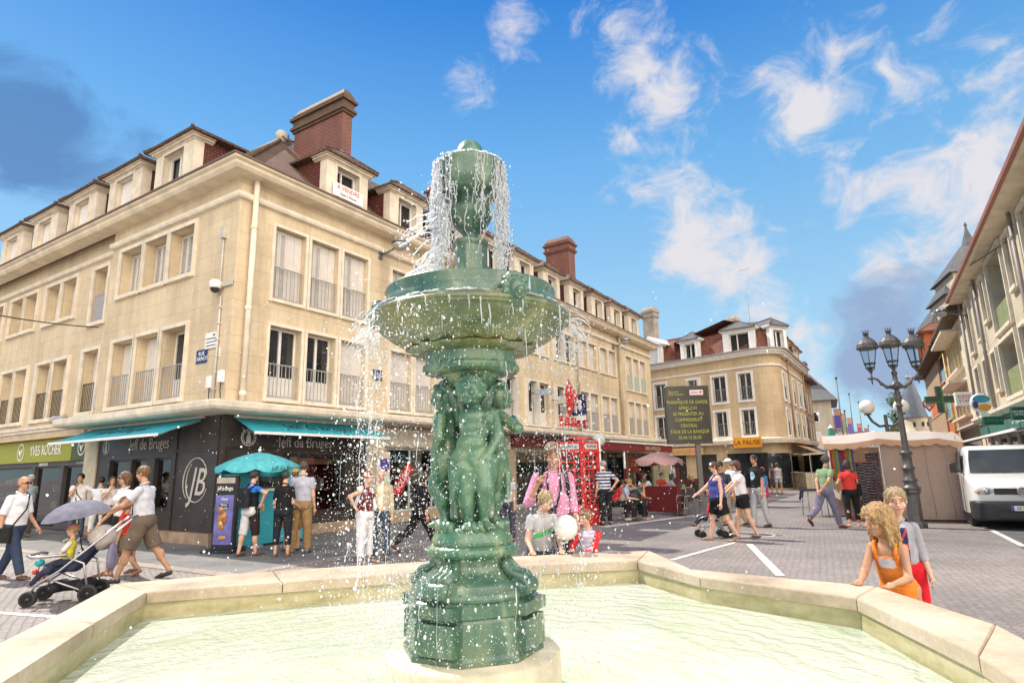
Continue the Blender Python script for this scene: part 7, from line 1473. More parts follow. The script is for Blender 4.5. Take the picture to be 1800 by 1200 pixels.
for k in range(7): m.ball((random.uniform(-.14, .14), -.075, .52+k*.06), (.10, .012, .07), 10, m=k % 3)
m.prism([(-.16, -.082), (.16, -.082), (.16, -.071), (-.16, -.071)], .88, 1.0, m=3); m.text('Mousse\nChocolat', .075, (0, -.083, .945), (1, 0, 0), (0, 0, 1), .002, m=4, shear=.2); m.ball((0, -.075, .30), (.16, .01, .04), 12, m=1); m.text('Glaces', .09, (0, -.073, 1.10), (1, 0, 0), (0, 0, 1), .002, m=4); m.build('poster_picture', [paint((.42, .17, .03)), paint((.55, .28, .06)), paint((.3, .1, .02)), paint((.03, .025, .025)), WHITE], ad)
m = MB(MA); m.box(-.34, .34, -.068, -.061, 1.24, 1.4); m.text('Jeff de Bruges', .13, (0, -.07, 1.32), (.8, 0, 0), (0, 0, 1), .003, m=1); m.box(-.34, .34, -.068, -.061, 1.43, 1.55, m=2); m.build('header', [paint((.02, .02, .02)), WHITE, paint((.42, .36, .28))], ad)
# ------------------------------------------------------------------ red telephone booth
PRED = mat('phone_booth_red', (.62, .028, .022), .32, .06, 4); tbp = atY(1016, 800, 18.6); tbp.z = 0
tb_ = root('telephone_booth', 'red old style telephone booth with glazed sides behind the man in pink', 'telephone booth', tbp); MT = Matrix.Rotation(radians(-38), 4, 'Z'); w_ = .46
m = MB(MT); m.bbox(-w_, w_, -w_, w_, 0, .12, .01)
for sx in (-1, 1):
    for sy in (-1, 1): m.box(min(sx*w_, sx*(w_-.10)), max(sx*w_, sx*(w_-.10)), min(sy*w_, sy*(w_-.10)), max(sy*w_, sy*(w_-.10)), .121, 2.02)
m.box(-w_, w_, -w_, w_, 2.021, 2.36); m.box(-w_-.03, w_+.03, -w_-.03, w_+.03, 2.03, 2.07); m.build('frame', PRED, tb_)
m = MB(MT); n = 10; vs = []; fs = []
for i in range(n+1):
    for j in range(n+1): x = -1+2*i/n; y = -1+2*j/n; vs.append((x*w_*.99, y*w_*.99, 2.365+.17*(1-x*x)*.5+.17*(1-y*y)*.5-.0*x))
for i in range(n):
    for j in range(n): a = i*(n+1)+j; fs.append((a, a+n+1, a+n+2, a+1))
m.add(vs, fs, smooth=True); m.box(-w_*.985, w_*.985, -w_*.985, w_*.985, 2.3605, 2.366); m.build('domed_roof', PRED, tb_)
for k in range(4):
    M_ = MT @ Matrix.Rotation(k*pi/2, 4, 'Z'); d = MB(M_); y = -w_+.045
    for i in range(4): x = -.36+i*.24; d.box(x-.026, x+.026, y-.022, y+.022, .55, 1.98, m=0)
    for i in range(8): z = .55+i*.2043; d.box(-.36, .36, y-.023, y+.021, z-.026, z+.026, m=0)
    d.box(-.36, .36, y-.015, y+.015, .121, .54, m=0); d.quad((-.36, y, .55), (.36, y, .55), (.36, y, 1.98), (-.36, y, 1.98), m=1); d.build('door' if k == 0 else 'glazed_side', [PRED, paint((.07, .03, .03), .25)], tb_)
    s = MB(M_); s.box(-.33, .33, -w_-.012, -w_-.001, 2.14, 2.29, m=0); s.text('TELEPHONE', .115, (0, -w_-.013, 2.215), (.88, 0, 0), (0, 0, 1), .003, m=1); s.build('sign_panel', [paint((.6, .62, .6)), paint((.03, .03, .03))], tb_)
# ------------------------------------------------------------------ terrace of the bar
bench = root('bench', 'low bench with three people next to the burgundy barrier', 'bench', (*G(1094, 905), 0), radians(15)); m = MB(); m.bbox(-.9, .9, -.2, .2, .40, .45, .01); m.build('seat', paint((.2, .16, .13)), bench)
for x in (-.7, .7): m = MB(); m.box(x-.04, x+.04, -.16, .16, 0, .399); m.build('leg', IRON, bench)
BRD = mat('burgundy_barrier', (.125, .012, .014), .5, .1, 3)
def barrier(u0, v0, u1, v1, lab, glass=True, hgt=.95):
    a = at(u0, v0); b = at(u1, v1); d = b-a; L_ = d.length; t = root('terrace_barrier', lab, 'barrier', a, 0, 'burgundy barriers around the terrace'); M = frame_mat((0, 0, 0), d, Vector((-d.y, d.x, 0)))
    m = MB(M); m.box(.05, L_-.05, -.02, .02, .10, hgt); m.build('panel', BRD, t)
    for x in (0, L_): m = MB(M); m.box(x-.045, x+.045, -.045, .045, 0, 1.55 if glass else hgt+.08); m.box(x-.16, x+.16, -.16, .16, 0, .03); m.build('post', BRD, t)
    if glass: m = MB(M); m.box(.06, L_-.06, -.006, .006, hgt+.02, 1.5); m.build('glass_screen', clearglass('screen_glass'), t)
    return t
barrier(1104, 902, 1196, 906, 'burgundy panel barrier with a glass screen facing the fountain'); barrier(1196, 906, 1204, 880, 'short burgundy barrier at the right end of the terrace', False); barrier(1210, 876, 1240, 872, 'low burgundy barrier behind the blond terrace guest', False)
CHM = mat('grey_wicker', (.11, .10, .095), .6, .25, 30)
def cafe_chair(loc, rz, lab):
    t = root('cafe_chair', lab, 'chair', loc, rz, 'grey wicker chairs on the terrace')
    m = MB(); m.bbox(-.22, .22, -.22, .22, .43, .46, .02); m.build('seat', CHM, t); m = MB(); m.bbox(-.22, .22, .20, .235, .50, .90, .01); m.build('backrest', CHM, t)
    for x in (-.2, .2):
        for y in (-.19, .2): m = MB(); m.tube([(x, y, .0), (x*.95, y, .46), (x*.95, y+.02, .46 if y < 0 else .9)], .012, 6); m.build('leg', METAL, t)
        m = MB(); m.tube([(x*1.1, .22, .66), (x*1.12, -.15, .66), (x*1.1, -.2, .44)], .014, 6); m.build('armrest', METAL, t)
    return t
def cafe_table(loc, lab):
    t = root('cafe_table', lab, 'table', loc, 0, 'round terrace tables'); m = MB(); m.lathe([(0, .715), (.34, .715), (.35, .725), (.34, .74), (0, .74)], 24); m.build('table_top', paint((.40, .37, .34), .3), t); m = MB(); m.tube([(0, 0, .03), (0, 0, .715)], .03, 8); m.lathe([(.24, 0), (.24, .02), (.04, .05)], 18); m.build('pedestal', METAL, t); return t
cafe_chair((*G(1207, 908), 0), radians(-70), 'wicker chair with its back to the fountain beside the red barrier post'); cafe_chair((*G(1226, 904), 0), radians(100), 'wicker chair turned to the square behind the blue tank top woman'); cafe_chair((*G(1240, 892), 0), radians(80), 'wicker chair farthest right under the information board'); cafe_chair((*G(1146, 884), 0), radians(20), 'wicker chair seen through the glass screen')
for (u, v, lb) in ((1204, 893, 'round table between lilac and blond terrace guests'), (1147, 887, 'round table of the terrace guest in white'), (1158, 880, 'round table beside the guest in red')): cafe_table((*G(u, v), 0), lb)
gl = root('menu_card', 'small green menu card on the terrace table', 'menu', (*G(1204, 893), .741)); m = MB(); m.prism([(-.07, -.03), (.07, -.03), (.07, .03), (-.07, .03)], 0, .16, cap=True); m.build('card', paint((.05, .32, .10)), gl)
pk = root('parasol', 'pale pink parasol with a striped valance at the end of the bar terrace', 'parasol', atY(1157, 800, 27.5).xy.to_3d()); m = MB(); m.tube([(0, 0, 0), (0, 0, 2.25)], .03, 8); m.build('pole', WHITE, pk); parasol_top(Matrix(), 1.05, 1.9, .30, cloth((.55, .34, .34)), 6, .28, pk)
# ------------------------------------------------------------------ information board
ibp = atY(1228, 800, 26); ibp.z = 0; ib = root('information_board', 'dark electronic information board with yellow dot lettering on a post', 'sign', ibp); MI = Matrix.Rotation(radians(-3), 4, 'Z') @ Matrix.Translation((-.32, 0, 0)); m = MB(MI); m.bbox(-.93, .93, -.12, .12, 2.5, 4.92, .03); m.build('cabinet', paint((.055, .05, .045), .4), ib); m = MB(MI); m.box(-.86, .86, -.128, -.1205, 2.58, 4.84); m.build('screen', paint((.05, .045, .035), .25), ib)
m = MB(MI); m.bbox(.22, .42, -.08, .08, 0, 2.499, .01); m.build('post', paint((.16, .15, .14), .5), ib)
def ledmat():
    m, nt, b = newmat('led_yellow'); b.inputs['Base Color'].default_value = (.30, .30, .03, 1); b.inputs['Emission Color'].default_value = (.62, .60, .08, 1); b.inputs['Emission Strength'].default_value = .10; return m
m = MB(MI)
for i, tx in enumerate(('PHARMACIE DE GARDE', 'APRES 21H', 'SE PRESENTER AU', 'COMMISSARIAT', 'CENTRAL', '3 RUE DE LA BANQUE', '03.44.15.36.00')): m.text(tx, .20, (0, -.13, 4.22-i*.245), (.80, 0, 0), (0, 0, 1), .002)
m.text('Beauvais\nInformations', .12, (-.76, -.13, 4.62), (1, 0, 0), (0, 0, 1), .002, align='LEFT'); m.build('lettering', ledmat(), ib); m = MB(MI); m.box(.12, .68, -.136, -.1285, 4.52, 4.74, m=0); m.ball((.58, -.138, 4.65), (.05, .004, .04), 8, m=1); m.box(.17, .45, -.1385, -.1362, 4.61, 4.645, m=1); m.build('emblem', [paint((.72, .62, .60)), paint((.45, .05, .08))], ib)
# ------------------------------------------------------------------ street lamps
LIRON = mat('lamp_iron', (.10, .095, .095), .45, .15, 8, metal=.3); LGL = clearglass('lantern_glass')
def lantern(par, M):
    """six sided lantern: cage > glass, hood"""
    m = MB(M); n = 6
    for k in range(n): a = 2*pi*k/n; m.tube([(cos(a)*.085, sin(a)*.085, .10), (cos(a)*.165, sin(a)*.165, .48)], .009, 5)
    m.lathe([(.095, .085), (.10, .11), (.085, .115)], 6, smooth=False); m.lathe([(.115, .17), (.125, .19), (.115, .195)], 6, smooth=False); m.tube([(0, 0, 0), (0, 0, .09)], .03, 8)
    for k in range(4): a = k*pi/2; m.tube([(cos(a)*.02, sin(a)*.02, .02), (cos(a)*.07, sin(a)*.07, .06), (cos(a)*.09, sin(a)*.09, .11)], .008, 5)
    o = m.build('lantern_cage', LIRON, par); g_ = MB(M); g_.lathe([(.083, .11), (.162, .48)], 6, smooth=False); g_.build('lantern_glass', LGL, o)
    h = MB(M); h.lathe([(.175, .47), (.20, .485), (.205, .53), (.185, .55), (.19, .575), (.13, .66), (.06, .72), (.04, .735), (.05, .75), (.03, .77), (0, .775)], 12, smooth=False)
    for k in range(6): a = 2*pi*k/6; h.tube([(cos(a)*.03, sin(a)*.03, .76), (cos(a)*.055, sin(a)*.055, .81), (cos(a)*.035, sin(a)*.035, .84), (cos(a)*.075, sin(a)*.075, .87)], [.014, .012, .01, .004], 5)
    h.ball((0, 0, .80), .03, 8); h.build('lantern_hood', LIRON, o); return o
LMP = atY(1608, 900, 15.8); LMP.z = 0
lamp = root('street_lamp', 'ornate grey lamp post with three lanterns and a stout moulded base', 'street lamp', LMP); m = MB()
m.lathe([(.24, 0), (.24, .10), (.21, .12), (.20, .16)], 8, smooth=False); m.lathe([(.165, .16), (.16, .80), (.18, .82), (.20, .86), (.19, .90)], 8, smooth=False); m.lathe([(.19, .90), (.215, .93), (.215, .97), (.16, 1.0), (.14, 1.08), (.17, 1.12), (.165, 1.16), (.125, 1.2), (.12, 1.38), (.15, 1.41), (.15, 1.46), (.115, 1.48), (.105, 1.75), (.14, 1.78), (.14, 1.84), (.10, 1.87)], 20, flute=None); m.build('base', LIRON, lamp)
m = MB(Matrix.Translation((0, 0, 1.86)) @ Matrix.Diagonal((.82, .82, .741, 1)) @ Matrix.Translation((0, 0, -1.86))); m.lathe([(.092, 1.86), (.072, 3.1), (.065, 3.35), (.10, 3.38), (.10, 3.43), (.065, 3.46), (.10, 3.62), (.11, 3.70), (.07, 3.78), (.09, 3.82), (.09, 3.87), (.06, 3.90), (.06, 3.98)], 20, flute=lambda q, z: .03*cos(q*10)); m.build('post', LIRON, lamp)
m = MB(Matrix.Translation((0, 0, -.55))); m.lathe([(.05, 3.96), (.12, 4.0), (.16, 4.06), (.12, 4.12), (.06, 4.18), (.055, 4.34), (.07, 4.38), (.07, 4.42), (.035, 4.46), (.03, 4.48)], 16)
LA_ = radians(-8); dx = Vector((cos(LA_), sin(LA_), 0))
for s in (-1, 1):
    pts = [(dx*s*.08+Vector((0, 0, 4.04))), dx*s*.22+Vector((0, 0, 4.04)), dx*s*.34+Vector((0, 0, 4.13)), dx*s*.43+Vector((0, 0, 4.25)), dx*s*.55+Vector((0, 0, 4.29)), dx*s*.62+Vector((0, 0, 4.25))]
    m.tube(pts, [.05, .04, .032, .03, .03, .02], 8); m.ball(pts[2], .05, 8); m.ball(pts[1], .052, 8); m.tube([dx*s*.56+Vector((0, 0, 4.12)), dx*s*.56+Vector((0, 0, 4.45))], [.015, .03], 8); m.tube([dx*s*.56+Vector((0, 0, 4.27)), dx*s*.68+Vector((0, 0, 4.29))], [.03, .012], 6)
m.build('bracket', LIRON, lamp)
LSC = Matrix.Scale(1.3, 4); LDZ = Matrix.Translation((0, 0, -.55))
lantern(lamp, Matrix.Translation((0, 0, 3.92)) @ LSC)
for s in (-1, 1): lantern(lamp, Matrix.Translation(dx*s*.56+Vector((0, 0, 3.88))) @ LSC)
GLOBE = mat('opal_globe', (.78, .72, .64), .2, .03)
def globe_lamp(loc, sc, lab, grp='globe street lamps', double=True):
    t = root('globe_lamp', lab, 'street lamp', loc, 0, grp); m = MB(); m.lathe([(.14*sc, 0), (.14*sc, .3*sc), (.07*sc, .36*sc), (.055*sc, 1.9*sc), (.08*sc, 1.93*sc), (.05*sc, 2.0*sc), (.045*sc, 2.6*sc)], 12); 
    for s in ((-1, 1) if double else (1,)):
        x = s*.48*sc if double else 0
        if double: m.tube([(0, 0, 2.3*sc), (s*.2*sc, 0, 2.28*sc), (s*.38*sc, 0, 2.42*sc), (s*.48*sc, 0, 2.6*sc)], .035*sc, 7); m.lathe([(.10*sc, 0), (.07*sc, .05*sc)], 10, (x, 0, 2.6*sc))
        else: m.lathe([(.05*sc, 2.58*sc), (.10*sc, 2.62*sc)], 10)
    m.build('post', LIRON, t)
    for s in ((-1, 1) if double else (1,)): x = s*.48*sc if double else 0; g_ = MB(); g_.ball((x, 0, 2.6*sc+.22*sc), .20*sc, 18); g_.build('globe', GLOBE, t)
    return t
p = atY(1566, 800, 21); globe_lamp((p.x, p.y, 0), 1.22, 'double globe lamp behind the ornate post with two opal globes'); p = atY(1541, 800, 36); globe_lamp((p.x, p.y, 0), 1.12, 'single globe lamp seen over the stall roof', double=False)
# ------------------------------------------------------------------ market stall
TARP = mat('cream_tarpaulin', (.58, .46, .36), .75, .12, 1.6, .02, 5); TARP.node_tree.nodes['Principled BSDF'].inputs['Transmission Weight'].default_value = 0
def tarp_mat(name, col, trans):
    m, nt, b = newmat(name); n = _noise(nt, 2.2, 5); nt.links.new(_ramp(nt, n, [(.3, tuple(c*.86 for c in col)), (.7, col)]), b.inputs['Base Color']); b.inputs['Roughness'].default_value = .7; _bump(nt, b, _noise(nt, 3.0, 4), .8, .03)
    t = nt.nodes.new('ShaderNodeBsdfTranslucent'); t.inputs[0].default_value = (*trans, 1); mx = nt.nodes.new('ShaderNodeMixShader'); mx.inputs[0].default_value = .35; out = nt.nodes['Material Output']; nt.links.new(b.outputs[0], mx.inputs[1]); nt.links.new(t.outputs[0], mx.inputs[2]); nt.links.new(mx.outputs[0], out.inputs[0]); return m
TARP = tarp_mat('cream_tarpaulin', (.54, .43, .36), (.50, .31, .20)); TARPW = tarp_mat('white_canopy_canvas', (.70, .64, .57), (.7, .45, .25))
sl0 = atY(1470, 905, 18.2); sl0.z = 0; sr0 = atY(1702, 912, 16.9); sr0.z = 0; dS = (sr0-sl0); LS = dS.length; st_ = root('market_stall', 'market stall with a white scalloped canopy and cream side tarpaulin', 'stall', sl0); MS = frame_mat((0, 0, 0), dS, Vector((-dS.y, dS.x, 0))); DS = 2.4
m = MB(MS); m.box(.03, LS-.03, 0, .03, 2.02, 2.06); m.build('rail', METAL, st_)
for x in (0, LS*.42, LS):
    for y in (0, DS): m = MB(MS); m.box(x-.025, x+.025, y-.025, y+.025, 0, 2.25); m.build('post', METAL, st_)
m = MB(MS); nx, ny = 24, 6; vs = []; fs = []
for j in range(ny+1):
    for i in range(nx+1): x = -.12+(LS+.24)*i/nx; y = -.15+(DS+.3)*j/ny; z = 2.16+.26*sin(pi*min(1, (j/ny))*.999)*1-.07*sin(pi*((i/nx*2.4) % 1))*(1-.5*sin(pi*j/ny))+.09*sin(pi*i/nx); vs.append((x, y, z))
for j in range(ny):
    for i in range(nx): a = j*(nx+1)+i; fs.append((a, a+1, a+nx+2, a+nx+1))
m.add(vs, fs, smooth=True); m.build('canopy', TARPW, st_)
m = MB(MS); nx = 66; vs = []; fs = []
for i in range(nx+1): x = -.12+(LS+.24)*i/nx; z = 2.16+.09*sin(pi*i/nx)-.07*sin(pi*((i/nx*2.4) % 1)); vs += [(x, -.152, z), (x, -.175-.01*sin(i*.9), z-.13-.05*abs(sin(pi*i/6)))]
for i in range(nx): fs.append((2*i, 2*i+1, 2*i+3, 2*i+2))
m.add(vs, fs, smooth=True); vs = [(x, y+DS+.3 if 0 else -.15+(DS+.3)*t, z) for t in (0,) for x, y, z in []]
for xx in (-.13, LS+.13): m.add([(xx, -.15+(DS+.3)*t/8, 2.16+.26*sin(pi*t/8)-(0 if q == 0 else .16)) for t in range(9) for q in (0, 1)], [(2*i, 2*i+1, 2*i+3, 2*i+2) for i in range(8)], smooth=True)
m.build('valance', tarp_mat('peach_valance', (.72, .50, .33), (.8, .42, .2)), st_)
m = MB(MS); nx, nz = 26, 10; vs = []; fs = []; x0 = LS*.42
for j in range(nz+1):
    for i in range(nx+1): t = i/nx; z = .12+1.98*j/nz; x = x0+(LS-x0+.10*(1-j/nz)*t)*t; vs.append((x, -.03-.05*(1-j/nz)*abs(sin(i*.5))-.015*sin(i*2.1+j), z))
for j in range(nz):
    for i in range(nx): a = j*(nx+1)+i; fs.append((a, a+1, a+nx+2, a+nx+1))
m.add(vs, fs, smooth=True); m.box(x0, LS, -.06, -.035, .06, .14); o_ = m.build('side_tarpaulin', TARP, st_)
m = MB(MS)
for x in (x0+.45, x0+1.05, LS-.32): m.tube([(x, -.05, 2.08), (x+.03, -.085, 1.1), (x+.05, -.10, .14)], .012, 5)
m.build('seam', paint((.44, .37, .31)), o_)
m = MB(MS); m.quad((0, DS, .1), (LS, DS, .1), (LS, DS, 2.1), (0, DS, 2.1)); m.quad((LS, 0, .1), (LS, DS, .1), (LS, DS, 2.1), (LS, 0, 2.1)); m.build('back_tarpaulin', TARP, st_)
m = MB(MS); m.box(.1, LS-.1, .5, DS-.1, .68, .74); m.box(.1, LS*.42, .45, .49, .1, .68); m.build('counter', paint((.35, .22, .2)), st_)
bd = root('bead_rack', 'rack of black and silver bead strings hanging in the stall opening', 'rack', sl0); m = MB(MS); r = random.Random(9)
m.tube([(.62, .05, 1.88), (LS*.41, .05, 1.88)], .015, 6, m=3); m.tube([(.62, .05, 1.62), (LS*.41, .05, 1.62)], .015, 6, m=0); m.tube([(.62, .05, 0), (.62, .05, 1.9)], .02, 6, m=3)
nb_ = 22
for i in range(nb_):
    x = .66+(LS*.41-.70)*i/(nb_-1); z1 = 1.86 if i > nb_*.42 else 1.6; m.tube([(x, .05, .16), (x, .05, z1)], .017, 5, m=1); z = .2+r.random()*.08
    while z < z1: m.ball((x, .032, z), .0125, 6, m=2 if r.random() < .7 else r.choice((0, 4))); z += .078
m.build('bead_strings', [paint((.5, .13, .05)), paint((.022, .02, .022)), paint((.42, .42, .44), .3), METAL, paint((.35, .1, .2))], bd)
sc_ = root('scarf_display', 'colourful scarves and bags hanging on the left post of the stall', 'scarves', sl0); m = MB(MS); cols = [(.26, .03, .03), (.34, .10, .03), (.09, .17, .08), (.26, .20, .05), (.05, .06, .17), (.18, .03, .04)]
for i in range(11):
    x = .02+i*.055; m.extr([(-.04-.02*(i % 3), 1.3-.4*r.random()), (.06, 1.1), (.07, 2.0), (-.03, 2.0)], x, x+.05, m=i % 6)
for i in range(6): x = .22+i*.06; m.extr([(-.07, .42+.1*r.random()), (.05, .4), (.06, 1.35), (-.03, 1.35)], x, x+.055, m=(i*2+3) % 6)
m.build('fabric', [cloth(c) for c in cols], sc_)
ft = root('folding_table', 'small folding table with a dark cloth hanging over its edge', 'table', (*G(1432, 906), 0)); m = MB(); m.box(-.35, .45, -.3, .3, .74, .77); m.build('table_top', paint((.3, .25, .2)), ft)
for x in (-.25, .35):
    for y in (-.22, .22): m = MB(); m.tube([(x, y, 0), (x*.9, y*.9, .74)], .014, 6); m.build('leg', METAL, ft)
cl_ = root('table_cloth', 'dark blue cloth thrown over the folding table', 'cloth', (*G(1432, 906), 0)); m = MB(); soft(m, [('c', (-.33, -.2, .785), .02, (.4, -.2, .79), .025), ('c', (-.33, .2, .785), .02, (.4, .2, .785), .02), ('c', (-.33, 0, .79), .03, (.4, 0, .8), .03), ('c', (-.37, -.05, .78), .03, (-.42, -.05, .52), .035), ('c', (-.37, -.2, .78), .025, (-.41, -.2, .58), .03)], .018, .06); m.build('cloth', cloth((.03, .035, .07)), cl_)
bx = root('crate', 'red crate on the ground beneath the stall opening', 'crate', sl0); m = MB(MS); m.bbox(.35, .75, -.3, .05, 0, .16, .01); m.build('box', paint((.16, .03, .03)), bx)
# ------------------------------------------------------------------ van
VW_ = mat('white_car_paint', (.74, .73, .71), .22, .03, 2, **{'Coat Weight': .6}); VBK = mat('black_bumper', (.025, .025, .028), .55, .2, 12); WSG = glassmat('windscreen', (.05, .06, .07), .22); WSG.node_tree.nodes['Principled BSDF'].inputs['Specular IOR Level'].default_value = .25
vf = atY(1803, 900, 14.7); vf.z = 0; van = root('delivery_van', 'white delivery van parked nose first beside the market stall', 'van', vf); VA = radians(28); MV = frame_mat((0, 0, 0), (cos(VA), -sin(VA)), (sin(VA), cos(VA)))   # x across, y towards the rear
def loft(mb, secs, m=0, cap=True, smooth=True):
    k = len(secs[0]); vs = [p for s in secs for p in s]; fs = []
    for i in range(len(secs)-1):
        for j in range(k): fs.append((i*k+j, i*k+(j+1) % k, (i+1)*k+(j+1) % k, (i+1)*k+j))
    if cap: fs += [tuple(range(k-1, -1, -1)), tuple(range((len(secs)-1)*k, len(secs)*k))]
    mb.add(vs, fs, smooth=smooth, m=m)
def sec(y, hw, z0, z1, r=.12, tw=None):
    tw = hw if tw is None else tw; pts = []
    for cx, cz, a0, rr in ((hw-.06, z0+.06, -pi/2, .06), (tw-r, z1-r, 0, r), (-tw+r, z1-r, pi/2, r), (-hw+.06, z0+.06, pi, .06)):
        for t in range(5): a = a0+t*pi/8; pts.append((cx+rr*cos(a), y, cz+rr*sin(a)))
    return pts
m = MB(MV); loft(m, [sec(.02, .80, .62, .92, .04), sec(.06, .88, .50, 1.00, .06), sec(.30, .93, .40, 1.10, .08), sec(.62, .95, .30, 1.19, .08), sec(.95, .95, .28, 1.26, .08, .93), sec(4.8, .95, .28, 1.28, .06, .95)]); m.build('body', VW_, van)
m = MB(MV); loft(m, [sec(.90, .90, 1.20, 1.27, .03, .86), sec(1.15, .90, 1.2, 1.62, .06, .80), sec(1.38, .92, 1.2, 1.90, .12, .78), sec(1.7, .94, 1.2, 1.97, .16, .80), sec(4.78, .94, 1.2, 1.96, .16, .82)]); m.build('cab', VW_, van)
m = MB(MV); m.add([(-.80, .872, 1.285), (.80, .872, 1.285), (.76, 1.12, 1.625), (.70, 1.31, 1.855), (-.70, 1.31, 1.855), (-.76, 1.12, 1.625)], [(0, 1, 2, 5), (5, 2, 3, 4)]); m.build('windscreen', WSG, van)
for s in (-1, 1): m = MB(MV); x = s*.945; m.add([(x, 1.15, 1.3), (x, 2.1, 1.3), (s*.885, 2.1, 1.82), (s*.885, 1.5, 1.82)], [(0, 1, 2, 3) if s > 0 else (3, 2, 1, 0)]); m.build('side_window', WSG, van)
m = MB(MV); loft(m, [sec(-.10, .72, .24, .60, .05), sec(-.06, .86, .20, .64, .06), sec(.10, .95, .20, .66, .06), sec(.5, .965, .22, .64, .06)]); m.build('bumper', VBK, van)
m = MB(MV); m.box(-.52, .52, -.012, .05, .80, .94, m=0); 
for z in (.83, .87, .91): m.box(-.52, .52, -.02, -.012, z-.006, z+.006, m=0)
m.box(-.5, .5, -.112, -.10, .28, .40, m=0); m.build('grille', IRON, van)
for s in (-1, 1): m = MB(MV); m.ball((s*.69, .045, .875), (.20, .05, .105), 16, m=0); m.ball((s*.66, .0, .875), (.07, .03, .07), 12, m=1); m.ball((s*.80, .03, .86), (.05, .035, .05), 10, m=2); m.build('headlight', [mat('headlamp_glass', (.55, .55, .54), .08, .1, 8), METAL, paint((.55, .25, .08), .2)], van)
m = MB(MV @ Matrix.Translation((0, -.026, .87)) @ Matrix.Rotation(pi/2, 4, 'X'))
m.lathe([(.080, 0), (.098, .0), (.098, .012), (.080, .012), (.080, 0)], 28)
for pts in ([(-.032, .075), (0, .02), (.032, .075)], [(-.066, .042), (-.032, -.06), (0, .005), (.032, -.06), (.066, .042)]): m.tube([(x, y, .006) for x, y in pts], .0085, 6)
m.build('badge', METAL, van)
m = MB(MV); m.box(-.26, .26, -.118, -.106, .44, .55, m=0); m.box(-.26, -.215, -.1195, -.1182, .44, .55, m=2); m.box(.215, .26, -.1195, -.1182, .44, .55, m=2); m.text('AE 900 CJ', .098, (0, -.119, .495), (.82, 0, 0), (0, 0, 1), .001, m=1); m.build('number_plate', [WHITE, paint((.02, .02, .02)), paint((.03, .1, .4))], van)
for s in (-1, 1):
    m = MB(MV); m.tube([(s*.93, 1.2, 1.32), (s*1.04, 1.12, 1.36)], .02, 6); m.bbox(min(s*1.02, s*1.18), max(s*1.02, s*1.18), 1.06, 1.15, 1.3, 1.55, .03); m.build('wing_mirror', VBK, van)
    for y in (.95, 3.95): wheel(van, MV @ Matrix.Translation((s*.84, y, .33)) @ Matrix.Rotation(pi/2, 4, 'Z'), (0, 0, 0), .33, .2)
for s in (-1, 1):
    m = MB(MV); m.tube([(s*.60, .035, .955), (s*.66, .32, 1.085), (s*.78, .62, 1.185), (s*.84, .93, 1.262)], .006, 5); m.tube([(s*.958, 1.2, .35), (s*.958, 1.2, 1.24)], .006, 5); m.tube([(s*.958, 2.25, .35), (s*.958, 2.25, 1.26)], .006, 5); m.build('panel_gap', IRON, van)
m = MB(MV); m.ball((.25, 1.75, 1.38), (.16, .12, .26), 12); m.ball((-.35, 1.7, 1.36), (.16, .12, .24), 12); m.build('headrest', paint((.06, .06, .065), .8), van)
m = MB(MV)
for s in (-1, 1): m.tube([(s*.1-.25, .90, 1.285), (s*.1+.2, .91, 1.30)], .012, 5)
m.build('wiper', VBK, van)
# ------------------------------------------------------------------ fence, signs, lamps on walls, small things
WOOD = mat('grey_wood', (.38, .31, .20), .8, .25, 5); fa = at(1396, 858); fb = at(1452, 866); d = fb-fa; fe = root('wooden_fence', 'pale wooden slat fence with a plastic covered upper part', 'fence', fa); MF = frame_mat((0, 0, 0), d, Vector((-d.y, d.x, 0))); L_ = d.length*1.25
m = MB(MF); n = 26
for i in range(n): x = L_*i/n; m.box(x, x+L_/n*.7, -.02, .02, .05, 1.05)
m.box(0, L_, .021, .05, .9, 1.0); m.box(0, L_, .021, .05, .15, .25); m.build('slats', WOOD, fe)
for x in (0, L_*.5, L_): m = MB(MF); m.box(x-.05, x+.05, .051, .15, 0, 2.2); m.build('post', WOOD, fe)
m = MB(MF); m.box(.06, L_-.06, .08, .1, 1.1, 2.1); m.build('plastic_sheet', clearglass('plastic', (.75, .8, .62)), fe); m = MB(MF); m.box(0, L_, .0505, .16, 2.1, 2.2); m.build('top_rail', WOOD, fe)
# stall with striped cover behind the fence
p = at(1425, 852); dc = root('display_table', 'low stall table covered in green plastic behind the wooden fence', 'table', p); m = MB(); soft(m, [('c', (-1.6, 0, 1.25), .35, (1.2, .4, 1.3), .35)], .08, .1); m.build('cover', paint((.35, .5, .33), .4), dc); m = MB(); m.bbox(-2, 1.6, -.5, .6, 0, .9, .02); m.build('base', paint((.4, .3, .24)), dc)
# projecting and flat signs on the corner building
def plaque(M, s, z, w, h, txt, bg, fg, lab, ts, y=-.012, name='street_sign', cat='sign', par=None):
    t = root(name, lab, cat, CORNER); m = MB(M); m.bbox(s-w/2, s+w/2, y-.012, y, z-h/2, z+h/2, .006); m.build('plate', bg, t); m = MB(M); m.text(txt, ts, (s, y-.013, z), (1, 0, 0), (0, 0, 1), .002); m.build('lettering', fg, t); return t
BLUE = paint((.015, .03, .12), .3); plaque(ML, -1.15, 4.62, .5, .36, 'RUE\nCARNOT', BLUE, WHITE, 'dark blue street name plate on the left wall of the corner building', .15)
plaque(MR, 5.15, 4.62, .42, .34, 'PLACE\nJEANNE HACHETTE', BLUE, WHITE, 'dark blue street name plate between windows beside the falling water', .075)
t = root('notice_plate', 'white notice plate with dark lines above the street name', 'sign', CORNER); m = MB(ML); m.bbox(-1.0, -.46, -.05, -.035, 4.78, 5.2, .006); m.build('plate', WHITE, t); m = MB(ML)
for k in range(3): m.box(-.95, -.52, -.052, -.0505, 4.84+k*.09, 4.865+k*.09)
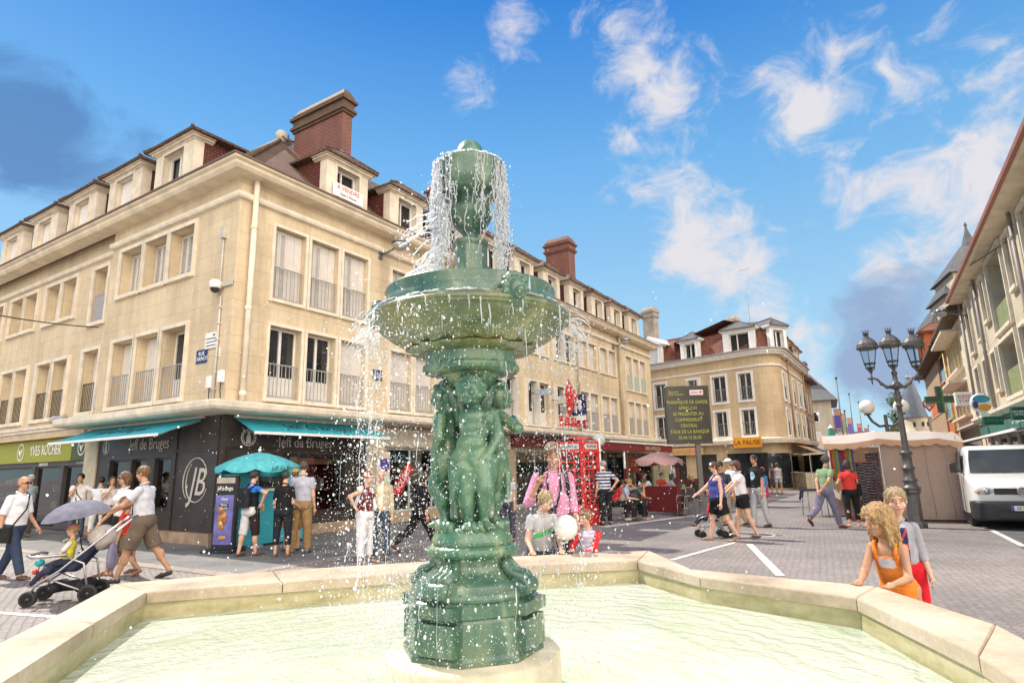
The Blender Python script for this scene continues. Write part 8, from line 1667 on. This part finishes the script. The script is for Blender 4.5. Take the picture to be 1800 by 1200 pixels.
m.prism([(-.66, -.053), (-.56, -.053), (-.56, -.051), (-.66, -.051)], 5.1, 5.14); m.build('print', IRON, t)
t = root('security_camera', 'white dome camera with conduit on the corner wall', 'camera', CORNER); m = MB(ML); m.box(-.5, .0, -.06, -.02, 6.35, 6.5); m.build('bracket', paint((.5, .45, .38)), t); m = MB(ML @ Matrix.Translation((-.52, -.18, 6.35))); m.lathe([(.12, .16), (.15, .1), (.15, -.04), (.13, -.05)], 16, m=0); m.lathe([(.12, -.05), (.10, -.12), (.05, -.16), (0, -.17)], 14, m=1); m.tube([(0, 0, .1), (.1, .15, .1)], .03, 6, m=0); m.build('dome', [WHITE, paint((.03, .03, .03), .1)], t)
m = MB(ML); m.tube([(-.52, -.05, 6.3), (-.52, -.05, 7.7)], .02, 6); m.tube([(-.46, -.04, 3.45), (-.46, -.04, 6.1)], .03, 6)
for k in range(6): m.box(-.51, -.41, -.085, -.002, 3.7+k*.42, 3.73+k*.42)
m.build('conduit', paint((.55, .52, .48)), t); m = MB(ML); m.box(-.6, -.45, -.12, -.002, 7.7, 8.0); m.build('antenna_box', paint((.5, .48, .45)), t)
for (M_, s, z, lb) in ((ML, -.62, 3.75, 'small white junction box by the conduit above the ledge'), (ML, -.14, 3.85, 'white junction box right beside the downpipe')): t = root('junction_box', lb, 'box', CORNER, 0, 'junction boxes'); m = MB(M_); m.bbox(s-.09, s+.09, -.12, -.002, z, z+.3, .02); m.build('cover', WHITE, t); m = MB(M_); m.tube([(s, -.06, z), (s+.03, -.08, z-.2), (s+.1, -.1, z-.4)], .015, 5); m.build('cable', IRON, t)
def wall_lamp(M, s, z, lab, o=.75, sc=1.0):
    t = root('wall_lamp', lab, 'lamp', (0, 0, 0), 0, 'dome lamps on the facades'); m = MB(M); m.tube([(s-.15, -.02, z-.25), (s-.1, -.25, z-.22), (s, -o, z-.02)], .035*sc, 7); m.box(s-.22, s-.08, -.06, -.002, z-.4, z-.12); m.build('arm', paint((.12, .11, .1)), t); m = MB(M @ Matrix.Translation((s, -o, z))); m.ball((0, 0, .02), (.27*sc, .27*sc, .20*sc), 18, m=0); m.lathe([(.275*sc, .0), (.285*sc, .03), (.275*sc, .06)], 20, m=2); m.lathe([(.26*sc, -.02), (.22*sc, -.14*sc), (.1*sc, -.2*sc), (0, -.21*sc)], 16, m=1); m.build('dome', [mat('lamp_shell', (.45, .45, .46), .15, .05, 4, metal=.6), paint((.35, .33, .3), .1), IRON], t); return t
def shiftM(M, o): return Matrix.Translation(o) @ M
wall_lamp(shiftM(MR, CORNER), 5.3, 8.9, 'dome lamp under the cornice left of the fountain top'); wall_lamp(shiftM(MR, CORNER), 24.6, 8.85, 'dome lamp under the cornice near the far downpipe'); wall_lamp(shiftM(MW, RP), -8.2, 8.3, 'dome lamp below the eaves of the right hand building', 1.0, 1.0)
t = root('floodlights', 'pair of grey floodlights on the ledge above the green shop', 'lamp', CORNER)
for k, x in enumerate((-8.05, -7.6)): m = MB(ML @ Matrix.Translation((x, -.55, 3.36)) @ Matrix.Rotation(pi/2, 4, 'Y') @ Matrix.Rotation(.3-.5*k, 4, 'X')); m.lathe([(0, -.2), (.09, -.19), (.12, -.1), (.12, .18), (.10, .2), (0, .19)], 14); m.build('lamp_head', paint((.33, .33, .33), .4), t)
t = root('satellite_dish', 'small satellite dish fixed beside the big brick chimney', 'satellite dish', CORNER); q = RD*3.6+LD*3.45+Vector((0, 0, 13.4)); m = MB(Matrix.Translation(q) @ Matrix.Scale(.62, 4) @ Matrix.Rotation(radians(130), 4, 'Z') @ Matrix.Rotation(radians(72), 4, 'Y')); m.lathe([(0, 0), (.15, .02), (.30, .07), (.36, .11), (.36, .12), (.29, .085), (.14, .035), (0, .015)], 22); m.tube([(.3, 0, .08), (.1, 0, .35)], .012, 5); m.build('dish', paint((.42, .40, .37)), t); m = MB(); m.tube([q, q+RD*.25+Vector((0, 0, -.1)), RD*4.0+LD*3.3+Vector((0, 0, 13.3))], .025, 6); m.build('bracket', IRON, t)
t = root('sale_banner', 'white banner with red words hung in the nearest dormer window', 'banner', CORNER); m = MB(MR); m.box(3.0, 4.25, -.08, -.07, 9.98, 10.42); m.build('cloth', WHITE, t); m = MB(MR); m.text('A VENDRE', .2, (3.62, -.082, 10.29), (1, 0, 0), (0, 0, 1), .002, m=0); m.text('Appt 3 Pieces', .12, (3.62, -.082, 10.10), (1, 0, 0), (0, 0, 1), .002, m=1); m.build('lettering', [RED, paint((.05, .04, .06))], t)
# tobacconist's signs
t = root('tobacco_letters', 'red block letters standing on the ledge over the tobacconist', 'sign', CORNER)
for k, ch in enumerate('TABAC'): m = MB(MR); m.text(ch, .62, (16.4+k*.62, -.55, 3.72), (.9, 0, 0), (0, 0, 1), .09); m.build('letter', RED, t)
t = root('tobacco_sign', 'red lozenge tobacco sign projecting from the facade', 'sign', CORNER); m = MB(MR); m.add([(17.35, y, z) for y, z in ((-.55, 4.0), (-1.0, 4.9), (-.55, 5.8), (-.3, 4.9))]+[(17.5, y, z) for y, z in ((-.55, 4.0), (-1.0, 4.9), (-.55, 5.8), (-.3, 4.9))], [(0, 1, 2, 3), (7, 6, 5, 4), (0, 4, 5, 1), (1, 5, 6, 2), (2, 6, 7, 3), (3, 7, 4, 0)]); m.build('lozenge', RED, t); m = MB(MR); m.tube([(17.42, 0, 4.9), (17.42, -.3, 4.9)], .03, 6); m.build('arm', IRON, t)
t = root('lottery_sign', 'dark blue square sign with a white flower emblem beside the red lozenge', 'sign', CORNER); m = MB(MR); m.box(18.0, 18.08, -1.15, -.25, 4.1, 5.1, m=0); m.box(18.0, 18.08, -1.1, -.3, 3.86, 4.06, m=1); m.build('panel', [BLUE, WHITE], t); m = MB(MR)
for k in range(4): a = pi/4+k*pi/2; m.ball((17.985, -.7+.17*cos(a), 4.6+.17*sin(a)), (.012, .13, .13), 10)
m.build('emblem', WHITE, t)
for k, (s, z, w, h, c, lb) in enumerate(((14.6, 4.9, .9, .26, (.30, .36, .42), 'grey blue slanted sign on the facade beside the spray'), (16.6, 4.75, .5, .34, (.5, .5, .48), 'small pale sign above the red letters'), (18.9, 2.75, .8, .36, (.42, .46, .5), 'grey plate hanging below the red letters'))):
    t = root('projecting_sign', lb, 'sign', CORNER, 0, 'small signs over the tobacconist'); m = MB(MR); m.box(s, s+.05, -.3-w, -.3, z-h/2, z+h/2); m.build('panel', paint(c), t); m = MB(MR); m.tube([(s+.025, 0, z), (s+.025, -.3, z)], .02, 5); m.build('arm', IRON, t)
t = root('bus_stop_disc', 'white oval sign on a pale pole beside the telephone booth', 'sign', atY(1054, 800, 19.6).xy.to_3d()); m = MB(); m.tube([(0, 0, 0), (0, 0, 2.5)], .04, 8); m.build('pole', WHITE, t); m = MB(Matrix.Translation((0, 0, 2.45)) @ Matrix.Rotation(pi/2, 4, 'X')); m.lathe([(0, -.03), (.18, -.03), (.2, 0), (.18, .03), (0, .03)], 22); m.build('disc', paint((.45, .47, .48)), t)
# signs along the sunlit row
def proj_sign(u, v, Y, w, h, bg, fg, txt, lab, ts, rot=-10, dep=.12, shape='box'):
    p = atY(u, v, Y); t = root('shop_sign', lab, 'sign', p, radians(rot)); m = MB()
    if shape == 'box': m.bbox(-w/2, w/2, -dep/2, dep/2, -h/2, h/2, .02)
    m.build('panel', bg, t)
    if txt: m = MB(); m.text(txt, ts, (0, -dep/2-.004, 0), (1, 0, 0), (0, 0, 1), .004); m.build('lettering', fg, t)
    m = MB(); m.tube([(w/2, 0, h*.3), (w/2+.5, .1, h*.3)], .025, 5); m.build('arm', IRON, t); return t
GN = paint((.02, .12, .05)); proj_sign(1694, 701, 23, .60, .50, WHITE, paint((.6, .16, .24)), 'SUPER\nSTAR', 'white square sign with pink words on the cream house', .17)
proj_sign(1745, 739, 19, .56, .26, paint((.02, .07, .05)), paint((.03, .35, .12)), 'OPTIQUE', 'dark green sign with bright green letters over the shop awning', .12)
proj_sign(1793, 726, 17, .45, .36, paint((.02, .075, .055)), WHITE, 'GENERALE\nOPTIQUE', 'dark green sign with white words at the right picture edge', .09)
p = atY(1652, 702, 27); t = root('pharmacy_cross', 'green pharmacy cross projecting over the street', 'sign', p, radians(-12)); m = MB(); a, b = .25, .58; m.prism([(-a/2, -.08), (a/2, -.08), (a/2, .08), (-a/2, .08)], -b, b); m.box(-b, -a/2-.001, -.08, .08, -.15, .15); m.box(a/2+.001, b, -.08, .08, -.15, .15); m.build('cross', paint((.04, .075, .05)), t); m = MB(); m.box(a/2-.06, a/2-.02, -.088, -.0805, -b, b); m.box(-b, b, -.09, -.0885, -.13, -.10); m.build('tube_light', paint((.06, .32, .10)), t); m = MB(); m.tube([(b, 0, 0), (b+.7, .1, 0)], .05, 6); m.build('arm', IRON, t)
p = atY(1633, 711, 34); t = root('heart_sign', 'small red heart shaped sign beside the green cross', 'sign', p); m = MB(); pts = [(.30*sin(q)**3, .03, .26*cos(q)*1-.1*cos(2*q)-.04*cos(3*q)-.02*cos(4*q)) for q in np.linspace(0, 2*pi, 25)]; m.tube(pts, .05, 6, m=0); m.ball((0, .03, .02), (.18, .02, .16), 12, m=1); m.build('heart', [paint((.45, .08, .06)), paint((.55, .40, .32))], t)
p = atY(1724, 708, 21); t = root('round_sign', 'round blue white and orange sign on the cream house', 'sign', p, radians(-10)); m = MB(Matrix.Rotation(pi/2, 4, 'X')); m.lathe([(0, -.06), (.30, -.06), (.33, -.02), (.33, .02), (.30, .06), (0, .06)], 30); m.build('disc', WHITE, t); m = MB(); m.ball((0, -.062, .13), (.27, .008, .13), 16, m=0); m.ball((.06, -.062, -.15), (.21, .008, .12), 16, m=1); m.ball((-.2, -.062, -.06), (.09, .008, .13), 12, m=2); m.build('emblem', [paint((.03, .28, .42)), paint((.75, .32, .05)), paint((.07, .04, .2))], t); m = MB(); m.bbox(-.06, .2, -.05, .05, -.56, -.34, .02); m.build('small_panel', WHITE, t)
# banners and thin poles down the street
for i, (u, v0, v1, wd, Y, c, lb) in enumerate(((1474, 718, 752, 10, 64, (.10, .07, .30), 'purple hanging banner with an orange sun nearest the pale block'), (1484, 726, 760, 8, 80, (.20, .24, .15), 'grey green hanging banner, second in the row'), (1496, 734, 762, 8, 90, (.14, .10, .32), 'violet banner with a pale red top'), (1512, 744, 764, 7, 100, (.28, .09, .12), 'reddish banner, fourth in the row'), (1524, 752, 765, 7, 110, (.16, .13, .32), 'farthest small violet banner'))):
    p = atY(u, v1, Y); q = atY(u, v0, Y); t = root('hanging_banner', lb, 'banner', (p.x, p.y, 0), 0, 'banners hanging along the street'); w = wd/1080*Y; m = MB(); m.box(-w/2, w/2, -.02, .02, p.z, q.z, m=0); m.box(-w/2, w/2, -.03, -.021, q.z-(q.z-p.z)*.35, q.z, m=1); m.build('cloth', [cloth(c), cloth((.42, .2, .12))], t); m = MB(); tz = atY(u, (664, 0, 692, 706, 0)[i] or v0-4, Y).z; m.tube([(w/2+.1, 0, 0), (w/2+.1, 0, tz)], .06, 6); m.tube([(w/2+.1, 0, q.z-.1), (-w/2, 0, q.z-.1)], .04, 5); m.ball((w/2+.1, 0, tz), .16, 8); m.build('pole', LIRON, t)
p = atY(1466, 800, 33); t = root('closed_parasol', 'folded green parasol with a white tip behind the stall', 'parasol', (p.x, p.y, 0)); m = MB(); m.lathe([(.2, 1.3), (.26, 1.5), (.22, 2.4), (.13, 3.3), (.08, 3.42)], 20, flute=lambda q, z: .18*sin(q*7)); m.build('folded_canopy', cloth((.06, .28, .22)), t); m = MB(); m.tube([(0, 0, 0), (0, 0, 3.5)], .035, 6); m.lathe([(.14, 3.42), (.1, 3.48), (0, 3.6)], 12); m.build('pole', WHITE, t)
# overhead cables
def cable(a, b, sag, lab, r=.018):
    t = root('overhead_cable', lab, 'cable', a); n = 14; d = b-a; m = MB(); m.tube([d*i/n-Vector((0, 0, sag*4*(i/n)*(1-i/n))) for i in range(n+1)], r, 5); m.build('wire', IRON, t)
aw = CORNER+LD*6.9+NL*.1+Vector((0, 0, 6.2)); cable(aw, atY(-160, 520, 13), .12, 'black overhead cable anchored to the left facade'); cable(RP+DR*3.5-IR*.5+Vector((0, 0, 9.0)), atY(1880, 345, 14), .05, 'black overhead cable at the right eaves', .022)
m = MB(ML); t = root('cable_conduit', 'dark cable running down the pilaster of the left facade', 'cable', CORNER); m.tube([(-6.95, .22, 6.2), (-6.95, .22, 3.5)], .03, 6); m.build('pipe', paint((.3, .26, .2)), t); m = MB(ML); m.box(-7.05, -6.85, .05, .27, 3.7, 4.1); m.build('box', paint((.45, .42, .38)), t)
t = root('poster_column', 'cream notice post with a purple poster and a tennis ball poster', 'sign', CORNER); m = MB(MR); m.bbox(4.92, 5.42, -.4, -.1, .004, 2.2, .02); m.build('post', CREAM, t); m = MB(MR); m.box(4.98, 5.36, -.412, -.401, 1.62, 2.0, m=0); m.box(4.95, 5.4, -.412, -.401, .95, 1.45, m=1); m.box(4.98, 5.14, -.42, -.4125, .98, 1.42, m=2); m.ball((5.24, -.415, 1.25), (.1, .01, .1), 14, m=3); m.build('poster', [paint((.08, .06, .3)), paint((.55, .58, .55)), paint((.02, .1, .05)), paint((.45, .55, .08))], t)
p = G(560, 900)
